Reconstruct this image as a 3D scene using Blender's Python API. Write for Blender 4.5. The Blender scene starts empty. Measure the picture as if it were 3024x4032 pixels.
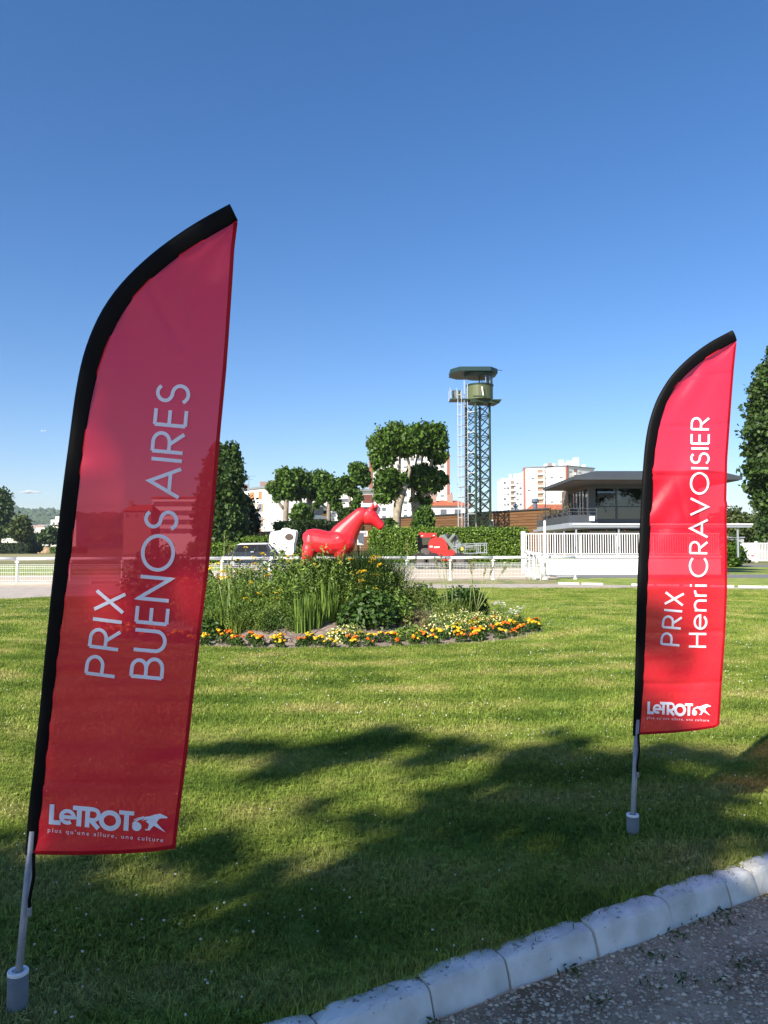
import bpy, math, random
import numpy as np
from mathutils import Vector, Matrix
from mathutils.geometry import tessellate_polygon

# ------------------------------------------------------------------ camera, sky, sun, exposure
SC = bpy.context.scene
COL = SC.collection
F_PX, CX, CY, CAM_Z = 3050.0, 1512.0, 2016.0, 1.55
PITCH = math.atan(144.0 / F_PX)
SUN_ELEV = math.radians(33.0)
SUN_FROM = Vector((-0.62, -0.785, 0)).normalized()          # horizontal direction the light comes from

cam_data = bpy.data.cameras.new('camera')
cam_data.sensor_width = 36.0
cam_data.lens = F_PX / 4032.0 * 36.0
cam_data.clip_start = 0.05
cam_data.clip_end = 30000.0
cam = bpy.data.objects.new('camera', cam_data)
COL.objects.link(cam)
cam.location = (0, 0, CAM_Z)
cam.rotation_euler = (math.pi / 2 + PITCH, 0, 0)
SC.camera = cam

world = bpy.data.worlds.new('World')
SC.world = world
world.use_nodes = True
wn = world.node_tree
sky_node = wn.nodes.new('ShaderNodeTexSky')
sky_node.sky_type = 'NISHITA'
sky_node.sun_disc = False
sky_node.sun_elevation = SUN_ELEV
sky_node.sun_rotation = math.atan2(SUN_FROM.x, SUN_FROM.y)
sky_node.altitude = 100.0
sky_node.air_density = 1.0
sky_node.dust_density = 0.3
sky_node.ozone_density = 2.4
bg = wn.nodes['Background']
bg.inputs['Strength'].default_value = 0.078
sky_sat = wn.nodes.new('ShaderNodeHueSaturation')          # the phone's deeper blue
sky_sat.inputs['Saturation'].default_value = 1.27
wn.links.new(sky_node.outputs['Color'], sky_sat.inputs['Color'])
sky_tint = wn.nodes.new('ShaderNodeMix'); sky_tint.data_type = 'RGBA'; sky_tint.blend_type = 'MULTIPLY'
sky_tint.inputs['Factor'].default_value = 1.0; sky_tint.inputs['B'].default_value = (0.94, 0.91, 1.02, 1)
wn.links.new(sky_sat.outputs['Color'], sky_tint.inputs['A'])
wn.links.new(sky_tint.outputs['Result'], bg.inputs['Color'])

sun_data = bpy.data.lights.new('sun', 'SUN')
sun_data.energy = 4.2
sun_data.angle = math.radians(0.53)
sun_data.color = (1.0, 0.93, 0.82)
sun = bpy.data.objects.new('sun', sun_data)
COL.objects.link(sun)
sun_dir = Vector((-SUN_FROM.x * math.cos(SUN_ELEV), -SUN_FROM.y * math.cos(SUN_ELEV), -math.sin(SUN_ELEV)))
sun.rotation_euler = sun_dir.to_track_quat('-Z', 'Y').to_euler()
sun.location = (-30, -40, 40)

vs = SC.view_settings
vs.view_transform = 'Standard'
vs.look = 'None'
vs.exposure = 1.08
vs.gamma = 1.0
vs.use_curve_mapping = False
SC.cycles.max_bounces = 8
SC.cycles.transparent_max_bounces = 24
SC.cycles.use_denoising = True

# ------------------------------------------------------------------ helpers
RNG = np.random.default_rng(7)
random.seed(7)
FWD = Vector((0, math.cos(PITCH), math.sin(PITCH)))
UPV = Vector((0, -math.sin(PITCH), math.cos(PITCH)))

def ray(u, v):
    return FWD + Vector((1, 0, 0)) * ((u - CX) / F_PX) - UPV * ((v - CY) / F_PX)

def at(u, v, Y):                      # the place at distance Y that the photograph shows at u, v
    d = ray(u, v); t = Y / d.y
    return Vector((d.x * t, Y, CAM_Z + d.z * t))

def gnd(u, v, z=0.0):
    d = ray(u, v); t = (z - CAM_Z) / d.z
    return Vector((d.x * t, d.y * t, z))

def srgb(r, g, b):
    def l(c):
        c /= 255.0
        return c / 12.92 if c <= 0.04045 else ((c + 0.055) / 1.055) ** 2.4
    return (l(r), l(g), l(b))

MATS = {}
def mat(name, col, rough=0.7, var=0.0, scale=5.0, metal=0.0, bump=0.0, bscale=40.0, spec=0.5, col2=None, transl=0.0, coat=0.0, thresh=None, tone=False):
    if name in MATS:
        return MATS[name]
    m = bpy.data.materials.new(name); m.use_nodes = True
    nt = m.node_tree; N = nt.nodes; L = nt.links
    p = N['Principled BSDF']
    p.inputs['Roughness'].default_value = rough
    p.inputs['Metallic'].default_value = metal
    p.inputs['Specular IOR Level'].default_value = spec
    p.inputs['Coat Weight'].default_value = coat
    p.inputs['Base Color'].default_value = (*col, 1)
    csock = None
    if var > 0 or col2 is not None:
        tc = N.new('ShaderNodeTexCoord')
        if tone:
            fac = N.new('ShaderNodeAttribute'); fac.attribute_name = 'tone'; fs = fac.outputs['Fac']
        else:
            nz = N.new('ShaderNodeTexNoise'); nz.inputs['Scale'].default_value = scale; nz.inputs['Detail'].default_value = 6
            L.new(tc.outputs['Object'], nz.inputs['Vector']); fs = nz.outputs['Fac']
        rp = N.new('ShaderNodeValToRGB')
        a = col2 if col2 is not None else tuple(c * (1 - var) for c in col)
        b = col if col2 is not None else tuple(min(1, c * (1 + var)) for c in col)
        lo, hi = thresh if thresh else ((0.0, 1.0) if tone else (0.3, 0.7))
        rp.color_ramp.elements[0].position = lo; rp.color_ramp.elements[0].color = (*a, 1)
        rp.color_ramp.elements[1].position = hi; rp.color_ramp.elements[1].color = (*b, 1)
        L.new(fs, rp.inputs['Fac']); L.new(rp.outputs['Color'], p.inputs['Base Color']); csock = rp.outputs['Color']
    if bump > 0:
        tc2 = N.new('ShaderNodeTexCoord')
        nb = N.new('ShaderNodeTexNoise'); nb.inputs['Scale'].default_value = bscale; nb.inputs['Detail'].default_value = 5
        L.new(tc2.outputs['Object'], nb.inputs['Vector'])
        bp = N.new('ShaderNodeBump'); bp.inputs['Strength'].default_value = bump; bp.inputs['Distance'].default_value = 0.02
        L.new(nb.outputs['Fac'], bp.inputs['Height']); L.new(bp.outputs['Normal'], p.inputs['Normal'])
    if transl > 0:
        tr = N.new('ShaderNodeBsdfTranslucent'); mx = N.new('ShaderNodeMixShader'); mx.inputs[0].default_value = transl
        if csock: L.new(csock, tr.inputs['Color'])
        else: tr.inputs['Color'].default_value = (*col, 1)
        L.new(p.outputs[0], mx.inputs[1]); L.new(tr.outputs[0], mx.inputs[2]); L.new(mx.outputs[0], N['Material Output'].inputs['Surface'])
    MATS[name] = m
    return m

def tag(o, label=None, cat=None, group=None, kind=None):
    if label: o['label'] = label
    if cat: o['category'] = cat
    if group: o['group'] = group
    if kind: o['kind'] = kind
    return o

def thing(name, label, cat, loc=(0, 0, 0), group=None, rz=0.0):
    o = bpy.data.objects.new(name, None); COL.objects.link(o)
    o.empty_display_size = 0.2
    o.location = loc; o.rotation_euler = (0, 0, rz)
    return tag(o, label, cat, group)

def wloc(o):
    v = Vector((0, 0, 0))
    while o is not None:
        v += o.location; o = o.parent
    return v

def link(name, me, parent=None):
    o = bpy.data.objects.new(name, me); COL.objects.link(o)
    if parent is not None: o.parent = parent
    return o

def np_mesh(name, V, Fq, m=None, tone=None, smooth=False):
    V = np.asarray(V, dtype=np.float32).reshape(-1, 3); Fq = np.asarray(Fq, dtype=np.int32)
    k = Fq.shape[1]
    me = bpy.data.meshes.new(name)
    me.vertices.add(len(V)); me.vertices.foreach_set('co', V.ravel())
    me.loops.add(Fq.size); me.loops.foreach_set('vertex_index', Fq.ravel())
    me.polygons.add(len(Fq)); me.polygons.foreach_set('loop_start', np.arange(0, Fq.size, k, dtype=np.int32))
    me.polygons.foreach_set('loop_total', np.full(len(Fq), k, dtype=np.int32))
    if tone is not None:
        a = me.attributes.new('tone', 'FLOAT', 'POINT'); a.data.foreach_set('value', np.asarray(tone, dtype=np.float32))
    if smooth: me.polygons.foreach_set('use_smooth', np.ones(len(Fq), dtype=bool))
    me.update(calc_edges=True)
    if m is not None: me.materials.append(m)
    return me

class MB:
    def __init__(s): s.v = []; s.f = []
    def add(s, vs_, fs_):
        b = len(s.v); s.v += [tuple(x) for x in vs_]; s.f += [tuple(b + i for i in f) for f in fs_]; return s
    def box(s, c, d, rz=0.0, M=None):
        c = Vector(c); hx, hy, hz = d[0] / 2, d[1] / 2, d[2] / 2
        R = M if M is not None else Matrix.Rotation(rz, 3, 'Z')
        vs_ = [c + R @ Vector((x * hx, y * hy, z * hz)) for x in (-1, 1) for y in (-1, 1) for z in (-1, 1)]
        return s.add(vs_, [(0, 1, 3, 2), (4, 6, 7, 5), (0, 4, 5, 1), (2, 3, 7, 6), (0, 2, 6, 4), (1, 5, 7, 3)])
    def span(s, a, b):
        return s.box([(x + y) / 2 for x, y in zip(a, b)], [abs(x - y) for x, y in zip(a, b)])
    def bar(s, a, b, w, h=None):                    # a straight square bar
        a = Vector(a); b = Vector(b); h = h or w; d = b - a
        q = d.to_track_quat('X', 'Z').to_matrix()
        return s.box((a + b) / 2, (d.length, w, h), M=q)
    def tube(s, pts, r, n=8, cap=True):
        pts = [Vector(p) for p in pts]; rs = r if isinstance(r, (list, tuple)) else [r] * len(pts)
        b = len(s.v); ref = None
        for i, p in enumerate(pts):
            t = (pts[min(i + 1, len(pts) - 1)] - pts[max(i - 1, 0)]).normalized()
            if ref is None:
                ref = Vector((0, 0, 1)) if abs(t.z) < 0.9 else Vector((1, 0, 0))
            x = t.cross(ref).normalized(); y = x.cross(t).normalized(); ref = y
            for k in range(n):
                a = 2 * math.pi * k / n
                s.v.append(tuple(p + (x * math.cos(a) + y * math.sin(a)) * rs[i]))
        for i in range(len(pts) - 1):
            for k in range(n):
                s.f.append((b + i * n + k, b + i * n + (k + 1) % n, b + (i + 1) * n + (k + 1) % n, b + (i + 1) * n + k))
        if cap:
            s.f.append(tuple(b + k for k in range(n))[::-1]); e = b + (len(pts) - 1) * n; s.f.append(tuple(e + k for k in range(n)))
        return s
    def prism(s, poly, dvec):                       # extrude a 3D polygon by a vector
        b = len(s.v); n = len(poly); d = Vector(dvec)
        s.v += [tuple(Vector(p)) for p in poly] + [tuple(Vector(p) + d) for p in poly]
        s.f.append(tuple(range(b, b + n))); s.f.append(tuple(range(b + 2 * n - 1, b + n - 1, -1)))
        for i in range(n): s.f.append((b + i, b + (i + 1) % n, b + n + (i + 1) % n, b + n + i))
        return s
    def lathe(s, c, prof, n=16):                    # prof: [(r, z)]
        c = Vector(c); b = len(s.v)
        for r, z in prof:
            for k in range(n):
                a = 2 * math.pi * k / n; s.v.append((c.x + r * math.cos(a), c.y + r * math.sin(a), c.z + z))
        for i in range(len(prof) - 1):
            for k in range(n):
                s.f.append((b + i * n + k, b + i * n + (k + 1) % n, b + (i + 1) * n + (k + 1) % n, b + (i + 1) * n + k))
        s.f.append(tuple(b + k for k in range(n))[::-1]); e = b + (len(prof) - 1) * n; s.f.append(tuple(e + k for k in range(n)))
        return s
    def ball(s, c, r, nu=8, nv=5):
        c = Vector(c); r = Vector(r) if not isinstance(r, (int, float)) else Vector((r, r, r)); b = len(s.v)
        for i in range(1, nv):
            th = math.pi * i / nv
            for k in range(nu):
                a = 2 * math.pi * k / nu
                s.v.append((c.x + r.x * math.sin(th) * math.cos(a), c.y + r.y * math.sin(th) * math.sin(a), c.z + r.z * math.cos(th)))
        t = len(s.v); s.v.append((c.x, c.y, c.z + r.z)); s.v.append((c.x, c.y, c.z - r.z))
        for i in range(nv - 2):
            for k in range(nu):
                s.f.append((b + i * nu + k, b + (i + 1) * nu + k, b + (i + 1) * nu + (k + 1) % nu, b + i * nu + (k + 1) % nu))
        for k in range(nu):
            s.f.append((t, b + k, b + (k + 1) % nu)); s.f.append((t + 1, b + (nv - 2) * nu + (k + 1) % nu, b + (nv - 2) * nu + k))
        return s
    def mesh(s, name, m, off=Vector((0, 0, 0)), smooth=False):
        me = bpy.data.meshes.new(name)
        me.from_pydata([(v[0] - off.x, v[1] - off.y, v[2] - off.z) for v in s.v], [], s.f)
        if smooth: me.polygons.foreach_set('use_smooth', [True] * len(me.polygons))
        me.update()
        if m is not None: me.materials.append(m)
        return me
    def build(s, name, m, parent=None, smooth=False, bevel=0.0, local=False):
        off = Vector((0, 0, 0)) if (parent is None or local) else wloc(parent)
        o = link(name, s.mesh(name, m, off, smooth), parent)
        if bevel > 0:
            bm_ = o.modifiers.new('bevel', 'BEVEL'); bm_.width = bevel; bm_.segments = 2; bm_.limit_method = 'ANGLE'
        return o

def copy_tree(o, parent=None):
    c = o.copy(); COL.objects.link(c); c.parent = parent
    for ch in list(o.children): copy_tree(ch, c)
    return c

def rot_rand(n, rng, tilt=1.0):
    """n random orthonormal frames; tilt 0 keeps the leaf normal upright."""
    nz = rng.normal(size=(n, 3)); nz[:, 2] = nz[:, 2] * tilt + (1 - tilt) * 1.5 + 0.15
    nz /= np.linalg.norm(nz, axis=1, keepdims=True)
    a = rng.normal(size=(n, 3)); x = np.cross(a, nz); x /= np.linalg.norm(x, axis=1, keepdims=True)
    y = np.cross(nz, x)
    return x, y, nz

def leaf_mesh(name, C, size, m, rng, aspect=0.7, tilt=1.0, fold=0.18, nbias=None):
    n = len(C); x, y, nz = rot_rand(n, rng, tilt)
    if nbias is not None:
        nz = nz * 0.75 + nbias; nz /= np.linalg.norm(nz, axis=1, keepdims=True)
        x = np.cross(y, nz); x /= np.linalg.norm(x, axis=1, keepdims=True); y = np.cross(nz, x)
    s = (size * rng.uniform(0.65, 1.3, size=n))[:, None]
    V = np.stack([C - y * s * 0.55, C + x * s * aspect * 0.5 + nz * s * fold, C + y * s * 0.55, C - x * s * aspect * 0.5 + nz * s * fold], axis=1)
    Fq = np.arange(4 * n).reshape(n, 4)
    tone = np.repeat(rng.uniform(0, 1, n), 4)
    return np_mesh(name, V, Fq, m, tone)

def blob_points(blobs, n, rng, clump=0.34, per=9, shell=0.35):
    """leaf centres for a crown: clumps spread through the outer part of ellipsoids (c, r)"""
    vol = np.array([b[1][0] * b[1][2] + b[1][0] * b[1][1] for b in blobs]); vol = vol / vol.sum()
    out = []; nb = []
    for b, w in zip(blobs, vol):
        k = max(3, int(n * w / per))
        d = rng.normal(size=(k, 3)); d /= np.linalg.norm(d, axis=1, keepdims=True)
        rr = rng.uniform(shell ** 2, 1.0, size=(k, 1)) ** 0.5
        cc = np.array(b[0]) + d * rr * np.array(b[1])
        q = np.repeat(cc, per, axis=0) + rng.normal(size=(k * per, 3)) * clump * min(b[1]) * 0.8
        out.append(q); nb.append(np.repeat(d, per, axis=0))
    for b, w in zip(blobs, vol):                      # loose sprigs that stand out of the outline
        k = max(2, int(n * w * .12 / 4)); d = rng.normal(size=(k, 3)); d /= np.linalg.norm(d, axis=1, keepdims=True)
        cc = np.array(b[0]) + d * rng.uniform(.98, 1.32, (k, 1)) * np.array(b[1])
        out.append(np.repeat(cc, 4, axis=0) + rng.normal(size=(k * 4, 3)) * .09 * min(b[1])); nb.append(np.repeat(d, 4, axis=0))
    return np.concatenate(out), np.concatenate(nb)

LEAF = {}
def leafmat(name, dark, light, transl=0.25, rough=0.5):
    if name not in LEAF:
        LEAF[name] = mat('leaf_' + name, light, rough=rough, col2=dark, tone=True, transl=transl, spec=0.35)
    return LEAF[name]
LM_PLANE = ('plane', (0.018, 0.055, 0.008), (0.13, 0.23, 0.028))

# ------------------------------------------------------------------ ground and the large setting
KD = Vector((0.855, 0.519, 0)).normalized()          # along the kerb
KN = Vector((-KD.y, KD.x, 0))                        # towards the lawn
K0 = Vector((0.0, 2.68, 0))                         # foot of the kerb's front face
BED_C, BED_RX, BED_RY = Vector((-1.25, 15.6, 0)), 4.4, 3.55

def sheet(name, pts, z, m, label=None):
    me = bpy.data.meshes.new(name)
    V = [(p[0], p[1], z) for p in pts]
    tris = tessellate_polygon([[Vector(v) for v in V]])
    fs = []
    for t in tris:
        a, b, c = (Vector(V[i]) for i in t)
        fs.append(t if (b - a).cross(c - a).z > 0 else t[::-1])
    me.from_pydata(V, [], fs); me.update(); me.materials.append(m)
    o = link(name, me); o['kind'] = 'structure'
    return o

def grass_mat(name, stripes=True):
    m = bpy.data.materials.new(name); m.use_nodes = True; nt = m.node_tree; N = nt.nodes; L = nt.links
    p = N['Principled BSDF']; p.inputs['Roughness'].default_value = 0.75; p.inputs['Specular IOR Level'].default_value = 0.2
    geo = N.new('ShaderNodeNewGeometry')
    n1 = N.new('ShaderNodeTexNoise'); n1.inputs['Scale'].default_value = 0.9; n1.inputs['Detail'].default_value = 8; n1.inputs['Roughness'].default_value = 0.65
    n2 = N.new('ShaderNodeTexNoise'); n2.inputs['Scale'].default_value = 60; n2.inputs['Detail'].default_value = 4
    mp = N.new('ShaderNodeMapping'); mp.inputs['Location'].default_value = (1.2, -15.6, 0); mp.inputs['Scale'].default_value = (0.55, 1.0, 0.0)
    L.new(geo.outputs['Position'], mp.inputs['Vector'])
    wv = N.new('ShaderNodeTexWave'); wv.wave_type = 'RINGS'; wv.rings_direction = 'SPHERICAL'
    wv.inputs['Scale'].default_value = 0.33; wv.inputs['Distortion'].default_value = 1.6; wv.inputs['Detail'].default_value = 2; wv.inputs['Detail Scale'].default_value = 0.6
    L.new(mp.outputs['Vector'], wv.inputs['Vector'])
    L.new(geo.outputs['Position'], n1.inputs['Vector']); L.new(geo.outputs['Position'], n2.inputs['Vector'])
    r1 = N.new('ShaderNodeValToRGB'); r1.color_ramp.elements[0].position = 0.36; r1.color_ramp.elements[1].position = 0.68
    r1.color_ramp.elements[0].color = (0.15, 0.235, 0.036, 1); r1.color_ramp.elements[1].color = (0.48, 0.455, 0.155, 1)
    e = r1.color_ramp.elements.new(0.5); e.color = (0.285, 0.365, 0.066, 1)
    add = N.new('ShaderNodeMath'); add.operation = 'MULTIPLY_ADD'; add.inputs[1].default_value = 0.13 if stripes else 0.0  # mowing bands: how light catches leaning blades is put into the colour
    L.new(wv.outputs['Fac'], add.inputs[0])
    sub = N.new('ShaderNodeMath'); sub.operation = 'SUBTRACT'; sub.inputs[1].default_value = 0.065 if stripes else 0.0
    L.new(n1.outputs['Fac'], sub.inputs[0]); L.new(sub.outputs[0], add.inputs[2]); L.new(add.outputs[0], r1.inputs['Fac'])
    mx = N.new('ShaderNodeMix'); mx.data_type = 'RGBA'; mx.blend_type = 'MULTIPLY'; mx.inputs['Factor'].default_value = 0.8
    r2 = N.new('ShaderNodeValToRGB'); r2.color_ramp.elements[0].position = 0.3; r2.color_ramp.elements[1].position = 0.75
    r2.color_ramp.elements[0].color = (0.55, 0.55, 0.5, 1); r2.color_ramp.elements[1].color = (1.25, 1.25, 1.2, 1)
    L.new(n2.outputs['Fac'], r2.inputs['Fac']); L.new(r1.outputs['Color'], mx.inputs['A']); L.new(r2.outputs['Color'], mx.inputs['B'])
    L.new(mx.outputs['Result'], p.inputs['Base Color'])
    return m, N, L, p, mx

M_LAWN, *_ = grass_mat('lawn_turf')
M_BLADE, bN, bL, bP, bMix = grass_mat('lawn_blade')
# each tuft its own tone, light through the blades
oi = bN.new('ShaderNodeObjectInfo'); hs = bN.new('ShaderNodeHueSaturation'); mr = bN.new('ShaderNodeMapRange')
mr.inputs['To Min'].default_value = 0.65; mr.inputs['To Max'].default_value = 1.30
bL.new(oi.outputs['Random'], mr.inputs['Value']); bL.new(mr.outputs[0], hs.inputs['Value']); bL.new(bMix.outputs['Result'], hs.inputs['Color'])
bL.new(hs.outputs['Color'], bP.inputs['Base Color'])
btr = bN.new('ShaderNodeBsdfTranslucent'); bmx = bN.new('ShaderNodeMixShader'); bmx.inputs[0].default_value = 0.3
bL.new(hs.outputs['Color'], btr.inputs['Color']); bL.new(bP.outputs[0], bmx.inputs[1]); bL.new(btr.outputs[0], bmx.inputs[2])
bL.new(bmx.outputs[0], bN['Material Output'].inputs['Surface'])

def kp(s, n=0.0, z=0.0): return K0 + KD * s + KN * n + Vector((0, 0, z))
a, b_ = kp(-2600, .08), kp(2600, .08)
M_FIELD = mat('dry_field', (0.30, 0.26, 0.105), rough=0.9, col2=(0.145, 0.165, 0.045), scale=0.02, thresh=(0.35, 0.6))
sheet('ground', [(a.x, a.y), (b_.x, b_.y), (2600, 6000), (-2600, 6000)], -0.030, M_FIELD)
a, b_ = kp(-26), kp(45)
lawn_far = [(38, 26.2), (22, 28.4), (14, 29.3), (9.8, 30.3), (3.9, 30.5), (-3, 28.8), (-11.8, 23.9), (-24, 17)]
lawn = sheet('lawn', [(kp(-26, .11).x, kp(-26, .11).y), (kp(43, .11).x, kp(43, .11).y)] + lawn_far, 0.0, M_LAWN)

M_SAND = mat('track_sand', (0.52, 0.42, 0.30), rough=0.95, var=0.14, scale=1.6, bump=0.5, bscale=9)
M_SAND2 = mat('path_sand', (0.44, 0.375, 0.31), rough=0.95, var=0.16, scale=2.2, bump=0.5, bscale=12)
sheet('path', [(38, 26.2), (22, 28.4), (14, 29.3), (9.8, 30.3), (3.9, 30.5), (-3, 28.8), (-11.8, 23.9), (-24, 17),
               (-34, 27), (-15.6, 31.5), (-3, 33.6), (7.7, 34.3), (14.2, 31.4), (24, 29.4), (40, 27)], -0.010, M_SAND2)
M_VERGE = mat('verge_grass', (0.165, 0.225, 0.05), rough=0.9, col2=(0.085, 0.15, 0.025), scale=1.5, bump=0.8, bscale=30)
sheet('verge', [(7.7, 34.3), (14.2, 31.4), (24, 29.4), (40, 27), (60, 40.5), (9.5, 41.6), (8.6, 38.8)], -0.015, M_LAWN)
M_DRYV = mat('dry_verge', (0.36, 0.30, 0.14), rough=.95, col2=(0.15, 0.19, 0.05), scale=1.3, bump=.8, bscale=25, thresh=(.4, .6))
sheet('dry_verge', [(-3, 33.6), (7.7, 34.3), (8.6, 38.8), (9.5, 41.6), (7.5, 39.2), (-3, 36.6)], -0.014, M_DRYV)
sheet('racetrack', [(-3, 36.2), (7.5, 38.8), (9.5, 41.6), (9.4, 47), (12, 64), (-1, 65), (-10, 62), (-12, 47.5), (-36, 43), (-34, 27), (-15.6, 31.5), (-3, 33.6)], -0.020, M_SAND)
M_ASPH = mat('asphalt', (0.17, 0.17, 0.175), rough=0.85, var=0.25, scale=6, bump=0.3, bscale=80)
sheet('road', [(9.5, 41.6), (60, 40.5), (60, 46.5), (9.5, 46.9)], -0.012, M_ASPH)
sheet('rear_verge', [(20.5, 46.8), (60, 46.5), (60, 66), (20.5, 66)], -0.022, M_LAWN)
sheet('rear_drive', [(20.5, 66), (60, 66), (60, 74), (20.5, 74)], -0.018, M_ASPH)
sheet('infield_strip', [(-60, 46), (-36, 43.2), (-12, 47.6), (-10, 62), (-16, 70), (-60, 72)], -0.024, M_LAWN)

# gravel drive in front of the kerb
gm = bpy.data.materials.new('gravel'); gm.use_nodes = True
gN, gL = gm.node_tree.nodes, gm.node_tree.links; gp = gN['Principled BSDF']; gp.inputs['Roughness'].default_value = 0.95
gt = gN.new('ShaderNodeTexCoord'); g1 = gN.new('ShaderNodeTexNoise'); g1.inputs['Scale'].default_value = 2.2; g1.inputs['Detail'].default_value = 7
g2 = gN.new('ShaderNodeTexVoronoi'); g2.inputs['Scale'].default_value = 95
gr = gN.new('ShaderNodeValToRGB'); gr.color_ramp.elements[0].color = (0.25, 0.165, 0.085, 1); gr.color_ramp.elements[1].color = (0.70, 0.53, 0.34, 1)
gr.color_ramp.elements[0].position = 0.35; gr.color_ramp.elements[1].position = 0.68
gx = gN.new('ShaderNodeMix'); gx.data_type = 'RGBA'; gx.blend_type = 'MULTIPLY'; gx.inputs['Factor'].default_value = 0.55
gb = gN.new('ShaderNodeBump'); gb.inputs['Strength'].default_value = 0.8; gb.inputs['Distance'].default_value = 0.006
for nd in (g1, g2): gL.new(gt.outputs['Object'], nd.inputs['Vector'])
gL.new(g1.outputs['Fac'], gr.inputs['Fac']); gL.new(gr.outputs['Color'], gx.inputs['A']); gbw = gN.new('ShaderNodeRGBToBW'); grr = gN.new('ShaderNodeValToRGB'); grr.color_ramp.elements[0].color = (.5, .5, .5, 1); gL.new(g2.outputs['Color'], gbw.inputs[0]); gL.new(gbw.outputs[0], grr.inputs[0]); gL.new(grr.outputs[0], gx.inputs['B'])
gL.new(gx.outputs['Result'], gp.inputs['Base Color']); gL.new(g2.outputs['Distance'], gb.inputs['Height']); gL.new(gb.outputs['Normal'], gp.inputs['Normal'])
p1, p2 = kp(-30), kp(45)
sheet('gravel_drive', [(kp(-30).x, kp(-30).y), (kp(-70, -90).x, kp(-70, -90).y), (kp(85, -90).x, kp(85, -90).y), (kp(45).x, kp(45).y)], -0.10, gm)

def pebbles(name, n, area, zf, smin, smax, m, rng):
    ico_v = np.array([(0, 0, 1), (1, 0, .1), (.3, .95, 0), (-.8, .6, .1), (-.8, -.6, 0), (.3, -.95, .1), (0, 0, -.8)])
    ico_f = np.array([(0, 1, 2), (0, 2, 3), (0, 3, 4), (0, 4, 5), (0, 5, 1), (6, 2, 1), (6, 3, 2), (6, 4, 3), (6, 5, 4), (6, 1, 5)])
    P = area(n, rng)
    s = smin * (smax / smin) ** (rng.uniform(0, 1, n) ** 2.2); a = rng.uniform(0, 6.28, n)
    V = ico_v[None] * (1 + rng.normal(size=(n, 7, 1)) * .16) * np.stack([s, s * rng.uniform(.6, 1, n), s * rng.uniform(.35, .7, n)], 1)[:, None]
    ca, sa = np.cos(a)[:, None], np.sin(a)[:, None]
    X = V[..., 0] * ca - V[..., 1] * sa; Yy = V[..., 0] * sa + V[..., 1] * ca
    W = np.stack([X + P[:, :1], Yy + P[:, 1:2], V[..., 2] + P[:, 2:3] + s[:, None] * .1], -1)
    Fq = (ico_f[None] + (np.arange(n) * 7)[:, None, None]).reshape(-1, 3)
    return np_mesh(name, W.reshape(-1, 3), Fq, m, np.repeat(rng.uniform(0, 1, n), 7), smooth=False)

def gravel_area(n, rng):
    s = rng.uniform(-1.2, 4.2, n); d = -rng.uniform(0.0, 1.9, n)
    return np.stack([K0.x + KD.x * s + KN.x * d, K0.y + KD.y * s + KN.y * d, np.full(n, -0.10)], 1)
M_PEB = mat('pebble', (0.84, 0.68, 0.49), rough=0.85, col2=(0.27, 0.19, 0.12), tone=True)
o = link('gravel', pebbles('gravel', 52000, gravel_area, None, 0.004, 0.015, M_PEB, RNG)); o['kind'] = 'stuff'
tag(o, 'loose beige and grey gravel stones scattered on the drive', 'gravel')

# white-painted kerb stones
km = bpy.data.materials.new('kerb_paint'); km.use_nodes = True
kN, kL = km.node_tree.nodes, km.node_tree.links; kpn = kN['Principled BSDF']; kpn.inputs['Roughness'].default_value = 0.7
kt = kN.new('ShaderNodeNewGeometry'); k1 = kN.new('ShaderNodeTexNoise'); k1.inputs['Scale'].default_value = 34; k1.inputs['Detail'].default_value = 9; k1.inputs['Roughness'].default_value = 0.72
k2 = kN.new('ShaderNodeTexNoise'); k2.inputs['Scale'].default_value = 4.5; k2.inputs['Detail'].default_value = 4
sx = kN.new('ShaderNodeSeparateXYZ'); kL.new(kt.outputs['Normal'], sx.inputs[0])
ma = kN.new('ShaderNodeMath'); ma.operation = 'MULTIPLY_ADD'; ma.inputs[1].default_value = 0.10      # paint worn more on the top edge
kL.new(sx.outputs['Z'], ma.inputs[0]); kL.new(k1.outputs['Fac'], ma.inputs[2])
mb_ = kN.new('ShaderNodeMath'); mb_.operation = 'MULTIPLY_ADD'; mb_.inputs[1].default_value = 0.30
kL.new(k2.outputs['Fac'], mb_.inputs[0]); kL.new(ma.outputs[0], mb_.inputs[2])
kr = kN.new('ShaderNodeValToRGB'); kr.color_ramp.elements[0].position = 0.83; kr.color_ramp.elements[1].position = 0.87
kr.color_ramp.elements[0].color = (0.82, 0.80, 0.73, 1); kr.color_ramp.elements[1].color = (0.20, 0.17, 0.17, 1)
kq = kN.new('ShaderNodeBump'); kq.inputs['Strength'].default_value = 0.7; kq.inputs['Distance'].default_value = 0.006
kst = kN.new('ShaderNodeTexNoise'); kst.inputs['Scale'].default_value = 7; kst.inputs['Detail'].default_value = 6
krs = kN.new('ShaderNodeValToRGB'); krs.color_ramp.elements[0].color = (0.72, 0.71, 0.68, 1); krs.color_ramp.elements[0].position = 0.35; krs.color_ramp.elements[1].position = 0.62
kmx = kN.new('ShaderNodeMix'); kmx.data_type = 'RGBA'; kmx.blend_type = 'MULTIPLY'; kmx.inputs['Factor'].default_value = 1.0
for nd in (k1, k2, kst): kL.new(kt.outputs['Position'], nd.inputs['Vector'])
kL.new(mb_.outputs[0], kr.inputs['Fac']); kL.new(kst.outputs['Fac'], krs.inputs['Fac'])
kL.new(kr.outputs['Color'], kmx.inputs['A']); kL.new(krs.outputs['Color'], kmx.inputs['B']); kL.new(kmx.outputs['Result'], kpn.inputs['Base Color'])
kL.new(k1.outputs['Fac'], kq.inputs['Height']); kL.new(kq.outputs['Normal'], kpn.inputs['Normal'])
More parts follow.
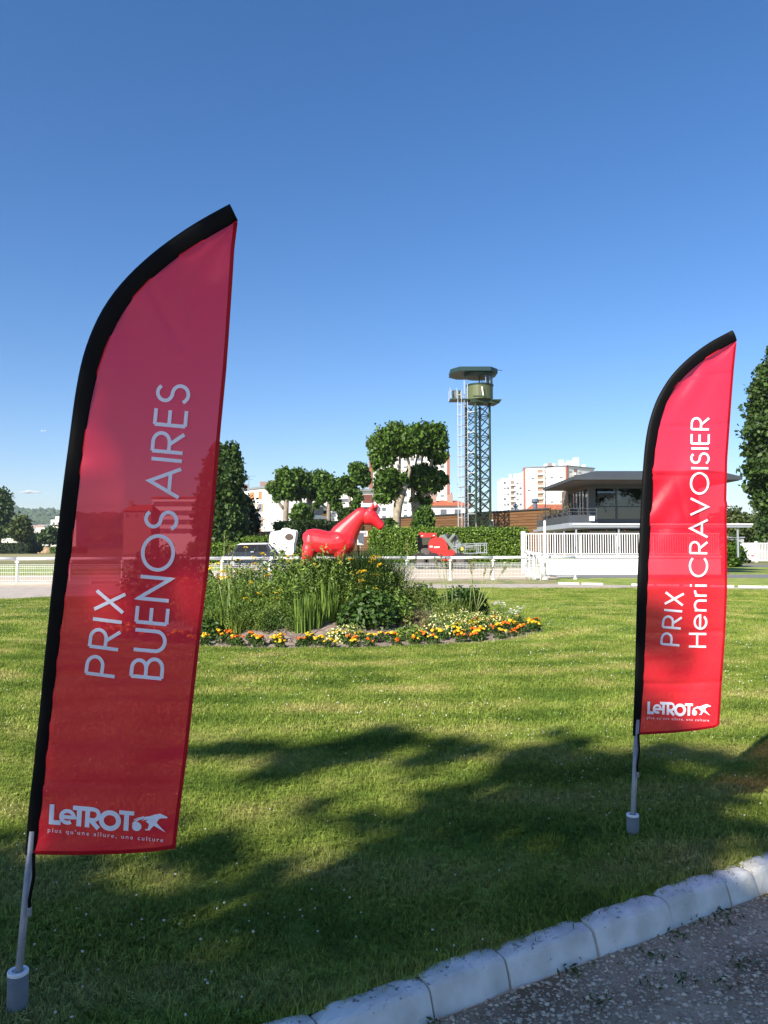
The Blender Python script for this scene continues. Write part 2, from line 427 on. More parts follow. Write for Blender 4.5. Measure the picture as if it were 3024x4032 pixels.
kerb = thing('kerb', None, None, (0, 0, -0.1)); kerb['kind'] = 'structure'
s_joint = [-3.2, -2.75, -2.3, -1.8, -1.3, -0.74, -0.224, 0.214, 0.568, 1.026, 1.478, 1.891, 2.10, 2.5, 2.9, 3.35, 3.8, 4.3, 4.8, 5.3, 5.9, 6.5, 7.2, 8.0]
ks = random.Random(3)
for i in range(len(s_joint) - 1):
    s0, s1 = s_joint[i] + 0.005, s_joint[i + 1] - 0.005
    prof = [(-0.004, -0.16), (0.002, 0.0), (0.016, 0.045), (0.029, 0.084), (0.036, 0.095), (0.048, 0.102), (0.066, 0.105), (0.100, 0.106), (0.130, 0.104), (0.138, 0.09), (0.14, -0.16)]
    mbk = MB(); nseg = 10; np_ = len(prof); dz = ks.uniform(-.007, .007); dn = ks.uniform(-.008, .008); tw = ks.uniform(-.012, .012)
    ph = ks.uniform(0, 9)
    for j in range(nseg + 1):
        t = j / nseg; s = s0 + (s1 - s0) * t; end = min(j, nseg - j); rd = (0.010, 0.003, 0)[min(end, 2)]
        for q, (n_, z_) in enumerate(prof):
            wob = 0.0018 * math.sin(s * 31 + q * 1.7 + ph) + 0.0016 * math.sin(s * 73 + q * 2.9)
            top = 1 if z_ > 0.05 else 0.3
            mbk.v.append(tuple(kp(s, n_ + dn + tw * (t - .5) + wob * .6 + (rd * .7 if n_ < .09 else -rd * .7), -0.10 + z_ * 1.02 + dz * top + wob * top - rd * top)))
    for j in range(nseg):
        for q in range(np_ - 1):
            b0 = j * np_ + q; mbk.f.append((b0, b0 + np_, b0 + np_ + 1, b0 + 1))
    mbk.f.append(tuple(range(np_))); mbk.f.append(tuple(range(nseg * np_ + np_ - 1, nseg * np_ - 1, -1)))
    mbk.build('kerb_stone', km, kerb, smooth=False)

# ------------------------------------------------------------------ grass on the lawn (stuff)
def tuft(name, nb, hmin, hmax, w, spread, m, seed, clover=0):
    r = random.Random(seed); mb = MB()
    for i in range(nb):
        x, y = r.gauss(0, spread), r.gauss(0, spread); a = r.uniform(0, 6.28); h = r.uniform(hmin, hmax); lean = r.uniform(.1, .9) * h
        dx, dy = math.cos(a), math.sin(a); px, py = -dy * w / 2, dx * w / 2
        mb.add([(x - px, y - py, 0), (x + px, y + py, 0), (x + dx * lean * .35 + px * .8, y + dy * lean * .35 + py * .8, h * .62), (x + dx * lean * .35 - px * .8, y + dy * lean * .35 - py * .8, h * .62),
                (x + dx * lean, y + dy * lean, h * .97)], [(0, 1, 2, 3), (3, 2, 4)])
    for i in range(clover):
        x, y = r.gauss(0, spread), r.gauss(0, spread); z = r.uniform(hmin * .7, hmax * .8); a0 = r.uniform(0, 6)
        for k in range(3):
            a = a0 + k * 2.09; c, s = math.cos(a) * .007, math.sin(a) * .007
            mb.add([(x, y, z), (x + c - s * .5, y + s + c * .5, z + .002), (x + c * 1.7, y + s * 1.7, z), (x + c + s * .5, y + s - c * .5, z + .002)], [(0, 1, 2, 3)])
    me = mb.mesh(name, m)
    return bpy.data.objects.new(name, me)

def gn_scatter(name, P, rz, scl, src, label, cat):
    n = len(P); me = bpy.data.meshes.new(name); me.vertices.add(n); me.vertices.foreach_set('co', np.asarray(P, np.float32).ravel())
    R = np.zeros((n, 3), np.float32); R[:, 2] = rz; R[:, :2] = RNG.normal(size=(n, 2)) * .12
    a1 = me.attributes.new('rot', 'FLOAT_VECTOR', 'POINT'); a1.data.foreach_set('vector', R.ravel())
    a2 = me.attributes.new('scl', 'FLOAT', 'POINT'); a2.data.foreach_set('value', np.asarray(scl, np.float32))
    o = link(name, me); tag(o, label, cat, kind='stuff')
    ng = bpy.data.node_groups.new(name, 'GeometryNodeTree')
    ng.interface.new_socket('Geometry', in_out='INPUT', socket_type='NodeSocketGeometry'); ng.interface.new_socket('Geometry', in_out='OUTPUT', socket_type='NodeSocketGeometry')
    gi, go = ng.nodes.new('NodeGroupInput'), ng.nodes.new('NodeGroupOutput')
    ip = ng.nodes.new('GeometryNodeInstanceOnPoints'); ob = ng.nodes.new('GeometryNodeObjectInfo'); ob.inputs['Object'].default_value = src
    ra = ng.nodes.new('GeometryNodeInputNamedAttribute'); ra.data_type = 'FLOAT_VECTOR'; ra.inputs['Name'].default_value = 'rot'
    sa = ng.nodes.new('GeometryNodeInputNamedAttribute'); sa.data_type = 'FLOAT'; sa.inputs['Name'].default_value = 'scl'
    ng.links.new(gi.outputs[0], ip.inputs['Points']); ng.links.new(ob.outputs['Geometry'], ip.inputs['Instance'])
    ng.links.new(ra.outputs['Attribute'], ip.inputs['Rotation']); ng.links.new(sa.outputs['Attribute'], ip.inputs['Scale'])
    ng.links.new(ip.outputs[0], go.inputs[0])
    md = o.modifiers.new('scatter', 'NODES'); md.node_group = ng
    return o

def bed_r(x, y): return np.sqrt(((x - BED_C.x) / BED_RX) ** 2 + ((y - BED_C.y) / BED_RY) ** 2)
LFX = np.array([-24, -11.8, -3, 3.9, 9.8, 14, 22, 38.]); LFY = np.array([17, 23.9, 28.8, 30.5, 30.3, 29.3, 28.4, 26.2])
def lawn_pts(y0, y1, dens, half=0.66):
    area = half * 2 * (y1 * y1 - y0 * y0) / 2; n = int(area * dens)
    y = np.sqrt(RNG.uniform(y0 * y0, y1 * y1, n)); x = RNG.uniform(-half, half, n) * y
    s = (x - K0.x) * KN.x + (y - K0.y) * KN.y
    ok = (s > 0.135) & (bed_r(x, y) > 1.0) & (y < np.interp(x, LFX, LFY))
    return np.stack([x[ok], y[ok], np.zeros(ok.sum())], 1)
for k, (nb, h0, h1, w, sp, cl, dens, zone) in enumerate([
        (14, .014, .040, .0034, .020, 0, 1500, (1.6, 6.5)), (8, .012, .034, .0032, .022, 5, 1100, (1.6, 6.5)),
        (18, .014, .036, .0055, .045, 0, 560, (6.5, 13)), (10, .016, .040, .0060, .05, 6, 240, (6.5, 13)),
        (26, .016, .034, .008, .08, 0, 170, (13, 31))]):
    t = tuft('tuft_source', nb, h0, h1, w, sp, M_BLADE, 11 + k, cl)
    P = lawn_pts(zone[0], zone[1], dens)
    nb_ = np.sin(P[:, 0] * 2.1 + 1.3 * np.sin(P[:, 1] * 1.7)) * np.sin(P[:, 1] * 2.6 + 1.1 * np.sin(P[:, 0] * 2.3))
    gn_scatter('grass', P, RNG.uniform(0, 6.28, len(P)), RNG.uniform(.6, 1.25, len(P)) * (1 + .25 * nb_), t,
               ['short mown grass in the shade of the foreground lawn', 'clover leaves and grass mixed in the foreground lawn', 'mown sunlit grass of the lawn before the flower bed',
                'clover patches in the sunlit middle of the lawn', 'far lawn grass around the flower bed'][k], 'grass')
# taller rough grass along the kerb
nK = 1000; sK = RNG.uniform(-2.5, 6, nK); dK = np.abs(RNG.normal(0.145, 0.03, nK)); dK = np.maximum(dK, .132)
PK = np.stack([K0.x + KD.x * sK + KN.x * dK, K0.y + KD.y * sK + KN.y * dK, np.full(nK, -0.012)], 1)
gn_scatter('grass', PK, RNG.uniform(0, 6.28, nK), RNG.uniform(.6, 1.25, nK), tuft('tuft_source', 12, .02, .055, .0034, .016, M_BLADE, 31), 'longer untrimmed grass along the back of the white kerb', 'grass')
# weeds in the gravel
M_WEED = leafmat('weed', (0.03, 0.06, 0.012), (0.10, 0.16, 0.03))
wp = []
for i in range(95):
    s = random.uniform(-.4, 3.6); d = -abs(random.gauss(0.25, .45)) if i > 18 else -random.uniform(.01, .05); k = random.randint(6, 22)
    c = kp(s, d, -0.097)
    for j in range(k): wp.append((c.x + random.gauss(0, .03), c.y + random.gauss(0, .025), c.z + random.uniform(.002, .018)))
o = link('weeds', leaf_mesh('weeds', np.array(wp), .022, M_WEED, RNG, aspect=.4, tilt=.5)); tag(o, 'small green weeds growing through the gravel below the kerb', 'weed', kind='stuff')

# white clover heads
def clover(n, y0, y1, r):
    P = lawn_pts(y0, y1, n); mb = MB()
    keep = np.sin(P[:, 0] * 1.3 + P[:, 1]) + RNG.normal(size=len(P)) * .9 > .1
    for x, y, _ in P[keep]:
        q = r * random.uniform(.7, 1.3); z = random.uniform(.022, .05)
        mb.ball((x, y, z), (q * random.uniform(.6, 1.2), q * random.uniform(.6, 1.2), q * random.uniform(.5, 1)), 5, 3)
    return mb
M_CLOV = mat('clover_white', (0.55, 0.55, 0.44), rough=.9)
o = clover(42, 2.0, 7, .0050).build('clover', M_CLOV); tag(o, 'tiny white clover heads dotted over the shaded lawn', 'clover', kind='stuff')
o = clover(26, 7, 22, .0075).build('clover', M_CLOV); tag(o, 'tiny white clover heads dotted over the sunlit lawn', 'clover', kind='stuff')

# ------------------------------------------------------------------ wooded hills on the horizon
def ridge(px):
    X = [-1200, -200, 60, 250, 420, 700, 1000, 1500, 2000, 2500, 2850, 3050, 3400, 4500]
    Z = [2000, 2012, 2008, 2014, 2030, 2075, 2105, 2115, 2112, 2085, 2040, 2032, 2030, 2040]
    return float(np.interp(px, X, Z))
M_HILL = mat('hill_wood', (0.085, 0.125, 0.045), rough=.95, col2=(0.035, 0.06, 0.022), scale=.02)
HV, HF = [], []
cols, rows = 90, 10
def hill_pt(px, t):
    Y = 1500 + 900 * t; top = at(px, ridge(px), 2400).z
    x = (px - CX) / F_PX * Y
    z = -6 + (top + 6) * (t ** .8) + 5 * math.sin(x * .013 + t * 5) * t + 3 * math.sin(x * .031 + 1)
    return (x, Y, z)
for j in range(rows + 1):
    for i in range(cols + 1): HV.append(hill_pt(-1200 + 5700 * i / cols, j / rows))
for j in range(rows):
    for i in range(cols):
        q = j * (cols + 1) + i; HF.append((q, q + 1, q + cols + 2, q + cols + 1))
# back slope so that the hill is a solid ridge
base = len(HV)
for i in range(cols + 1):
    x, y, z = hill_pt(-1200 + 5700 * i / cols, 1); HV.append((x * 1.2, 3000, -8))
for i in range(cols): q = rows * (cols + 1) + i; HF.append((q, q + 1, base + i + 1, base + i))
hill = link('hills', np_mesh('hills', HV, HF, M_HILL, smooth=True)); hill['kind'] = 'structure'
bp = []
for i in range(5200):
    px = random.uniform(-350, 560) if i < 3900 else random.uniform(2780, 3350)
    t = random.uniform(.12, 1.0); x, y, z = hill_pt(px, t); bp.append((x, y, z, random.uniform(6, 15)))
iv = np.array([(0, 0, 1), (1, 0, .2), (.31, .95, .2), (-.81, .59, .2), (-.81, -.59, .2), (.31, -.95, .2), (0, 0, -.6)])
fi = np.array([(0, 1, 2), (0, 2, 3), (0, 3, 4), (0, 4, 5), (0, 5, 1), (6, 2, 1), (6, 3, 2), (6, 4, 3), (6, 5, 4), (6, 1, 5)])
bp = np.array(bp); W = iv[None] * bp[:, 3][:, None, None] * (1 + RNG.normal(size=(len(bp), 7, 1)) * .15) + bp[:, None, :3]
M_WOOD = mat('far_wood', (0.10, 0.15, 0.045), rough=.95, col2=(0.03, 0.055, 0.018), tone=True)
o = link('far_wood', np_mesh('far_wood', W.reshape(-1, 3), (fi[None] + (np.arange(len(bp)) * 7)[:, None, None]).reshape(-1, 3), M_WOOD, np.repeat(RNG.uniform(0, 1, len(bp)), 7), smooth=True))
tag(o, 'dense wood covering the distant blue-green hills', 'forest', kind='stuff')

# ------------------------------------------------------------------ feather flags
def flag_cloth_mat():
    m = bpy.data.materials.new('flag_cloth'); m.use_nodes = True; N, L = m.node_tree.nodes, m.node_tree.links
    p = N['Principled BSDF']; p.inputs['Base Color'].default_value = (0.90, 0.020, 0.046, 1); p.inputs['Roughness'].default_value = 0.42; p.inputs['Specular IOR Level'].default_value = 0.22
    p.inputs['Sheen Weight'].default_value = 0.0; p.inputs['Sheen Tint'].default_value = (1, .5, .6, 1)
    tr = N.new('ShaderNodeBsdfTranslucent'); tr.inputs['Color'].default_value = (1.0, 0.03, 0.08, 1)
    tp = N.new('ShaderNodeBsdfTransparent'); tp.inputs['Color'].default_value = (1.0, 0.38, 0.48, 1)
    m1 = N.new('ShaderNodeMixShader'); m1.inputs[0].default_value = 0.22
    m2 = N.new('ShaderNodeMixShader'); m2.inputs[0].default_value = 0.14
    tc = N.new('ShaderNodeTexCoord'); nz = N.new('ShaderNodeTexNoise'); nz.inputs['Scale'].default_value = 7; nz.inputs['Detail'].default_value = 3
    bp = N.new('ShaderNodeBump'); bp.inputs['Strength'].default_value = 0.30; bp.inputs['Distance'].default_value = 0.02
    L.new(tc.outputs['Object'], nz.inputs['Vector']); L.new(nz.outputs['Fac'], bp.inputs['Height']); L.new(bp.outputs['Normal'], p.inputs['Normal']); L.new(bp.outputs['Normal'], tr.inputs['Normal'])
    L.new(p.outputs[0], m1.inputs[1]); L.new(tr.outputs[0], m1.inputs[2]); L.new(m1.outputs[0], m2.inputs[1]); L.new(tp.outputs[0], m2.inputs[2])
    L.new(m2.outputs[0], N['Material Output'].inputs['Surface'])
    return m
M_CLOTH = flag_cloth_mat()
M_HEM = mat('flag_hem', (0.55, 0.006, 0.022), rough=.5, transl=.6)
M_SLEEVE = mat('sleeve_black', (0.0035, 0.0035, 0.004), rough=.6, bump=.12, bscale=9, spec=.12)
M_PRINT = mat('print_white', (0.88, 0.90, 0.98), rough=.6, transl=.06)
M_POLE = mat('galvanised', (0.30, 0.31, 0.32), rough=.5, metal=.35, var=.12, scale=30)
M_SOCK = mat('socket_plastic', (0.15, 0.17, 0.18), rough=.7, var=.12, scale=25)
M_RING = mat('socket_ring', (0.80, 0.80, 0.82), rough=.5)

def arc(cx, cy, rx, ry, a0, a1, n=14):
    return [(cx + rx * math.cos(math.radians(a0 + (a1 - a0) * i / n)), cy + ry * math.sin(math.radians(a0 + (a1 - a0) * i / n))) for i in range(n + 1)]
def glyph(ch):
    """monoline capitals: (list of strokes, width) in units of the cap height"""
    G = {
        'P': ([[(0, 0), (0, 1)], [(0, 1), (.27, 1)] + arc(.27, .73, .27, .27, 90, -90) + [(0, .46)]], .54),
        'R': ([[(0, 0), (0, 1)], [(0, 1), (.27, 1)] + arc(.27, .73, .27, .27, 90, -90) + [(0, .46)], [(.22, .46), (.55, 0)]], .55),
        'I': ([[(0, 0), (0, 1)]], 0.0),
        'X': ([[(0, 0), (.58, 1)], [(0, 1), (.58, 0)]], .58),
        'B': ([[(0, 0), (0, 1)], [(0, 1), (.25, 1)] + arc(.25, .765, .235, .235, 90, -90) + [(0, .53)], [(.25, .53)] + arc(.27, .265, .28, .265, 90, -90) + [(0, 0)]], .55),
        'U': ([[(0, 1), (0, .3)] + arc(.29, .3, .29, .3, 180, 360) + [(.58, 1)]], .58),
        'E': ([[(0, 0), (0, 1)], [(0, 1), (.46, 1)], [(0, .53), (.44, .53)], [(0, 0), (.46, 0)]], .46),
        'N': ([[(0, 0), (0, 1), (.64, 0), (.64, 1)]], .64),
        'O': ([arc(.5, .5, .5, .5, 0, 360, 40)], 1.0),
        'S': ([arc(.25, .74, .23, .255, 35, 180, 10) + arc(.25, .74, .23, .23, 180, 255, 6) + arc(.23, .26, .25, .25, 75, -20, 9) + arc(.23, .255, .25, .265, -20, -155, 12)], .48),
        'A': ([[(0, 0), (.42, 1), (.84, 0)], [(.14, .33), (.70, .33)]], .84),
        'H': ([[(0, 0), (0, 1)], [(.62, 0), (.62, 1)], [(0, .52), (.62, .52)]], .62),
        'C': ([arc(.5, .5, .5, .5, 42, 318, 26)], .88),
        'V': ([[(0, 1), (.40, 0), (.80, 1)]], .80),
        'e': ([[(.02, .36), (.66, .36)] + arc(.34, .34, .33, .34, 4, 325, 24)], .67),
        'n': ([[(0, 0), (0, .68)], [(0, .42)] + arc(.24, .42, .24, .26, 180, 0, 12) + [(.48, 0)]], .48),
        'r': ([[(0, 0), (0, .68)], [(0, .42)] + arc(.2, .44, .2, .24, 180, 75, 8)], .25),
        'i': ([[(0, 0), (0, .68)], [(0, .88), (0, .98)]], 0.0),
        'L': ([[(0, 1), (0, 0), (.5, 0)]], .5),
        'T': ([[(0, 1), (.7, 1)], [(.35, 1), (.35, 0)]], .7),
        ' ': ([], .22)}
    return G[ch]

def stroke_quads(pts, w, seg=.06):
    P = [Vector((p[0], p[1])) for p in pts]; Q = [P[0]]
    for a, b in zip(P, P[1:]):
        n = max(1, int((b - a).length / seg))
        for i in range(1, n + 1): Q.append(a + (b - a) * (i / n))
    Q = [q for i, q in enumerate(Q) if i == 0 or (q - Q[i - 1]).length > 1e-5]
    closed = (Q[0] - Q[-1]).length < 1e-4
    L_, R_ = [], []
    n = len(Q)
    for i, q in enumerate(Q):
        d0 = (Q[i] - Q[i - 1]) if i > 0 else ((Q[0] - Q[-2]) if closed else Q[1] - Q[0])
        d1 = (Q[i + 1] - Q[i]) if i < n - 1 else ((Q[1] - Q[0]) if closed else Q[-1] - Q[-2])
        d0 = d0.normalized(); d1 = d1.normalized(); t = (d0 + d1)
        t = t.normalized() if t.length > 1e-3 else d1
        nn = Vector((-t.y, t.x)); k = min(1 / max(.25, abs(nn.dot(Vector((-d1.y, d1.x))))), 2.6)
        L_.append(q + nn * w / 2 * k); R_.append(q - nn * w / 2 * k)
    return [(L_[i], L_[i + 1], R_[i + 1], R_[i]) for i in range(n - 1)]

class Flag:
    def __init__(s, Y, outer, inner, right, wrinkle):
        s.Y = Y; s.o = np.array(outer, float); s.i = np.array(inner, float); s.r = np.array(right, float); s.wr = wrinkle
    def st(s, u, v):
        l = np.interp(v, s.i[:, 1], s.i[:, 0]); r = np.interp(v, s.r[:, 1], s.r[:, 0])
        return min(1.0, max(0.0, (u - l) / max(1.0, r - l))), (v - s.i[0, 1]) / (s.i[-1, 1] - s.i[0, 1])
    def p(s, u, v, off=0.0):
        a, t = s.st(u, v)
        return at(u, v, s.Y + s.wr(a, t, u, v) - off)

def make_flag(F, label, pole_top, pole_bot, pole_r, ring, ring_r, body_bot, texts, logo, bottom, cord):
    base = gnd(ring[0], body_bot)
    base = Vector((at(ring[0], ring[1], F.Y).x, F.Y, 0))
    T = thing('feather_flag', label, 'flag', base, 'feather flags planted in the lawn')
    # pole, socket
    top = at(pole_top[0], pole_top[1], F.Y); bot = at(pole_bot[0], pole_bot[1], F.Y)
    mb = MB().tube([bot - (top - bot) * .1, bot, top + (top - bot) * .2], pole_r, 14); pole = mb.build('pole', M_POLE, T, smooth=True)
    rz = at(ring[0], ring[1], F.Y).z
    MB().lathe((base.x, base.y, 0), [(ring_r * .98, -.05), (ring_r, 0), (ring_r, rz - .006)], 24).build('socket', M_SOCK, T, smooth=True)
    b = MB(); prof = [(ring_r * .45, rz - .02), (ring_r * 1.02, rz - .005), (ring_r * 1.03, rz + .002), (ring_r * .98, rz + .006), (ring_r * .62, rz + .006), (ring_r * .58, rz - .004)]
    b.lathe((base.x, base.y, 0), prof, 24).build('socket_ring', M_RING, T, smooth=False)
    # sleeve: a flattened tube between the two traced edges
    def resample(P, n):
        d = np.concatenate([[0], np.cumsum(np.linalg.norm(np.diff(P, axis=0), axis=1))]); t = np.linspace(0, d[-1], n)
        # smooth the traced points a little
        Q = np.stack([np.interp(t, d, P[:, 0]), np.interp(t, d, P[:, 1])], 1)
        for _ in range(3): Q[1:-1] = (Q[:-2] + 2 * Q[1:-1] + Q[2:]) / 4
        return Q
    n = 70; O, I = resample(F.o, n), resample(np.vstack([F.i]), n); k = 12; mb = MB()
    for q in range(n):
        A = at(O[q, 0], O[q, 1], F.Y); B = at(I[q, 0], I[q, 1], F.Y); c = (A + B) / 2; h = (B - A) / 2
        for j in range(k):
            a = 2 * math.pi * j / k; th = .011 * (1 + .15 * math.sin(q * .9)) * math.sin(a) * (1.0 - .45 * math.cos(a))
            mb.v.append(tuple(c + h * math.cos(a) * (1.02) + Vector((0, th, 0))))
    for q in range(n - 1):
        for j in range(k): mb.f.append((q * k + j, q * k + (j + 1) % k, (q + 1) * k + (j + 1) % k, (q + 1) * k + j))
    mb.f.append(tuple(range(k))); mb.f.append(tuple(range((n - 1) * k + k - 1, (n - 1) * k - 1, -1)))
    mb.build('sleeve', M_SLEEVE, T, smooth=True)
    # cloth
    rows, cols = 240, 44; v0, v1 = F.i[0, 1], F.i[-1, 1]; V = []
    bx = np.array([q[0] for q in bottom], float); by = np.array([q[1] for q in bottom], float)
    for r in range(rows + 1):
        t = r / rows; 
        for c in range(cols + 1):
            v = v0 + (v1 - v0) * t
            l = np.interp(v, F.i[:, 1], F.i[:, 0]) - 4; rr = np.interp(v, F.r[:, 1], F.r[:, 0]); u = l + (rr - l) * c / cols
            if v > v1 - 400:                                   # the lower hem is not level
                k2 = (v - (v1 - 400)) / 400; v = v + (np.interp(u, bx, by) - v1) * k2
            V.append(tuple(F.p(u, v)))
    Fc = [(r * (cols + 1) + c, r * (cols + 1) + c + 1, (r + 1) * (cols + 1) + c + 1, (r + 1) * (cols + 1) + c) for r in range(rows) for c in range(cols)]
    cloth = MB(); cloth.v = V; cloth.f = Fc; cloth = cloth.build('cloth', M_CLOTH, T, smooth=True)
    # hems
    hem = MB(); e = []
    hw = 14 * 2.66 / F.Y
    for r in range(81):
        v = v0 + 8 + (F.r[-1, 1] - v0 - 8) * r / 80; u = np.interp(v, F.r[:, 1], F.r[:, 0]); e.append((F.p(u + 1, v, .0016), F.p(u - hw, v, .0016)))
    for (a, b), (c, d) in zip(e, e[1:]): hem.add([a, b, d, c], [(0, 1, 2, 3)])
    hem.build('hem', M_HEM, T)
    hem = MB(); e = []
    for r in range(41):
        u = bx[0] + (bx[-1] - bx[0]) * r / 40; v = np.interp(u, bx, by); e.append((F.p(u, v + 1, .0024), F.p(u, v - hw, .0024)))
    for (a, b), (c, d) in zip(e, e[1:]): hem.add([a, b, d, c], [(0, 1, 2, 3)])
    hem.build('hem', M_HEM, T)
    # cord
    a = at(*cord[0], F.Y - .02); b = at(*cord[1], F.Y - .02)
    MB().tube([a, a.lerp(b, .4) + Vector((.006, 0, 0)), a.lerp(b, .8) + Vector((-.003, 0, 0)), b], .0055, 6).build('cord', M_SLEEVE, T, smooth=True)
    MB().box(b, (.014, .012, .03)).build('hook', M_POLE, T, bevel=.003)
    # print: each line of writing one mesh that follows the cloth
    lift = [0.0030]
    def put(quads, org, ex, ey, mb):
        lift[0] += 0.00012
        for q in quads:
            vs_ = [F.p(org[0] + ex[0] * p[0] + ey[0] * p[1], org[1] + ex[1] * p[0] + ey[1] * p[1], lift[0]) for p in q]
            mb.add(vs_, [tuple(range(len(vs_)))])
    for text, s0, s1, caph, w, gap in texts:
        d = Vector(s1) - Vector(s0); Lp = d.length; ex = d / Lp; ey = Vector((ex.y, -ex.x)) * 1.0     # up of the letters
        if ey.x > 0: ey = -ey
        tot = 0; pos = []
        for i, ch in enumerate(text):
            g = glyph(ch); pos.append(tot); tot += g[1] + (gap if ch != ' ' else 0)
        tot -= gap; k = Lp / (tot + w)
        for ch, x0 in zip(text, pos):
            if ch == ' ': continue
            mb = MB()
            for st in glyph(ch)[0]:
                qs = stroke_quads([((x + x0 + w / 2) * k / caph, w * .5 + y * (1 - w)) for x, y in st] if False else [((x + x0 + w / 2) * k, (w * .5 + y * (1 - w)) * caph) for x, y in st], w * caph, seg=.05 * caph)
                put(qs, s0, ex, ey, mb)
            o = mb.build('letter', M_PRINT, T); o['label'] = 'white printed letter ' + ch + ' of ' + text
    # logo in its own frame: origin at the foot of the L, units = photograph pixels of the large flag
    org, ex, ey = logo
    H = 76.0
    mb = MB()
    def S(pts, w): put(stroke_quads(pts, w, seg=8), org, ex, ey, mb)
    S([(9, 78), (9, 0 + 8), (46, 8)], 18)                                   # L
    S([(45, 33), (99, 33)] + arc(72, 34, 25, 23, 0, 305, 22), 15)            # e
    S([(92, 72), (172, 72)], 17); S([(118, 72), (118, 1)], 19)               # T bar runs into the R
    S([(151, 72), (151, 0)], 18); S([(151, 72), (172, 72)] + arc(174, 51, 21, 21, 90, -90, 10) + [(151, 30)], 15); S([(160, 33), (196, -2)], 18)
    S(arc(240, 34, 34, 31, 0, 360, 30), 19)                                  # O
    S([(275, 70), (334, 70)], 16); S([(305, 70), (305, 0)], 19)
    S(arc(347, 20, 9, 8, 0, 360, 18), 19)                                    # wheel of the sulky
    S([(330, 30), (352, 48), (374, 57), (404, 64)], 6); S([(334, 44), (352, 54), (372, 61)], 3.5)
    horse = [(398, 66), (415, 73), (436, 79), (455, 72), (466, 68), (465, 63), (444, 61), (432, 56), (424, 42), (434, 32), (462, 7), (414, 29), (406, 20), (398, 9), (382, 8), (380, 13), (391, 14), (395, 34), (381, 43), (390, 53), (366, 44), (374, 52)]
    poly = [[Vector((x, y, 0)) for x, y in horse]]
    tr = tessellate_polygon(poly)
    put([[horse[i] for i in t] for t in tr], org, ex, ey, mb)
    o = mb.build('logo', M_PRINT, T); o['label'] = 'white LeTROT logotype with a trotting horse and sulky wheel'
    cu = bpy.data.curves.new('tagline', 'FONT'); cu.body = "plus qu'une allure, une culture"; cu.size = 1; cu.space_character = 1.35; cu.resolution_u = 2
    to = bpy.data.objects.new('tagline', cu); COL.objects.link(to); dg = bpy.context.evaluated_depsgraph_get(); me = to.evaluated_get(dg).to_mesh()
    tv = [v.co.copy() for v in me.vertices]; tf = [list(p.vertices) for p in me.polygons]; to.evaluated_get(dg).to_mesh_clear(); bpy.data.objects.remove(to)
    w_ = max(v.x for v in tv); k = 458.0 / w_; kh = 24.0
    mb = MB(); lift[0] += .0001
    mb.add([F.p(org[0] + ex[0] * (v.x * k - 4) + ey[0] * (v.y * kh - 32), org[1] + ex[1] * (v.x * k - 4) + ey[1] * (v.y * kh - 32), lift[0]) for v in tv], tf)
    o = mb.build('tagline', M_PRINT, T); o['label'] = "small white line plus qu'une allure, une culture"
    return T

def wr1(a, t, u, v):
    b = math.sin(math.pi * min(1, max(0, a)))
    w = .016 * b * math.sin(t * 5.0 + a * 2) + .006 * math.sin(a * 9 + t * 14) * b
    w += .010 * math.exp(-((u - 620 - (v - 1180) * .52) / 22) ** 2) * math.exp(-((v - 1230) / 130) ** 2)      # diagonal crease
    w -= .008 * math.exp(-((u - 730 + (v - 1270) * .4) / 18) ** 2) * math.exp(-((v - 1270) / 70) ** 2)
    w += .010 * math.sin((u - v * .55) * .022) * math.exp(-a * 4) * (1 if v < 1500 else math.exp(-(v - 1500) / 300))
    w += .0025 * math.sin(v * .05 + a * 3) * math.exp(-a * 9)
    for y0 in (1420, 2000, 2660, 3080): w += .003 * math.exp(-abs(v - y0 - 10 * a) / 7)
    return w
def wr2(a, t, u, v):
    b = math.sin(math.pi * min(1, max(0, a)))
    w = .022 * b * math.sin(t * 6.0 + a * 2.5 + 1) + .007 * math.sin(a * 7 + t * 19) * b
    for y0 in (1475, 1675, 1870, 2078, 2285, 2490, 2690): w += .008 * math.exp(-abs(v - y0 - 5 * math.sin(a * 5)) / 9)
    w += .015 * math.sin((u * .8 + v * .6) * .055) * math.exp(-a * 3) * math.exp(-((v - 1980) / 120) ** 2)
    w += .012 * math.sin((u + v * .6) * .065) * math.exp(-a * 2.5) * math.exp(-((v - 1480) / 130) ** 2)
    w += .008 * math.exp(-((u - 2690 - (v - 2000) * .25) / 12) ** 2) * math.exp(-((v - 2010) / 80) ** 2)
    w += .003 * math.sin(v * .07 + a * 4) * math.exp(-a * 8)
    return w
F1 = Flag(2.66,
    [(905, 803), (838, 838), (747, 890), (612, 985), (503, 1084), (431, 1170), (381, 1254), (331, 1378), (308, 1480), (290, 1590), (273, 1732), (256, 1850), (237, 2005), (216, 2200), (196, 2390), (176, 2590), (155, 2815), (133, 3020), (112, 3200), (99, 3364)],
    [(937, 868), (905, 886), (838, 922), (702, 1008), (594, 1096), (517, 1179), (462, 1261), (417, 1369), (386, 1460), (364, 1550), (347, 1640), (326, 1791), (303, 1979), (285, 2143), (262, 2308), (245, 2440), (224, 2620), (200, 2830), (180, 3020), (162, 3200), (139, 3364)],
    [(936, 868), (922, 980), (914, 1112), (899, 1338), (890, 1460), (867, 1703), (844, 1997), (820, 2243), (791, 2478), (761, 2743), (735, 2980), (706, 3200), (690, 3343)], wr1)
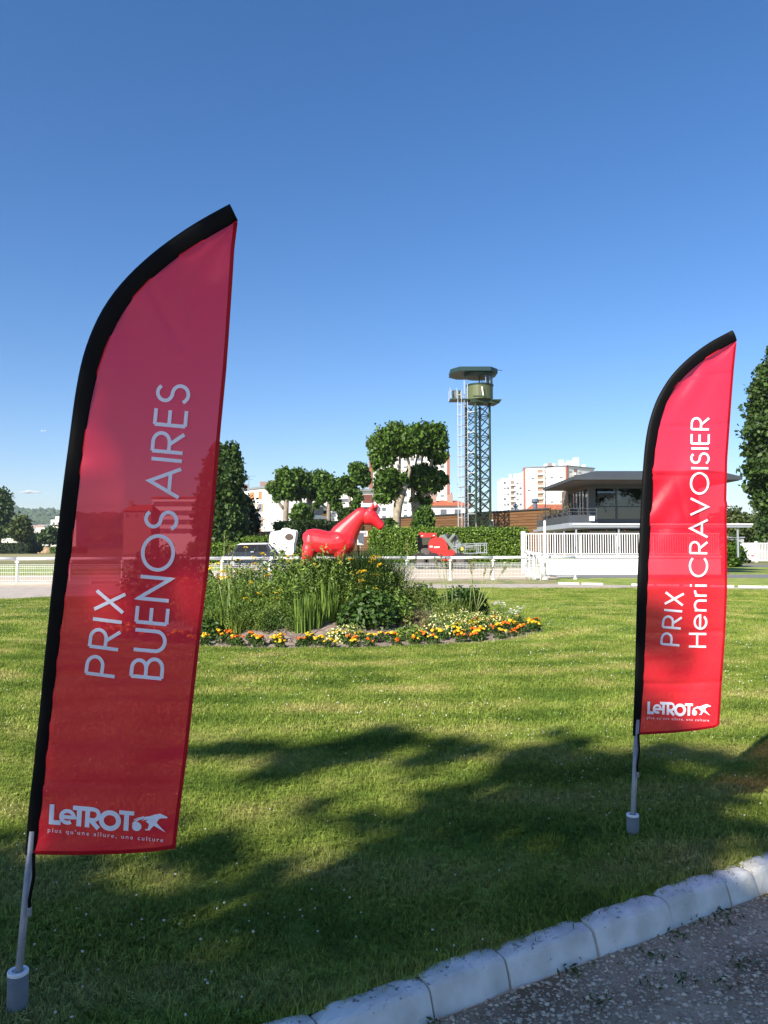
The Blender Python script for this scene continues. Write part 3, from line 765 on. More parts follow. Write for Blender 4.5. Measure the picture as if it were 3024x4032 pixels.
make_flag(F1, 'larger feather flag on the left, red with black sleeve, reading PRIX BUENOS AIRES', (119, 3360), (75, 3815), .0122, (71, 3827), .033, 3935,
    [('PRIX', (457, 2672), (501, 2334), 127, .105, .30), ('BUENOS AIRES', (642, 2680), (751, 1517), 134, .105, .235)],
    ((192, 3244), Vector((.995, .088)), Vector((.055, -1.0))),
    [(130, 3364), (300, 3366), (470, 3362), (610, 3352), (676, 3342), (692, 3337)], ((132, 3360), (116, 3590)))
F2 = Flag(4.24,
    [(2882, 1301), (2791, 1348), (2712, 1407), (2640, 1479), (2584, 1571), (2552, 1669), (2538, 1761), (2529, 1879), (2519, 2069), (2509, 2298), (2504, 2500), (2499, 2700), (2491, 2896)],
    [(2901, 1341), (2837, 1375), (2765, 1420), (2699, 1476), (2647, 1538), (2611, 1617), (2591, 1696), (2575, 1814), (2565, 2004), (2555, 2200), (2545, 2430), (2533, 2700), (2519, 2896)],
    [(2900, 1341), (2889, 1450), (2879, 1578), (2863, 1807), (2859, 1971), (2864, 1990), (2860, 2010), (2862, 2167), (2862, 2331), (2855, 2495), (2841, 2700), (2832, 2850)], wr2)
make_flag(F2, 'smaller feather flag on the right, red with black sleeve, reading PRIX Henri CRAVOISIER', (2506, 2893), (2493, 3197), .0135, (2491, 3209), .032, 3285,
    [('PRIX', (2679, 2546), (2697, 2334), 80, .11, .30), ('Henri CRAVOISIER', (2784, 2551), (2796, 1642), 76, .11, .24)],
    ((2549, 2811), Vector((.535, .0235)), Vector((.012, -.62))),
    [(2515, 2893), (2646, 2885), (2740, 2876), (2815, 2864), (2828, 2856), (2834, 2848)], ((2514, 2890), (2511, 3050)))

# ------------------------------------------------------------------ flower bed, horse statue, plants
def mound_h(x, y):
    r = math.sqrt(((x - BED_C.x) / BED_RX) ** 2 + ((y - BED_C.y) / BED_RY) ** 2)
    if r >= 1: return 0.0
    return 0.72 * (0.5 + 0.5 * math.cos(math.pi * r)) ** .9 + .02 * (1 - r) * math.sin(x * 3) * math.cos(y * 4)
M_SOIL = mat('bed_soil', (0.30, 0.235, 0.185), rough=.95, col2=(0.17, 0.125, 0.10), scale=6, bump=1.0, bscale=22)
mb = MB(); nr, na = 26, 96
for j in range(nr + 1):
    for i in range(na):
        a = 2 * math.pi * i / na; r = j / nr * (1.0 + .012 * math.sin(a * 7) + .01 * math.sin(a * 17)); x, y = BED_C.x + BED_RX * r * math.cos(a), BED_C.y + BED_RY * r * math.sin(a)
        e = 0.0 if j > nr - 2 else random.gauss(0, .012)
        mb.v.append((x, y, mound_h(x, y) + e + .006))
for j in range(nr):
    for i in range(na): mb.f.append((j * na + i, j * na + (i + 1) % na, (j + 1) * na + (i + 1) % na, (j + 1) * na + i))
bed = mb.build('flower_bed_soil', M_SOIL); bed['kind'] = 'structure'
def bed_area(n, rng):
    a = rng.uniform(3.2, 6.2, n); r = rng.uniform(.72, 1.0, n)
    x = BED_C.x + BED_RX * r * np.cos(a); y = BED_C.y + BED_RY * r * np.sin(a)
    return np.stack([x, y, [mound_h(p, q) + .004 for p, q in zip(x, y)]], 1)
M_CLOD = mat('soil_clod', (0.36, 0.29, 0.23), rough=.95, col2=(0.17, 0.13, 0.10), tone=True)
o = link('soil_clods', pebbles('soil_clods', 3500, bed_area, None, .008, .035, M_CLOD, RNG)); tag(o, 'crumbly brown soil clods around the edge of the flower bed', 'soil', kind='stuff')

# the red horse: tapered tubes welded into one skin
M_HORSE = mat('horse_red', (0.66, 0.020, 0.028), rough=.40, var=.03, scale=4, coat=.25, bump=.03, bscale=14, spec=.5)
KS = .001541
hx0 = at(1150 + 145 * .3014, 2100, 15.6).x; hz0 = at(1300, 1900, 15.6).z
def hp(cx, cz, y=0): return Vector((hx0 + (cx - 145) * KS, 15.6 + y, hz0 - cz * KS))
def limb(mb, pts, n=16, y=0.0):
    """pts: (x, z, half thickness in profile, half width); closed tapered tube in the profile plane"""
    C = [hp(p[0], p[1]) for p in pts]; b = len(mb.v)
    for i, p in enumerate(pts):
        t = (C[min(i + 1, len(C) - 1)] - C[max(i - 1, 0)]).normalized(); nn = Vector((-t.z, 0, t.x))
        yy = p[4] if len(p) > 4 else y
        for k in range(n):
            a = 2 * math.pi * k / n
            mb.v.append(tuple(C[i] + nn * (math.cos(a) * p[2] * KS) + Vector((0, math.sin(a) * p[3] * KS + yy, 0))))
    for i in range(len(pts) - 1):
        for k in range(n): mb.f.append((b + i * n + k, b + i * n + (k + 1) % n, b + (i + 1) * n + (k + 1) % n, b + (i + 1) * n + k))
    mb.f.append(tuple(b + k for k in range(n))[::-1]); e = b + (len(pts) - 1) * n; mb.f.append(tuple(e + k for k in range(n)))
mb = MB()
limb(mb, [(150, 770, 40, 30), (162, 765, 95, 75), (195, 760, 142, 115), (262, 768, 168, 148), (350, 785, 172, 158), (440, 800, 165, 165), (530, 808, 168, 168), (610, 800, 185, 162), (690, 790, 186, 150), (760, 800, 152, 126), (805, 805, 102, 94), (828, 808, 52, 50)])
limb(mb, [(640, 760, 185, 118), (690, 690, 186, 112), (740, 615, 156, 98), (800, 540, 128, 86), (860, 470, 110, 76), (915, 420, 102, 68), (955, 400, 82, 60), (975, 395, 50, 45)])
limb(mb, [(935, 420, 40, 45), (955, 430, 104, 68), (1000, 446, 118, 74), (1040, 468, 108, 70), (1082, 498, 82, 60), (1118, 530, 66, 52), (1148, 558, 60, 48), (1172, 580, 56, 46), (1190, 594, 34, 32)])
limb(mb, [(1110, 570, 22, 28), (1128, 582, 24, 28), (1145, 592, 14, 18)])                       # chin
for sy in (-1, 1):
    limb(mb, [(1030, 375, 34, 26, sy * .045), (1042, 335, 36, 24, sy * .055), (1056, 300, 25, 18, sy * .06), (1063, 268, 9, 8, sy * .06)] if sy < 0 else
             [(1070, 375, 34, 26, .045), (1086, 338, 34, 24, .055), (1104, 306, 24, 18, .06), (1117, 278, 9, 8, .06)])
    limb(mb, [(1035, 420, 16, 12, sy * .088), (1052, 428, 20, 16, sy * .090), (1066, 438, 14, 10, sy * .084)])       # brow and eye
    limb(mb, [(650, 780, 40, 40, sy * .10), (645, 870, 88, 64, sy * .12), (640, 960, 78, 56, sy * .13), (634, 1060, 52, 44, sy * .13), (630, 1150, 38, 34, sy * .13), (630, 1210, 42, 38, sy * .13), (628, 1330, 27, 25, sy * .13), (626, 1410, 36, 33, sy * .13), (640, 1470, 42, 38, sy * .13)])
    limb(mb, [(255, 740, 40, 40, sy * .10), (240, 800, 80, 64, sy * .12), (228, 880, 92, 72, sy * .13), (218, 960, 84, 66, sy * .14), (200, 1035, 66, 52, sy * .14), (172, 1120, 46, 38, sy * .14), (160, 1170, 46, 36, sy * .14), (180, 1320, 28, 26, sy * .14), (190, 1410, 36, 33, sy * .14), (205, 1470, 42, 38, sy * .14)])
    limb(mb, [(590, 680, 15, 15, sy * .16), (610, 720, 60, 40, sy * .18), (655, 790, 78, 42, sy * .185), (690, 860, 55, 36, sy * .16), (700, 890, 15, 15, sy * .14)])             # shoulder
    limb(mb, [(240, 650, 15, 15, sy * .13), (245, 700, 60, 40, sy * .15), (255, 780, 82, 48, sy * .165), (245, 860, 62, 42, sy * .16), (240, 900, 15, 15, sy * .14)])             # haunch
horse_me = mb.mesh('horse_body', M_HORSE)
ho = link('horse_statue', horse_me)
rm = ho.modifiers.new('weld', 'REMESH'); rm.mode = 'VOXEL'; rm.voxel_size = .013; rm.use_smooth_shade = True
sm = ho.modifiers.new('smooth', 'SMOOTH'); sm.factor = .6; sm.iterations = 6
dg = bpy.context.evaluated_depsgraph_get(); me2 = bpy.data.meshes.new_from_object(ho.evaluated_get(dg)); bpy.data.objects.remove(ho)
hroot = thing('horse_statue', 'glossy red life-size horse statue standing in the flower bed', 'statue', (hp(430, 0).x, 15.6, .55))
hb = link('body', me2, hroot); hb.location = -Vector(hroot.location)
for poly in me2.polygons: poly.use_smooth = True

# plant kinds; each is built once (or in a few variants) at the origin and copied
def blades(n, h0, h1, w, spread, lean, rng, droop=.5, segs=4):
    V, Fq, T = [], [], []
    for i in range(n):
        x, y = rng.normal(0, spread, 2); a = rng.uniform(0, 6.283); h = rng.uniform(h0, h1); ln = rng.uniform(.1, 1) * lean * h; ww = w * rng.uniform(.6, 1.2)
        a = math.atan2(y, x) + rng.normal(0, .7); dx, dy = math.cos(a), math.sin(a); b = len(V); t_ = rng.uniform(0, 1)
        for k in range(segs + 1):
            t = k / segs; hh = h * (t - droop * .35 * t ** 3); off = ln * t ** 1.8; wk = ww * (1 - t) ** .6 / 2 + .0005
            px, py = -dy * wk, dx * wk
            V += [(x + dx * off - px, y + dy * off - py, hh), (x + dx * off + px, y + dy * off + py, hh)]; T += [t_, t_]
        for k in range(segs): Fq.append((b + 2 * k, b + 2 * k + 1, b + 2 * k + 3, b + 2 * k + 2))
    return V, Fq, T
def blade_mesh(name, m, *a, **k):
    V, Fq, T = blades(*a, **k); return np_mesh(name, V, Fq, m, T)
def dome_pts(n, rx, rz, rng, z0=0.0, lo=.45):
    d = rng.normal(size=(n, 3)); d[:, 2] = np.abs(d[:, 2]); d /= np.linalg.norm(d, axis=1, keepdims=True)
    r = rng.uniform(lo, 1, (n, 1)) ** .6
    P = d * r * np.array([rx, rx, rz]); P[:, 2] += z0
    return P, d
L_DARK = leafmat('dark', (0.022, 0.055, 0.010), (0.085, 0.16, 0.026))
L_MID = leafmat('mid', (0.06, 0.12, 0.018), (0.22, 0.33, 0.055))
L_LIGHT = leafmat('light', (0.10, 0.16, 0.025), (0.30, 0.40, 0.08))
L_PALE = leafmat('pale', (0.09, 0.13, 0.03), (0.26, 0.32, 0.09))
L_DRY = leafmat('dry', (0.11, 0.085, 0.035), (0.30, 0.24, 0.10))
M_ORANGE = mat('petal_orange', (0.90, 0.27, 0.012), rough=.6, col2=(0.82, 0.15, 0.006), tone=True, transl=.15)
M_YELLOW = mat('petal_yellow', (0.92, 0.72, 0.03), rough=.6, col2=(0.90, 0.52, 0.015), tone=True, transl=.15)
M_CREAM = mat('petal_cream', (0.80, 0.78, 0.48), rough=.6, col2=(0.80, 0.72, 0.18), tone=True, transl=.15)
M_WHITE = mat('petal_white', (0.80, 0.80, 0.74), rough=.6, transl=.15)
M_STEM = mat('stem_green', (0.14, 0.20, 0.05), rough=.7)
M_PSTEM = mat('stem_pale', (0.27, 0.32, 0.11), rough=.7)

def pompom(name, m, r, rng):
    n = 34; d = rng.normal(size=(n, 3)); d[:, 2] = np.abs(d[:, 2]) * .9 - .1; d /= np.linalg.norm(d, axis=1, keepdims=True)
    return leaf_mesh(name, d * r * np.array([1, 1, .62]) * .8, r * .95, m, rng, aspect=.85, nbias=d * 1.2)
POMS = {'orange': [pompom('bloom', M_ORANGE, .030, RNG) for _ in range(2)], 'yellow': [pompom('bloom', M_YELLOW, .030, RNG) for _ in range(2)]}
MARI = []
for v in range(4):
    P, d = dome_pts(190, .125, .15, RNG, .01)
    MARI.append(leaf_mesh('foliage', P, .052, L_DARK, RNG, aspect=.38, nbias=d * .5))
def marigold(x, y, kind, s, v):
    u_ = CX + F_PX * x / y; r_ = float(bed_r(x, y))
    where = ('at the bed edge seen through the left flag' if u_ < 790 else 'at the front left, below the daylilies' if u_ < 1080 else 'in front of the upright sword leaves' if u_ < 1290 else 'near the front cream flower cushion' if u_ < 1480 else 'below the bare soil slope' if u_ < 1660
             else 'in the outer row at the right end of the bed' if r_ > .9 else 'in the inner rows below the largest cream cushion')
    lab = {'orange': 'small orange marigold plant ', 'yellow': 'small yellow marigold plant ', 'both': 'two-coloured marigold plant '}[kind] + where
    T = thing('marigold', lab, 'flower', (x, y, mound_h(x, y)), kind + ' marigolds ' + where, random.uniform(0, 6.28)); T.scale = (s, s, s)
    link('foliage', MARI[v % 4], T)
    k = random.randint(4, 8)
    for i in range(k):
        c = kind if kind != 'both' else random.choice(('orange', 'yellow'))
        b = link('bloom', random.choice(POMS[c]), T); a = random.uniform(0, 6.28); r = random.uniform(.0, .11)
        b.location = (r * math.cos(a), r * math.sin(a), .165 - r * .35 + random.uniform(-.01, .02)); b.rotation_euler = (random.gauss(0, .3), random.gauss(0, .3), random.uniform(0, 6))
        q = random.uniform(.65, 1.15); b.scale = (q, q, q)
# front band, then the dense right side
mi = 0
for row, (r, n, j) in enumerate([(.965, 23, .06), (.90, 23, .05), (.845, 18, .05)]):
    for i in range(n):
        a = math.radians(195 + 118 * (i + .5 + random.uniform(-.3, .3)) / n); rr = r + random.uniform(-.02, .015)
        x, y = BED_C.x + BED_RX * rr * math.cos(a), BED_C.y + BED_RY * rr * math.sin(a)
        marigold(x, y, random.choice(('orange', 'yellow', 'yellow', 'both')), random.uniform(.7, 1.05), mi); mi += 1
for i in range(30):
    a = math.radians(312 + 52 * (i % 10 + random.uniform(.1, .9)) / 10); rr = .95 - .075 * (i // 10) + random.uniform(-.025, .02)
    x, y = BED_C.x + BED_RX * rr * math.cos(a), BED_C.y + BED_RY * rr * math.sin(a)
    marigold(x, y, random.choice(('orange', 'yellow', 'yellow', 'both')), random.uniform(.75, 1.1), mi); mi += 1

# taller plants
def umbel(m, r, rng):
    P = rng.normal(size=(60, 3)) * r * .5; P[:, 2] = -((P[:, 0] ** 2 + P[:, 1] ** 2) / r) * .35 + rng.uniform(-.003, .003, 60)
    return leaf_mesh('flower_head', P, r * .42, m, rng, aspect=.9, tilt=.25)
UMB = [umbel(M_YELLOW, .055, RNG) for _ in range(2)]; UMBW = [umbel(M_WHITE, .05, RNG) for _ in range(2)]
def yarrow(x, y, s, heads, label, white=False, hgt=.85):
    T = thing('yarrow_plant', label, 'flower', (x, y, mound_h(x, y) - .02), 'white yarrow' if white else 'yellow yarrow', random.uniform(0, 6.28)); T.scale = (s, s, s)
    n = 900; hh = RNG.uniform(0, 1, n); P = np.stack([RNG.normal(0, .17, n) * (1.1 - .4 * hh), RNG.normal(0, .17, n) * (1.1 - .4 * hh), hh * hgt * .72], 1)
    link('foliage', leaf_mesh('foliage', P, .10, L_LIGHT if white else random.choice((L_MID, L_MID, L_LIGHT)), RNG, aspect=.22), T)
    for i in range(heads):
        a = random.uniform(0, 6.28); r = abs(random.gauss(0, .25)); h = hgt * random.uniform(.75, 1.3) - r * .25; tx, ty = r * math.cos(a), r * math.sin(a)
        st = MB().tube([(tx * .4, ty * .4, 0), (tx * .8, ty * .8, h * .6), (tx, ty, h)], [.005, .004, .003], 4, cap=False).build('stem', M_STEM, T, local=True)
        f = link('flower_head', random.choice(UMBW if white else UMB), st); f.location = (tx, ty, h); f.rotation_euler = (random.gauss(0, .25), random.gauss(0, .25), random.uniform(0, 6)); q = random.uniform(.7, 1.25); f.scale = (q, q, q)
    return T
def px_bed(u, Y): return (u - CX) / F_PX * Y
for u, Y, s, h, lab in [(835, 14.6, 1.05, 6, 'yellow yarrow plant beside the right edge of the left flag'), (905, 14.4, 1.0, 7, 'yellow yarrow in front of the dark parked car'),
                        (985, 14.9, 1.0, 6, 'yellow yarrow below the white horse trailer'), (1060, 14.0, .9, 5, 'yellow yarrow left of the horse on the mound'), (1010, 13.55, .72, 4, 'low yellow yarrow above the front marigolds'),
                        (1150, 14.7, .9, 9, 'yellow yarrow blooming around the horse hind legs'), (1240, 14.4, .75, 8, 'yellow yarrow under the horse belly'),
                        (1385, 14.3, .85, 8, 'yellow yarrow below the horse chest'), (1440, 14.0, .85, 8, 'yellow yarrow in front of the horse muzzle, on the slope'), (1490, 14.7, .85, 8, 'yellow yarrow right of the horse grass clump'),
                        (1095, 13.4, .6, 3, 'short yellow yarrow between sword leaves and lilies'), (720, 14.6, 1.0, 5, 'yellow yarrow behind the left flag cloth')]:
    yarrow(px_bed(u, Y), Y, s, h, lab)
for u, Y, s, h in [(1960, 15.2, .55, 13), (2010, 15.0, .5, 13), (2035, 15.6, .5, 10)]:
    yarrow(px_bed(u, Y), Y, s, h, 'white yarrow at the right end of the flower bed', True, .7)

GRASS = [blade_mesh('blades', leafmat('ornamental', (0.018, 0.05, 0.014), (0.08, 0.15, 0.03)), 420, .65, 1.15, .012, .13, .75, RNG, droop=.9) for _ in range(2)]
SWORD = [blade_mesh('blades', L_MID, 110, .30, .68, .034, .09, .25, RNG, droop=.1) for _ in range(2)]
LILY = [blade_mesh('blades', L_LIGHT, 130, .30, .62, .024, .10, .7, RNG, droop=.6) for _ in range(2)]
MEAD = [blade_mesh('blades', L_MID, 300, .40, .95, .018, .20, .45, RNG, droop=.5) for _ in range(2)]
PEREN = []
for v_ in range(4):
    C_ = []
    for k_ in range(34):
        x_, y_ = RNG.normal(0, .2, 2); h_ = RNG.uniform(.45, 1.0); lx_, ly_ = RNG.normal(0, .16, 2)
        for t_ in np.linspace(.12, 1, 26): C_.append((x_ + lx_ * t_ + RNG.normal(0, .035), y_ + ly_ * t_ + RNG.normal(0, .035), h_ * t_))
    PEREN.append(leaf_mesh('leaves', np.array(C_), .068, (L_MID, L_LIGHT, L_MID, L_DARK)[v_], RNG, aspect=(.24, .36, .32, .42)[v_]))
def clump(name, me, u, Y, s, label, cat='plant', group=None, sz=None):
    x = px_bed(u, Y); T = thing(name, label, cat, (x, Y, mound_h(x, Y) - .02), group, random.uniform(0, 6.28)); T.scale = (s, s, sz or s * (1.12 if name == 'ornamental_grass' else 1))
    link('leaves', me, T); return T
for i, (u, Y, s) in enumerate([(1330, 14.9, .95), (1395, 14.75, 1.1), (1440, 15.1, 1.15), (1480, 14.8, 1.05), (1510, 15.3, 1.0), (1290, 15.0, .8), (1550, 15.2, .85), (1405, 14.2, .9), (1345, 14.3, .85), (1205, 15.0, .72), (1265, 14.6, .8), (1235, 14.5, .75), (1190, 15.05, .88), (1228, 15.0, .9), (1268, 15.05, .88), (1302, 15.0, .92), (1340, 15.05, .95), (1310, 14.6, .85), (1460, 14.3, .85)]):
    clump('ornamental_grass', GRASS[i % 2], u, Y, s, 'dark arching ornamental grass clump at the foot of the horse', 'grass', 'ornamental grass around the horse')
for i, (u, Y, s, sz, lab) in enumerate([(1195, 13.1, 1.0, 1.1, 'upright sword-leaved clump rising from the front soil, left of the cream flowers'), (1230, 13.3, .9, 1.0, 'second sword-leaved clump, just right of the front upright clump'),
                                   (890, 13.3, 1.0, 1.0, 'sword-leaved clump by the right edge of the left flag'), (1290, 13.6, 1.0, 1.2, 'tall sword-leaved clump below the horse shoulder')]):
    clump('sword_leaf_plant', SWORD[i % 2], u, Y, s, lab, 'plant', 'sword-leaved plants', sz * s)
for i, (u, Y, s, lab) in enumerate([(845, 13.25, .95, 'light green daylily clump next to the left flag'), (930, 13.15, .85, 'light green daylily clump behind the front yellow marigolds'), (985, 13.6, .8, 'light green daylily clump in the middle of the left slope'),
                               (1745, 14.5, .85, 'light green daylily clump right of the mound top'), (1640, 14.9, .8, 'light green daylily clump behind the dry patch'), (1810, 14.8, .9, 'light green daylily clump under the leaning seed stalks')]):
    clump('daylily', LILY[i % 2], u, Y, s, lab, 'plant', 'daylilies in the bed')
for i in range(52):
    u = random.uniform(700, 1560); Y = random.uniform(13.7, 15.3) if u < 1200 else random.uniform(13.9, 14.9)
    s = random.uniform(.72, 1.08) * (1 - .38 * abs(u - 1240) / 500) * (1.1 if u < 1185 else .98)
    if i % 4 == 0: clump('meadow_grass', MEAD[i % 2], u, Y, s * .85, 'mid-green upright meadow grass tuft filling the mound', 'grass', 'meadow grass tufts on the mound')
    else: clump('leafy_perennial', PEREN[i % 4], u, Y, s * random.uniform(.85, 1.15), ('narrow-leaved mid-green', 'light green', 'small-leaved mid-green', 'dark green')[i % 4] + ' perennial ' + ('left of the horse, near the left flag' if u < 1000 else 'just left of the horse rump' if u < 1190 else 'at the foot of the horse body' if u < 1400 else 'below the horse head'), 'plant', 'leafy perennials on the mound')

for i in range(14):
    u = 830 + i * 27 + random.uniform(-10, 10); Y = random.uniform(13.05, 13.45)
    clump('leafy_perennial', PEREN[(i * 3) % 4], u, Y, random.uniform(.38, .55), ('narrow-leaved mid-green', 'light green', 'small-leaved mid-green', 'dark green')[(i * 3) % 4] + ' low perennial along the lower edge of the planting, behind the marigolds', 'plant', 'low perennials behind the marigolds')
def bush(name, u, Y, rx, rz, n, leaf, m, label, cat='bush', aspect=.55, flowers=None, group=None, z0=0.0):
    x = px_bed(u, Y); T = thing(name, label, cat, (x, Y, mound_h(x, Y) - .03), group)
    P, d = dome_pts(n, rx, rz, RNG, z0); P += RNG.normal(size=P.shape) * rx * .07
    link('foliage', leaf_mesh('foliage', P, leaf, m, RNG, aspect=aspect, nbias=d * .6), T)
    if flowers:
        fm, fn, fs = flowers; P, d = dome_pts(fn, rx * 1.03, rz * 1.08, RNG, z0 + .01, lo=.86)
        link('flowers', leaf_mesh('flowers', P, fs, fm, RNG, aspect=1.0, nbias=d * 1.2), T)['kind'] = 'stuff'
    return T
bush('leafy_bush', 1465, 13.55, .48, .62, 900, .10, L_DARK, 'dark broad-leaved bush below the horse head, on the front slope')
bush('leafy_bush', 1400, 13.4, .36, .45, 520, .10, L_DARK, 'dark broad-leaved bush beside the cream flower cushion')
bush('leafy_bush', 1545, 13.9, .45, .55, 800, .08, L_MID, 'mid-green bush on the slope right of the dark broad-leaved bush')
bush('leafy_bush', 1610, 13.0, .30, .24, 420, .075, L_MID, 'low round green bush between orange marigolds')
bush('leafy_bush', 830, 13.1, .30, .36, 420, .085, L_DARK, 'dark low bush at the lower right edge of the left flag')
bush('leafy_bush', 1100, 13.25, .42, .38, 700, .055, L_DARK, 'dark bushy plant behind the front marigolds, left of the sword leaves', aspect=.35)
bush('leafy_bush', 620, 15.0, .75, 1.55, 2200, .11, L_DARK, 'tall dark shrub showing through the left flag')
bush('leafy_bush', 740, 15.5, .7, 1.2, 1500, .10, L_DARK, 'second dark shrub showing through the left flag, at its right edge')
bush('leafy_bush', 1800, 15.2, .42, .58, 1200, .075, L_DARK, 'dark round bush behind the daylilies on the right')
bush('leafy_bush', 1850, 15.6, .42, .62, 1200, .075, L_DARK, 'dark round bush at the foot of the leaning seed stalks')
bush('leafy_bush', 1655, 15.2, .40, .5, 900, .07, L_MID, 'green bush beneath the red machine in the view')
bush('leafy_bush', 1590, 14.6, .55, .55, 1100, .055, L_PALE, 'pale yellow-green feathery plant on the right shoulder of the mound', aspect=.3)
bush('leafy_bush', 1700, 14.2, .55, .30, 900, .05, L_PALE, 'low yellow-green plant above the cream flowers', aspect=.3)
bush('dry_plant', 1625, 13.7, .38, .30, 420, .07, L_DRY, 'dry brown dying plant on the right slope', 'plant', aspect=.2)
bush('dry_plant', 1675, 13.5, .28, .2, 240, .06, L_DRY, 'small dry plant beside bare soil', 'plant', aspect=.2)
bush('flower_cushion', 1370, 12.75, .40, .24, 700, .04, L_LIGHT, 'cream flower cushion at the front, beside the dark bush', 'flower', flowers=(M_CREAM, 130, .030))
bush('flower_cushion', 1745, 13.6, .50, .30, 900, .04, L_MID, 'largest cream flower cushion, on the right slope', 'flower', flowers=(M_CREAM, 230, .032))
bush('flower_cushion', 1830, 14.1, .50, .30, 900, .04, L_MID, 'cream flower cushion right of the largest one', 'flower', flowers=(M_CREAM, 210, .032))
bush('flower_cushion', 1915, 14.6, .48, .28, 900, .04, L_LIGHT, 'cream and yellow flower cushion beside the white yarrow', 'flower', flowers=(M_CREAM, 200, .032))
bush('flower_cushion', 1765, 14.5, .45, .28, 700, .04, L_LIGHT, 'cream flower cushion below the daylily leaves', 'flower', flowers=(M_CREAM, 120, .030))
# seed stalks, pale green, leaning out
def stalks(u, Y, items, label):
    x = px_bed(u, Y); z = mound_h(x, Y); T = thing('seed_stalk_plant', label, 'plant', (x, Y, z))
    for (uu, vv) in items:
        e = at(uu, vv, Y - random.uniform(0, .2)); b = Vector((x + random.gauss(0, .05), Y, z)); m_ = b.lerp(e, .55) + Vector((0, 0, .03))
        MB().tube([b, m_, e], [.009, .007, .005], 5).build('stalk', M_PSTEM, T, smooth=True)
        s = e.lerp(m_, .42); P = np.array([s.lerp(e, t) for t in RNG.uniform(0, 1.06, 70)]) - np.array(T.location) + RNG.normal(size=(70, 3)) * .012
        link('seed_head', leaf_mesh('seed_head', P, .030, L_DRY if random.random() < .6 else L_PALE, RNG, aspect=.5), T)
stalks(1862, 14.9, [(2003, 2215), (1945, 2225), (1915, 2225), (1866, 2200), (1850, 2215)], 'fan of pale seed stalks leaning right above the cream flowers')
stalks(1770, 14.6, [(1735, 2185), (1780, 2205), (1756, 2200), (1712, 2195)], 'upright pale seed stalks in front of the red machine')
stalks(1590, 14.9, [(1605, 2130), (1580, 2190), (1640, 2190)], 'thin seed stalks left of the red machine')
stalks(880, 14.4, [(884, 2100), (922, 2160), (905, 2140)], 'tall pale seed stalks beside the left flag')
stalks(905, 13.4, [(893, 2230), (912, 2240), (855, 2260)], 'pale seed stalks rising from the sword leaves by the left flag')

# ------------------------------------------------------------------ white running rail along the track
M_WPAINT = mat('white_paint', (0.80, 0.80, 0.79), rough=.4, var=.04, scale=3)
M_WMESH = mat('white_wire', (0.78, 0.78, 0.77), rough=.5)
FA, FB = Vector((-24.8, 32.4, 0)), Vector((9.75, 39.6, 0))
rail = thing('running_rail', 'long white running rail with wire mesh panels along the sandy track', 'fence', FA)
fd = (FB - FA).normalized(); fn_ = Vector((-fd.y, fd.x, 0)); flen = (FB - FA).length; nP = 16; sp = flen / nP
post_me = MB().tube([(0, 0, 0), (0, 0, 1.04)], .052, 10).lathe((0, 0, 0), [(.11, 0), (.10, .03), (.055, .07)], 10).box((0, 0, .96), (.16, .16, .05)).mesh('post', M_WPAINT, smooth=False)
wire = MB(); wl = sp - .16
for i in range(int(wl / .075)): wire.bar((.08 + i * .075, 0, .14), (.08 + i * .075, 0, .84), .0085)
for z in (.14, .32, .50, .68, .76, .84): wire.bar((.04, 0, z), (.04 + wl + .04, 0, z), .014)
wire_me = wire.mesh('mesh_panel', M_WMESH)
ang = math.atan2(fd.y, fd.x)
for i in range(nP + 1):
    p_ = link('post', post_me, rail); p_.location = fd * (sp * i); p_.rotation_euler.z = ang
    if i < nP:
        w = link('mesh_panel', wire_me, rail); w.location = fd * (sp * i); w.rotation_euler.z = ang
        a = FA + fd * (sp * i) + Vector((0, 0, 1.10)); b = FA + fd * (sp * (i + 1) - .012) + Vector((0, 0, 1.10))
        MB().tube([a - fn_ * .03, b - fn_ * .03], .072, 12).build('rail', M_WPAINT, rail, smooth=True)
# concrete footing strip on the left stretch
MB().box(FA + fd * 6 - fn_ * .12 + Vector((0, 0, .03)), (12, .28, .12), rz=ang).build('footing', mat('concrete', (0.50, 0.48, 0.44), rough=.9, var=.12, scale=3), rail)
# return rail at the opening and the tall pole
gt_ = thing('gate_rail', 'short white gate rail turned inward beside the tall white pole', 'gate', at(2070, 2281, 38.6) * 1.0)
a, b = at(2066, 2170, 39.6), at(2131, 2184, 37.6)
MB().tube([a, a.lerp(b, .5) - Vector((0, 0, .03)), b], .085, 12).build('rail', M_WPAINT, gt_, smooth=True)
for q, (u, Y, z1) in enumerate([(2070, 39.5, 1.35), (2128, 37.6, 1.15), (2084, 39.0, 1.3), (2100, 38.5, 1.25)]):
    x = (u - CX) / F_PX * Y; MB().tube([(x, Y, 0), (x, Y, z1)], .05 if q < 2 else .035, 10).build('post', M_WPAINT, gt_, smooth=True)
wm = MB()
for i in range(22):
    t = i / 22; q = at(2072, 2250, 39.4).lerp(at(2126, 2250, 37.7), t); z1 = 1.2 - .15 * t
    wm.bar((q.x, q.y, .12), (q.x + .03 * math.sin(i * 2), q.y, z1), .010)
for z in (.3, .6, .9): wm.bar((at(2072, 2200, 39.4).x, 39.4, z), (at(2126, 2200, 37.7).x, 37.7, z), .012)
wm.build('netting', M_WMESH, gt_)
pl = thing('white_pole', 'tall white pole standing by the gate rail before the terrace wall', 'pole', (at(2147, 2280, 38.8).x, 38.8, 0))
x = at(2147, 2280, 38.8).x
MB().tube([(x, 38.8, 0), (x, 38.8, at(2147, 2050, 38.8).z)], .055, 10).build('shaft', M_WPAINT, pl, smooth=True)
MB().lathe((x, 38.8, 0), [(.16, 0), (.15, .05), (.07, .14)], 12).build('foot', M_WPAINT, pl)

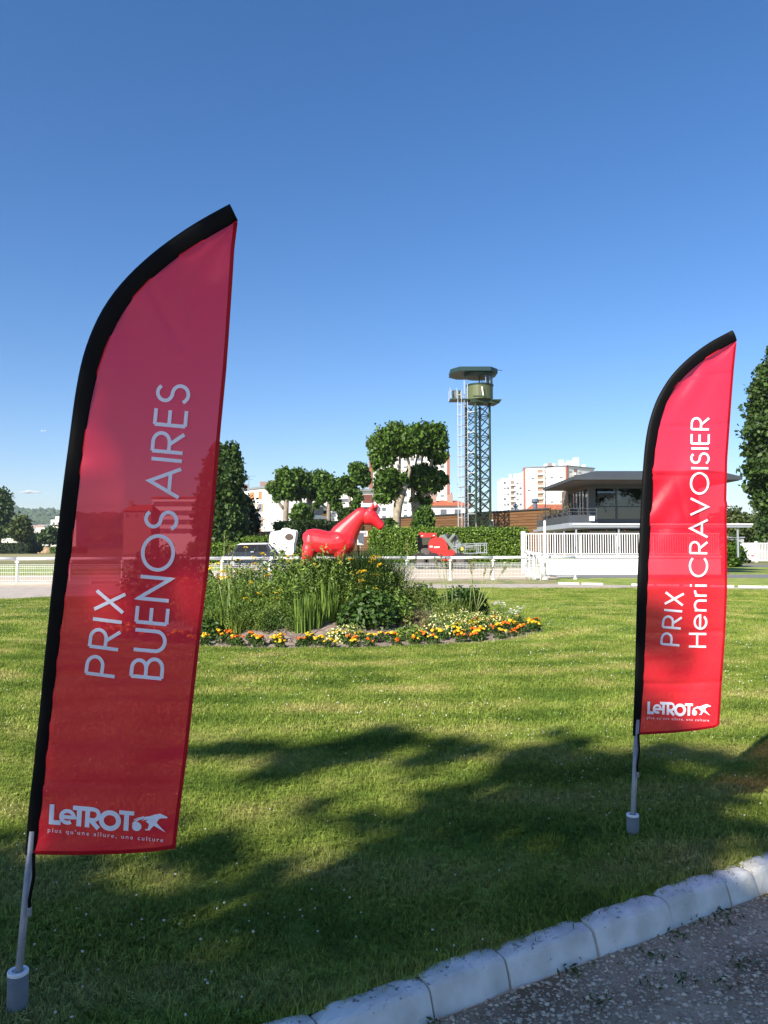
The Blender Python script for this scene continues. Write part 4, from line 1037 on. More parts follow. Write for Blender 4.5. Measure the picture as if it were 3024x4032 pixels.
# white edging stones along the far right path
edg = thing('path_edging', None, None, (8, 34, 0)); edg['kind'] = 'structure'
pts = [Vector((7.6, 34.25, 0)), Vector((14.2, 31.35, 0)), Vector((24, 29.35, 0))]
for a, b in zip(pts, pts[1:]):
    d = (b - a); n = int(d.length / .95)
    for i in range(n):
        if random.random() < .08: continue
        c = a + d * ((i + .5) / n); MB().box(c + Vector((random.gauss(0, .02), random.gauss(0, .02), .02)), (.90, .10, .09), rz=math.atan2(d.y, d.x) + random.gauss(0, .02)).build('edging_stone', km, edg)

# ------------------------------------------------------------------ terrace and clubhouse
M_RENDER = mat('white_render', (0.80, 0.79, 0.77), rough=.85, var=.05, scale=1.2, bump=.1, bscale=30)
TW = thing('terrace_wall', 'white rendered terrace wall with white balustrade in front of the clubhouse', 'wall', (9.7, 47, 0))
X0, X1 = 9.6, 20.4
MB().span((X0, 47.0, -.1), (X1, 47.3, .98)).build('wall', M_RENDER, TW)
MB().span((X0 - .05, 46.92, .985), (X1 + .05, 47.4, 1.13)).build('coping', M_RENDER, TW, bevel=.015)
MB().span((X0, 47.31, .80), (X1, 52.0, 1.05)).build('terrace_slab', mat('paving', (.40, .39, .37), rough=.9, var=.1), TW)
RZ0, RZ1 = 1.20, 2.42
MB().span((X0 - 1.0, 47.08, RZ1), (X1, 47.16, RZ1 + .07)).build('top_rail', M_WPAINT, TW)
MB().span((X0 - 1.0, 47.09, RZ0), (X1, 47.15, RZ0 + .05)).build('bottom_rail', M_WPAINT, TW)
bal = MB().span((-.022, -.012, RZ0 + .05), (.022, .012, RZ1)).mesh('baluster', M_WPAINT)
xb = X0 - .95
while xb < X1:
    o = link('baluster', bal, TW); o.location = (xb - 9.7, .12, 0); xb += .146
for xp in (X0 + .2, X0 + 2.4, X0 + 4.6, X0 + 6.8, X0 + 9.0):
    MB().span((xp - .04, 47.17, 1.13), (xp + .04, 47.23, RZ1 - .005)).build('post', M_WPAINT, TW)
MB().tube([(X0 - 1.1, 47.3, 0), (X0 - 1.1, 47.3, 2.6)], .14, 12).build('end_pillar', M_WPAINT, TW, smooth=True)

M_DGREY = mat('anthracite', (0.055, 0.062, 0.072), rough=.45, var=.06, scale=1)
M_MGREY = mat('zinc_grey', (0.30, 0.33, 0.36), rough=.45, var=.06, scale=2)
M_FRAME = mat('window_frame_grey', (0.05, 0.06, 0.07), rough=.4)
M_SOFFIT = mat('soffit', (0.10, 0.075, 0.055), rough=.7)
def wood(name, c1, c2, rough=.6):
    m = bpy.data.materials.new(name); m.use_nodes = True; N, L = m.node_tree.nodes, m.node_tree.links; p = N['Principled BSDF']; p.inputs['Roughness'].default_value = rough
    g = N.new('ShaderNodeNewGeometry'); mp = N.new('ShaderNodeMapping'); mp.inputs['Scale'].default_value = (.35, .35, 7); n = N.new('ShaderNodeTexNoise'); n.inputs['Scale'].default_value = 1.6; n.inputs['Detail'].default_value = 6
    r = N.new('ShaderNodeValToRGB'); r.color_ramp.elements[0].color = (*c1, 1); r.color_ramp.elements[1].color = (*c2, 1); r.color_ramp.elements[0].position = .3; r.color_ramp.elements[1].position = .7
    oi = N.new('ShaderNodeObjectInfo'); mr = N.new('ShaderNodeMapRange'); mr.inputs['To Min'].default_value = .82; mr.inputs['To Max'].default_value = 1.15; hs = N.new('ShaderNodeHueSaturation')
    L.new(g.outputs['Position'], mp.inputs[0]); L.new(mp.outputs[0], n.inputs['Vector']); L.new(n.outputs['Fac'], r.inputs[0]); L.new(oi.outputs['Random'], mr.inputs[0]); L.new(mr.outputs[0], hs.inputs['Value']); L.new(r.outputs[0], hs.inputs['Color']); L.new(hs.outputs[0], p.inputs['Base Color'])
    return m
M_PLANK = wood('brown_plank', (0.115, 0.055, 0.020), (0.185, 0.092, 0.034))
M_PLANK2 = wood('grey_plank', (0.20, 0.145, 0.105), (0.30, 0.225, 0.17))
def glass_mat(name, tint, refl=.0, rough=.02):
    m = bpy.data.materials.new(name); m.use_nodes = True; N, L = m.node_tree.nodes, m.node_tree.links
    t = N.new('ShaderNodeBsdfTransparent'); t.inputs[0].default_value = (*tint, 1); g = N.new('ShaderNodeBsdfGlossy'); g.inputs['Roughness'].default_value = rough
    f = N.new('ShaderNodeFresnel'); f.inputs[0].default_value = 1.52; ad = N.new('ShaderNodeMath'); ad.operation = 'ADD'; ad.inputs[1].default_value = refl
    mx = N.new('ShaderNodeMixShader'); L.new(f.outputs[0], ad.inputs[0]); L.new(ad.outputs[0], mx.inputs[0]); L.new(t.outputs[0], mx.inputs[1]); L.new(g.outputs[0], mx.inputs[2]); L.new(mx.outputs[0], N['Material Output'].inputs['Surface'])
    return m
M_GLASS = glass_mat('tinted_glass', (.30, .33, .35), .06)
M_CLEAR = glass_mat('clear_glass', (.80, .86, .88), .05)
CH = thing('clubhouse', 'modern dark grey clubhouse with glass upper floor and wide overhanging roof', 'building', (13.9, 52.4, 0))
WX0, WX1, WY0, WY1 = 13.9, 21.4, 52.4, 60.4
# roof: fascia prism with overhang, sloping top
rf = MB(); e0 = (12.0, 49.0); e1 = (22.75, 49.0); e2 = (22.75, 60.0); e3 = (12.0, 58.3)
zb, zt, zr = 5.92, 6.12, 6.48
V = [(*e0, zb), (*e1, zb), (*e2, zb), (*e3, zb), (*e0, zt), (*e1, zt), (*e2, zt), (*e3, zt), (13.3, 49.5, zr), (21.6, 49.5, zr), (21.6, 59, zr), (13.3, 57.5, zr)]
rf.add(V, [(3, 2, 1, 0), (0, 1, 5, 4), (1, 2, 6, 5), (2, 3, 7, 6), (3, 0, 4, 7), (4, 5, 9, 8), (5, 6, 10, 9), (6, 7, 11, 10), (7, 4, 8, 11), (8, 9, 10, 11)])
roof = rf.build('roof', mat('roof_zinc', (0.050, 0.058, 0.066), rough=.5, var=.08, scale=1), CH)
MB().span((12.15, 49.15, zb - .05), (22.6, 58.1, zb - .004)).build('soffit', M_SOFFIT, roof)
MB().span((13.6, 49.7, zr + .004), (21.3, 57.0, zr + .06)).build('roof_light', MATS['roof_zinc'], roof)
# floors, back walls
Z1 = 3.25
MB().span((WX0, WY0, Z1 - .05), (WX1, WY1, Z1 + .14)).build('floor', M_DGREY, CH)
MB().span((WX0 + .2, WY1 - .2, 1.05), (WX1, WY1, zb - .05)).build('back_wall', mat('interior_dark', (.10, .095, .09), rough=.9), CH)
MB().span((WX1 - .2, WY0 + .3, 1.05), (WX1, WY1 - .21, zb - .06)).build('side_wall', M_DGREY, CH)
MB().span((17.5, 57.0, Z1 + .15), (21.1, 57.2, zb - .06)).build('partition', MATS['interior_dark'], CH)
# upper floor facing the lawn: corner post, mullions, transoms, panes
MB().span((WX0 - .02, WY0 - .06, Z1 + .15), (WX0 + .42, WY0 + .30, zb - .06)).build('corner_post', M_FRAME, CH)
MB().span((WX0 + .43, WY0 - .05, Z1 + .15), (WX1, WY0 + .12, Z1 + .30)).build('sill', M_FRAME, CH)
MB().span((WX0 + .43, WY0 - .045, zb - .30), (WX1, WY0 + .12, zb - .06)).build('head_beam', M_DGREY, CH)
mull = [WX0 + .43, 15.75, 17.55, 19.35, WX1]
for i, xm in enumerate(mull[1:-1]): MB().span((xm - .06, WY0 - .04, Z1 + .31), (xm + .06, WY0 + .10, zb - .31)).build('mullion', M_FRAME, CH)
for i in range(len(mull) - 1):
    xa, xb_ = mull[i] + (.06 if i else 0), mull[i + 1] - .06
    MB().span((xa + .005, WY0 - .03, 4.36), (xb_ - .005, WY0 + .08, 4.44)).build('transom', M_FRAME, CH)
    for za, zc in ((Z1 + .31, 4.355), (4.445, zb - .31)):
        MB().span((xa + .006, WY0 + .01, za), (xb_ - .006, WY0 + .022, zc)).build('pane', M_GLASS, CH)
# left side of the upper floor: glazed bay and plank cladding
yy = [WY0 + .31 + (58.2 - WY0 - .31) * i / 6 for i in range(7)]
for i in range(6):
    MB().span((WX0 + .02, yy[i] + .04, Z1 + .15), (WX0 + .035, yy[i + 1] - .04, zb - .3)).build('pane', M_GLASS, CH)
    MB().span((WX0 - .03, yy[i + 1] - .038, Z1 + .15), (WX0 + .08, yy[i + 1] + .038, zb - .3)).build('mullion', M_DGREY, CH)
MB().span((WX0 - .02, WY0 + .31, zb - .298), (WX0 + .08, 58.3, zb - .055)).build('head_beam', M_SOFFIT, CH)
for k in range(11):
    z = Z1 + .15 + k * .235
    MB().span((WX0 - .03, 58.35, z), (WX0 + .05, WY1, z + .225)).build('plank', M_PLANK2, CH)
# white panel and things seen indoors
MB().span((WX0 + .5, 53.6, Z1 + .5), (WX0 + .9, 53.7, zb - .4)).build('curtain', M_RENDER, CH)
MB().span((14.75, 53.0, 4.35), (15.35, 53.02, 5.05)).build('notice_board', mat('pale_green', (.25, .42, .33), rough=.8), CH)
MB().span((19.9, 54.2, Z1 + .16), (20.35, 54.5, 5.1)).build('ochre_column', mat('ochre', (.25, .16, .04), rough=.8), CH)
# balcony with grey panel and rail round the left side
BX0, BY0, BY1 = 12.05, 50.4, 61.0
MB().span((BX0, BY0, Z1 - .2), (WX0 - .005, BY1, Z1 - .02)).build('balcony_slab', M_MGREY, CH)
MB().span((BX0, BY0 + .06, Z1), (BX0 + .06, BY1, Z1 + .48)).build('balcony_panel', M_DGREY, CH)
MB().span((BX0 + .002, BY0, Z1), (WX0 - .02, BY0 + .058, Z1 + .48)).build('balcony_panel', M_DGREY, CH)
for z in (Z1 + .70, Z1 + .92):
    MB().bar((BX0 + .03, BY0 + .03, z), (BX0 + .03, BY1, z), .045).build('balcony_rail', M_DGREY, CH); MB().bar((BX0 + .06, BY0 + .03, z), (WX0 - .03, BY0 + .03, z), .045).build('balcony_rail', M_DGREY, CH)
for t in np.linspace(0, 1, 7): y = BY0 + .03 + (BY1 - BY0 - .06) * t; MB().span((BX0 + .005, y - .022, Z1 + .485), (BX0 + .05, y + .022, Z1 + .96)).build('baluster_post', M_DGREY, CH)
for t in (.33, .66, .97): x = BX0 + (WX0 - BX0) * t; MB().span((x - .022, BY0 + .005, Z1 + .485), (x + .022, BY0 + .05, Z1 + .96)).build('baluster_post', M_DGREY, CH)
MB().span((13.35, BY0 - .30, Z1 + .08), (13.65, BY0 - .01, Z1 + .40)).build('air_unit', M_WPAINT, CH, bevel=.03)
# lower canopy with posts, ground floor glazing
cz = 3.02
MB().span((11.75, 48.0, cz - .16), (22.8, 52.3, cz)).build('canopy', M_MGREY, CH)
MB().span((11.75, 52.301, cz - .16), (13.85, 61.0, cz)).build('canopy', M_MGREY, CH)
MB().span((11.70, 47.93, cz - .02), (22.85, 47.998, cz + .08)).build('gutter', M_WPAINT, CH)
for x, y in ((11.95, 59.5), (11.95, 56.8), (11.95, 54.2), (11.95, 51.4), (11.95, 48.2), (14.6, 48.2), (17.2, 48.2), (19.8, 48.2), (22.0, 48.2)):
    MB().span((x - .045, y - .045, 1.0), (x + .045, y + .045, cz - .162)).build('post', M_MGREY, CH)
for i in range(6):
    xa = WX0 + i * 1.24
    MB().span((xa + .03, WY0 + .3, 1.06), (xa + 1.21, WY0 + .315, cz - .2)).build('pane', M_GLASS, CH)
    MB().span((xa - .03, WY0 + .26, 1.06), (xa + .028, WY0 + .36, cz - .2)).build('mullion', mat('brown_frame', (.16, .055, .03), rough=.6), CH)
for i in range(5):
    ya = WY0 + .5 + i * 1.9
    MB().span((WX0 + .05, ya + .04, 1.06), (WX0 + .065, ya + 1.86, cz - .2)).build('pane', M_GLASS, CH)
    MB().span((WX0, ya - .04, 1.06), (WX0 + .1, ya + .038, cz - .2)).build('mullion', MATS['brown_frame'], CH)
# folded red feather flag leaning inside
IF = thing('indoor_flag', 'folded red feather flag standing behind the clubhouse upper window', 'flag', (15.75, 53.3, Z1 + .14))
MB().tube([(15.62, 53.3, Z1 + .15), (15.35, 53.3, 4.2), (15.25, 53.3, 5.2)], .03, 6).build('sleeve', M_SLEEVE, IF, smooth=True)
fl = [(15.30, 5.05), (15.52, 4.55), (15.62, 4.2), (15.95, 4.1), (16.25, 3.7), (16.32, 3.45), (16.05, 3.40), (15.9, 3.75), (15.5, 3.95), (15.42, 4.3)]
MB().prism([(x, 53.25, z) for x, z in fl], (0, .03, 0)).build('cloth', mat('red_cloth', (.60, .01, .03), rough=.5), IF)
# potted plants on the balcony
for i in range(6):
    y = 51.8 + i * 1.5; T = thing('balcony_pot_plant', 'potted dry plant on the clubhouse balcony rail', 'plant', (BX0 + .25, y, Z1 + .5), 'pots along the balcony')
    MB().lathe((BX0 + .25, y, Z1 + .48), [(.10, 0), (.15, .28), (.14, .28)], 10).build('pot', M_DGREY, T)
    P = RNG.normal(size=(60, 3)) * np.array([.12, .12, .24]) + np.array([0, 0, .5]); link('leaves', leaf_mesh('leaves', P, .13, L_DRY, RNG, aspect=.25), T)

# ------------------------------------------------------------------ long brown wooden building
BW = thing('wooden_hall', 'long low hall clad in brown horizontal planks behind the hedge', 'building', (0, 100, 0))
A, B = Vector((-13.5, 124, 0)), Vector((16.6, 77.8, 0)); wd = (B - A).normalized(); wn_ = Vector((-wd.y, wd.x, 0))
if wn_.y < 0: wn_ = -wn_
wl = (B - A).length; HT = 5.55; wang = math.atan2(wd.y, wd.x)
def wpt(s, n, z): return A + wd * s + wn_ * n + Vector((0, 0, z))
core = MB(); core.add([wpt(0, .06, 0), wpt(wl, .06, 0), wpt(wl, 9, 0), wpt(0, 9, 0), wpt(0, .06, HT - .05), wpt(wl, .06, HT - .05), wpt(wl, 9, HT - .05), wpt(0, 9, HT - .05)], [(0, 1, 5, 4), (1, 2, 6, 5), (2, 3, 7, 6), (3, 0, 4, 7), (4, 5, 6, 7)])
core.build('wall', mat('plank_back', (.05, .025, .01), rough=.9), BW)
prow, pl_ = .30, wl / 6
pm = MB().box((0, 0, 0), (pl_ - .02, .05, prow - .035)).mesh('plank', M_PLANK); ph_ = MB().box((0, 0, 0), (pl_ / 2 - .02, .05, prow - .035)).mesh('plank', M_PLANK)
for r in range(int((HT - 1.2) / prow)):
    cells = [(pl_ * (c + .5), pm) for c in range(6)] if r % 2 else [(pl_ / 4, ph_)] + [(pl_ * (c + 1), pm) for c in range(5)] + [(wl - pl_ / 4, ph_)]
    for s, me_ in cells:
        o = link('plank', me_, BW); o.location = wpt(s, random.uniform(-.008, .008), 1.25 + prow * (r + .5)) - Vector(BW.location); o.rotation_euler.z = wang
MB().box(wpt(wl / 2, .0, HT + .02), (wl + .2, .35, .14), rz=wang).build('roof_edge', M_DGREY, BW)
for s, w, h, z, m_ in [(8.5, 1.1, 2.2, 2.6, 'interior_dark'), (42, 1.6, 2.6, 2.2, 'interior_dark')]:
    MB().box(wpt(s, -.05, z), (w, .06, h), rz=wang).build('door', MATS[m_], BW)
vp = MB(); c = wpt(wl - 3.2, 1.2, HT); vp.lathe(c, [(.22, 0), (.22, .8), (.40, .85), (.40, 1.05), (.30, 1.25)], 10).build('flue', mat('flue_blue', (.10, .13, .18), rough=.5), BW)
vp = MB(); c = wpt(wl - 6.5, 1.5, HT); vp.lathe(c, [(.4, 0), (.2, .5), (.35, .6), (.05, .9)], 8).build('flue', M_MGREY, BW)
# floodlight box and its shaded niche
MB().box(wpt(wl - 8.8, -.03, 4.2), (.9, .08, 1.0), rz=wang).build('window', M_WPAINT, BW); MB().box(wpt(wl - 8.8, -.08, 4.2), (.75, .04, .8), rz=wang).build('pane', MATS['interior_dark'], BW)
# sign on the hall
sa = at(1372, 2091, 100); sb = at(1447, 2112, 100)
SG = thing('direction_sign', 'white sign with pink letters and arrow seen beneath the horse head', 'sign', ((sa.x + sb.x) / 2, 100, sb.z))
MB().span((sa.x, 100, sb.z), (sb.x, 100.06, sa.z)).build('board', M_WPAINT, SG)
def text_mesh(body, w, h, org, m, name, parent, off=-.012):
    cu = bpy.data.curves.new('t', 'FONT'); cu.body = body; cu.resolution_u = 2; to = bpy.data.objects.new('t', cu); COL.objects.link(to); dg = bpy.context.evaluated_depsgraph_get(); me = to.evaluated_get(dg).to_mesh()
    tv = [v.co.copy() for v in me.vertices]; tf = [list(p.vertices) for p in me.polygons]; to.evaluated_get(dg).to_mesh_clear(); bpy.data.objects.remove(to)
    x0 = min(v.x for v in tv); kx = w / (max(v.x for v in tv) - x0); kz = h / max(v.y for v in tv)
    mb = MB().add([(org[0] + (v.x - x0) * kx, org[1] + off, org[2] + v.y * kz) for v in tv], tf); return mb.build(name, m, parent)
text_mesh('MERIE', 1.05, .38, (at(1408, 2100, 100).x, 100, sb.z + .17), mat('sign_pink', (.65, .06, .14), rough=.6), 'lettering', SG)
mb = MB(); cx_, cz_ = at(1438, 2100, 100).x, sb.z + .35; mb.span((cx_ - .03, 99.985, cz_ - .24), (cx_ + .03, 99.993, cz_ + .24)); mb.add([(cx_ - .14, 99.99, cz_ + .02), (cx_ + .14, 99.99, cz_ + .02), (cx_, 99.99, cz_ - .2)], [(0, 1, 2)]); mb.build('arrow', M_DGREY, SG)
sp_ = at(1420, 2122, 98); PB = thing('white_notice', 'small white notice board below the pink-lettered sign', 'sign', (sp_.x, 98, 0))
MB().box((sp_.x, 98, sp_.z), (.85, .06, 1.5)).build('board', M_WPAINT, PB); MB().tube([(sp_.x, 98.05, 0), (sp_.x, 98.05, sp_.z + .6)], .05, 6).build('post', M_POLE, PB)

# ------------------------------------------------------------------ hedges
def hedge(name, a, b, depth, z0, z1, n, leaf, m, label, rnd=.12, cat='hedge'):
    a = Vector(a); b = Vector(b); d = (b - a); L_ = d.length; d.normalize(); nrm = Vector((-d.y, d.x, 0)); nrm = -nrm if nrm.y < 0 else nrm
    T = thing(name, label, cat, (a.x, a.y, 0))
    c = (a + b) / 2 + nrm * depth / 2
    MB().box((c.x, c.y, (z0 + z1) / 2 - .1), (L_ - .5, depth - .4, z1 - z0 - .4), rz=math.atan2(d.y, d.x)).build('branches', mat('hedge_core', (.012, .022, .006), rough=1), T)
    f1, f2, f3 = L_ * (z1 - z0), L_ * depth, depth * (z1 - z0) * 2; tot = f1 + f2 + f3; out = []; nb = []
    k1, k2, k3 = int(n * f1 / tot), int(n * f2 / tot), int(n * f3 / tot)
    def add(s, t, z, nn):
        P = np.array(a)[None] + np.outer(s, d) + np.outer(t, nrm); P[:, 2] = z; out.append(P); nb.append(np.repeat(np.array(nn)[None], len(P), 0))
    u = RNG.uniform
    add(u(0, L_, k1), RNG.normal(.0, rnd, k1) + .05, u(z0, z1, k1), -nrm); add(u(0, L_, k2), u(0, depth, k2), RNG.normal(z1, rnd, k2) - .03, (0, 0, 1))
    add(RNG.normal(L_, rnd, k3 // 2), u(0, depth, k3 // 2), u(z0, z1, k3 // 2), d); add(RNG.normal(0, rnd, k3 // 2), u(0, depth, k3 // 2), u(z0, z1, k3 // 2), -d)
    P = np.concatenate(out) - np.array(T.location); NB = np.concatenate(nb)
    link('foliage', leaf_mesh('foliage', P, leaf, m, RNG, aspect=.6, nbias=NB * .55), T); return T
L_LAUR = leafmat('laurel', (0.05, 0.11, 0.012), (0.22, 0.34, 0.045), rough=.4)
L_YEW = leafmat('yew', (0.012, 0.03, 0.007), (0.05, 0.09, 0.018))
hedge('laurel_hedge', (at(1463, 2100, 66).x, 66, 0), (at(2072, 2100, 65).x, 65, 0), 2.2, 0, 3.12, 38000, .19, L_LAUR, 'tall clipped light green laurel hedge behind the red machine')
hedge('yew_hedge', (at(1168, 2100, 72).x, 72, 0), (at(1318, 2100, 74).x, 74, 0), 2.5, 0, at(1200, 2052, 72).z, 6000, .20, L_YEW, 'dark clipped yew hedge behind the horse back')
hedge('laurel_hedge', (at(955, 2130, 78).x, 78, 0), (at(1072, 2130, 78).x, 78, 0), 1.8, 0, at(1000, 2118, 78).z, 2600, .22, L_LAUR, 'light green hedge above the dark car roof')
hedge('laurel_hedge', (at(740, 2150, 70).x, 70, 0), (at(945, 2150, 70).x, 70, 0), 1.6, 0, at(880, 2143, 70).z, 3200, .2, L_LAUR, 'low light green hedge left of the dark car')
hedge('box_hedge', (at(-330, 2150, 225).x, 225, 0), (at(113, 2150, 232).x, 232, 0), 12, 0, 2.9, 5200, .5, L_YEW, 'long dark box hedge in the far left field', rnd=.2)
hedge('low_hedge', (at(196, 2150, 255).x, 255, 0), (at(330, 2150, 255).x, 255, 0), 3, 0, 2.0, 1200, .5, L_LAUR, 'small green hedge stub beside the earth mound')

# ------------------------------------------------------------------ lattice observation tower
M_TG = mat('tower_green', (0.028, 0.050, 0.024), rough=.5, var=.08, scale=3)
M_TGL = mat('tower_olive', (0.085, 0.108, 0.038), rough=.5, var=.06, scale=2)
M_TRF = mat('tower_roof', (0.010, 0.038, 0.036), rough=.5)
M_GALV = mat('ladder_metal', (0.62, 0.63, 0.65), rough=.4, metal=.5)
TD = 80.0; tx = at(1884, 2100, TD).x; TWR = thing('observation_tower', 'tall green lattice observation tower with round cabin and caged ladder', 'tower', (tx, TD, 0))
def tz(v): return at(1884, v, TD).z
tw_, ta = 1.75, math.radians(28); zc_ = tz(1592)
corners = [Vector((tx, TD, 0)) + Matrix.Rotation(ta, 3, 'Z') @ Vector((sx_ * tw_ / 2, sy_ * tw_ / 2, 0)) for sx_, sy_ in ((-1, -1), (1, -1), (1, 1), (-1, 1))]
for c in corners: MB().tube([c, c + Vector((0, 0, zc_))], .12, 4).build('leg', M_TG, TWR)
npan = 13; zs = np.linspace(2.2, zc_ - .1, npan + 1)
for f in range(4):
    a, b = corners[f], corners[(f + 1) % 4]
    for k in range(npan):
        z0, z1 = zs[k], zs[k + 1]
        MB().bar(a + Vector((0, 0, z0)), b + Vector((0, 0, z1)), .075, .08).build('brace', M_TG, TWR); MB().bar(b + Vector((0, 0, z0)), a + Vector((0, 0, z1 - .03)), .075, .075).build('brace', M_TG, TWR)
        if k % 2 == 0: MB().bar(a + Vector((0, 0, z0)), b + Vector((0, 0, z0)), .07, .07).build('crossbar', M_TG, TWR)
for c in corners:
    d = (c - Vector((tx, TD, 0))); MB().bar(c + d * .8, c + Vector((0, 0, 4.2)), .13).build('foot_strut', M_TG, TWR)
# cabin drum, rail, glass, roof
ccx, ccy = at(1888, 1500, TD).x, TD - .2; R_ = 1.36
zb0, zb1 = tz(1578), tz(1522)
MB().lathe((ccx, ccy, zb0), [(R_ * .95, -.02), (R_, 0), (R_, zb1 - zb0)], 28).build('cabin_drum', M_TGL, TWR, smooth=False)
MB().lathe((ccx, ccy, zb1 + .004), [(R_ + .06, -.06), (R_ + .08, .08), (R_ - .02, .10)], 28).build('cabin_rim', M_TRF, TWR)
MB().box((ccx + .3, ccy, zb0 - .22), (3.0, 1.9, .34), rz=ta * .4).build('platform', M_TG, TWR)
zg = tz(1485); zr0, zr1 = tz(1478), tz(1444)
gl = MB(); n = 16
for k in range(n):
    a0, a1 = math.radians(-75 + 150 * k / n), math.radians(-75 + 150 * (k + 1) / n)
    gl.add([(ccx + R_ * .96 * math.cos(a0), ccy + R_ * .96 * math.sin(a0), zb1 + .1), (ccx + R_ * .96 * math.cos(a1), ccy + R_ * .96 * math.sin(a1), zb1 + .1), (ccx + R_ * .96 * math.cos(a1), ccy + R_ * .96 * math.sin(a1), zr0), (ccx + R_ * .96 * math.cos(a0), ccy + R_ * .96 * math.sin(a0), zr0)], [(0, 1, 2, 3)])
gl.build('cabin_glass', M_CLEAR, TWR, smooth=True)
for k in range(7):
    a0 = math.radians(-70 + 24 * k); x, y = ccx + R_ * .97 * math.cos(a0), ccy + R_ * .97 * math.sin(a0)
    MB().span((x - .03, y - .03, zb1 + .1), (x + .03, y + .03, zr0)).build('mullion', M_MGREY, TWR)
MB().tube([(ccx - .05, ccy, zb1 - .3), (ccx - .05, ccy, zr0)], .07, 8).build('centre_post', M_DGREY, TWR)
MB().lathe((ccx - .1, ccy, zr0 - .28), [(R_ * 1.12, 0), (R_ * 1.14, .32)], 28).build('roof_skirt', M_TRF, TWR, smooth=False)
rp = [at(1771, 1490, TD - 1.2), at(1782, 1480, TD - 2.0), at(1918, 1480, TD - 2.0), at(1952, 1480, TD - .9), at(1955, 1480, TD + .8), at(1920, 1480, TD + 2.0), at(1800, 1480, TD + 2.0), at(1771, 1480, TD + 1.0)]
rp = [at(u, 1480, TD) for u in (1803, 1922, 1954, 1954, 1925, 1805, 1771, 1771)]
ys = [-2.1, -2.1, -1.0, 1.0, 2.2, 2.2, 1.2, -.9]
poly = [(p.x, TD + y, zr0 + .02) for p, y in zip(rp, ys)]
roof_ = MB().prism(poly[::-1], (0, 0, .42)).build('roof', M_TRF, TWR)
MB().bar((ccx + 1.4, ccy - 1.5, zr0 + .2), (ccx + 2.1, ccy - 1.5, zr0 + .12), .06).build('bracket', M_TRF, roof_)
# side balcony at the ladder, right bracket
bxx = at(1805, 1550, TD).x
MB().span((bxx - .95, ccy - .8, zb0 - .06), (ccx - R_ * .8, ccy + .8, zb0 + .04)).build('landing', M_TG, TWR)
for (x, y) in ((bxx - .95, -.8), (bxx - .95, .8), (bxx - .3, -.8), (bxx - .3, .8)): MB().span((x - .025, ccy + y - .025, zb0 + .05), (x + .025, ccy + y + .025, zb0 + 1.15)).build('landing_post', M_GALV, TWR)
for z in (.6, 1.15): MB().bar((bxx - .95, ccy - .8, zb0 + z), (bxx - .95, ccy + .8, zb0 + z), .04).build('landing_rail', M_GALV, TWR); MB().bar((bxx - .95, ccy + .8, zb0 + z), (bxx + .3, ccy + .8, zb0 + z), .04).build('landing_rail', M_GALV, TWR)
MB().span((bxx - .6, ccy + .78, zb0 + .06), (bxx + .4, ccy + .83, zb0 + 1.2)).build('landing_panel', M_TG, TWR)
for y in (-.9, .5): MB().bar((ccx + R_ * .8, ccy + y, zb0 - .1), (ccx + R_ + .75, ccy + y, zb0 - .1), .10).build('bracket', M_TG, TWR)
MB().bar((ccx + R_ + .70, ccy - .9, zb0 - .1), (ccx + R_ + .70, ccy + .5, zb0 - .1), .10).build('bracket', M_TG, TWR)
MB().bar((ccx - .9, ccy - R_ - .35, zb0 + .1), (ccx + .75, ccy - R_ - .35, zb0 + .1), .08, .14).build('bracket', M_TG, TWR)
MB().bar(at(1897, 1522, TD - R_ - .42), at(1903, 1557, TD - R_ - .42), .12).build('lamp_tube', M_WPAINT, TWR)
lx = at(1829, 1600, TD).x; ly = TD - .9
ztop = tz(1500)
MB().bar((lx - .12, ly, .3), (lx - .12, ly, ztop), .07).build('ladder_rail', M_GALV, TWR); MB().bar((lx + .24, ly + .2, .3), (lx + .24, ly + .2, ztop), .07).build('ladder_rail', M_GALV, TWR)
rg = MB(); z = .5
while z < ztop - .3: rg.bar((lx - .12, ly, z), (lx + .24, ly + .2, z), .035); z += .30
rg.build('rungs', M_GALV, TWR)
for z in np.arange(2.6, ztop - 1.0, 1.05):
    hp_ = [(lx - .12 - .78 * math.sin(t) + .18 * (1 - math.cos(t)) * .5, ly - .12 - .30 * (1 - math.cos(t)) * 1.0 + .0, z) for t in np.linspace(0, math.pi, 9)]
    MB().tube([(lx + .24, ly + .2, z), *[(lx + .06 - .42 - .40 * math.cos(t), ly - .05 + .42 * math.sin(t) * s_, z) for s_, rng_ in ((1, np.linspace(math.pi * .9, 0, 1)),) for t in []], (lx - .05, ly + .42, z), (lx - .45, ly + .42, z), (lx - .80, ly + .15, z), (lx - .80, ly - .25, z), (lx - .45, ly - .5, z), (lx - .12, ly - .30, z), (lx - .12, ly, z)], .035, 5).build('cage_hoop', M_GALV, TWR)
for (dx, dy) in ((-.45, .42), (-.80, .15), (-.80, -.25), (-.45, -.5)): MB().bar((lx + dx, ly + dy, 2.6), (lx + dx, ly + dy, ztop - 1.2), .045).build('cage_bar', M_GALV, TWR)
for z in np.arange(3, zb0 - 1, 2.1): MB().bar((lx + .2, ly + .15, z), (corners[0].x, corners[0].y, z), .05).build('ladder_tie', M_GALV, TWR)
MB().box((lx + .42, TD - .4, tz(1945)), (.3, .5, 1.6)).build('electric_box', M_TRF, TWR)

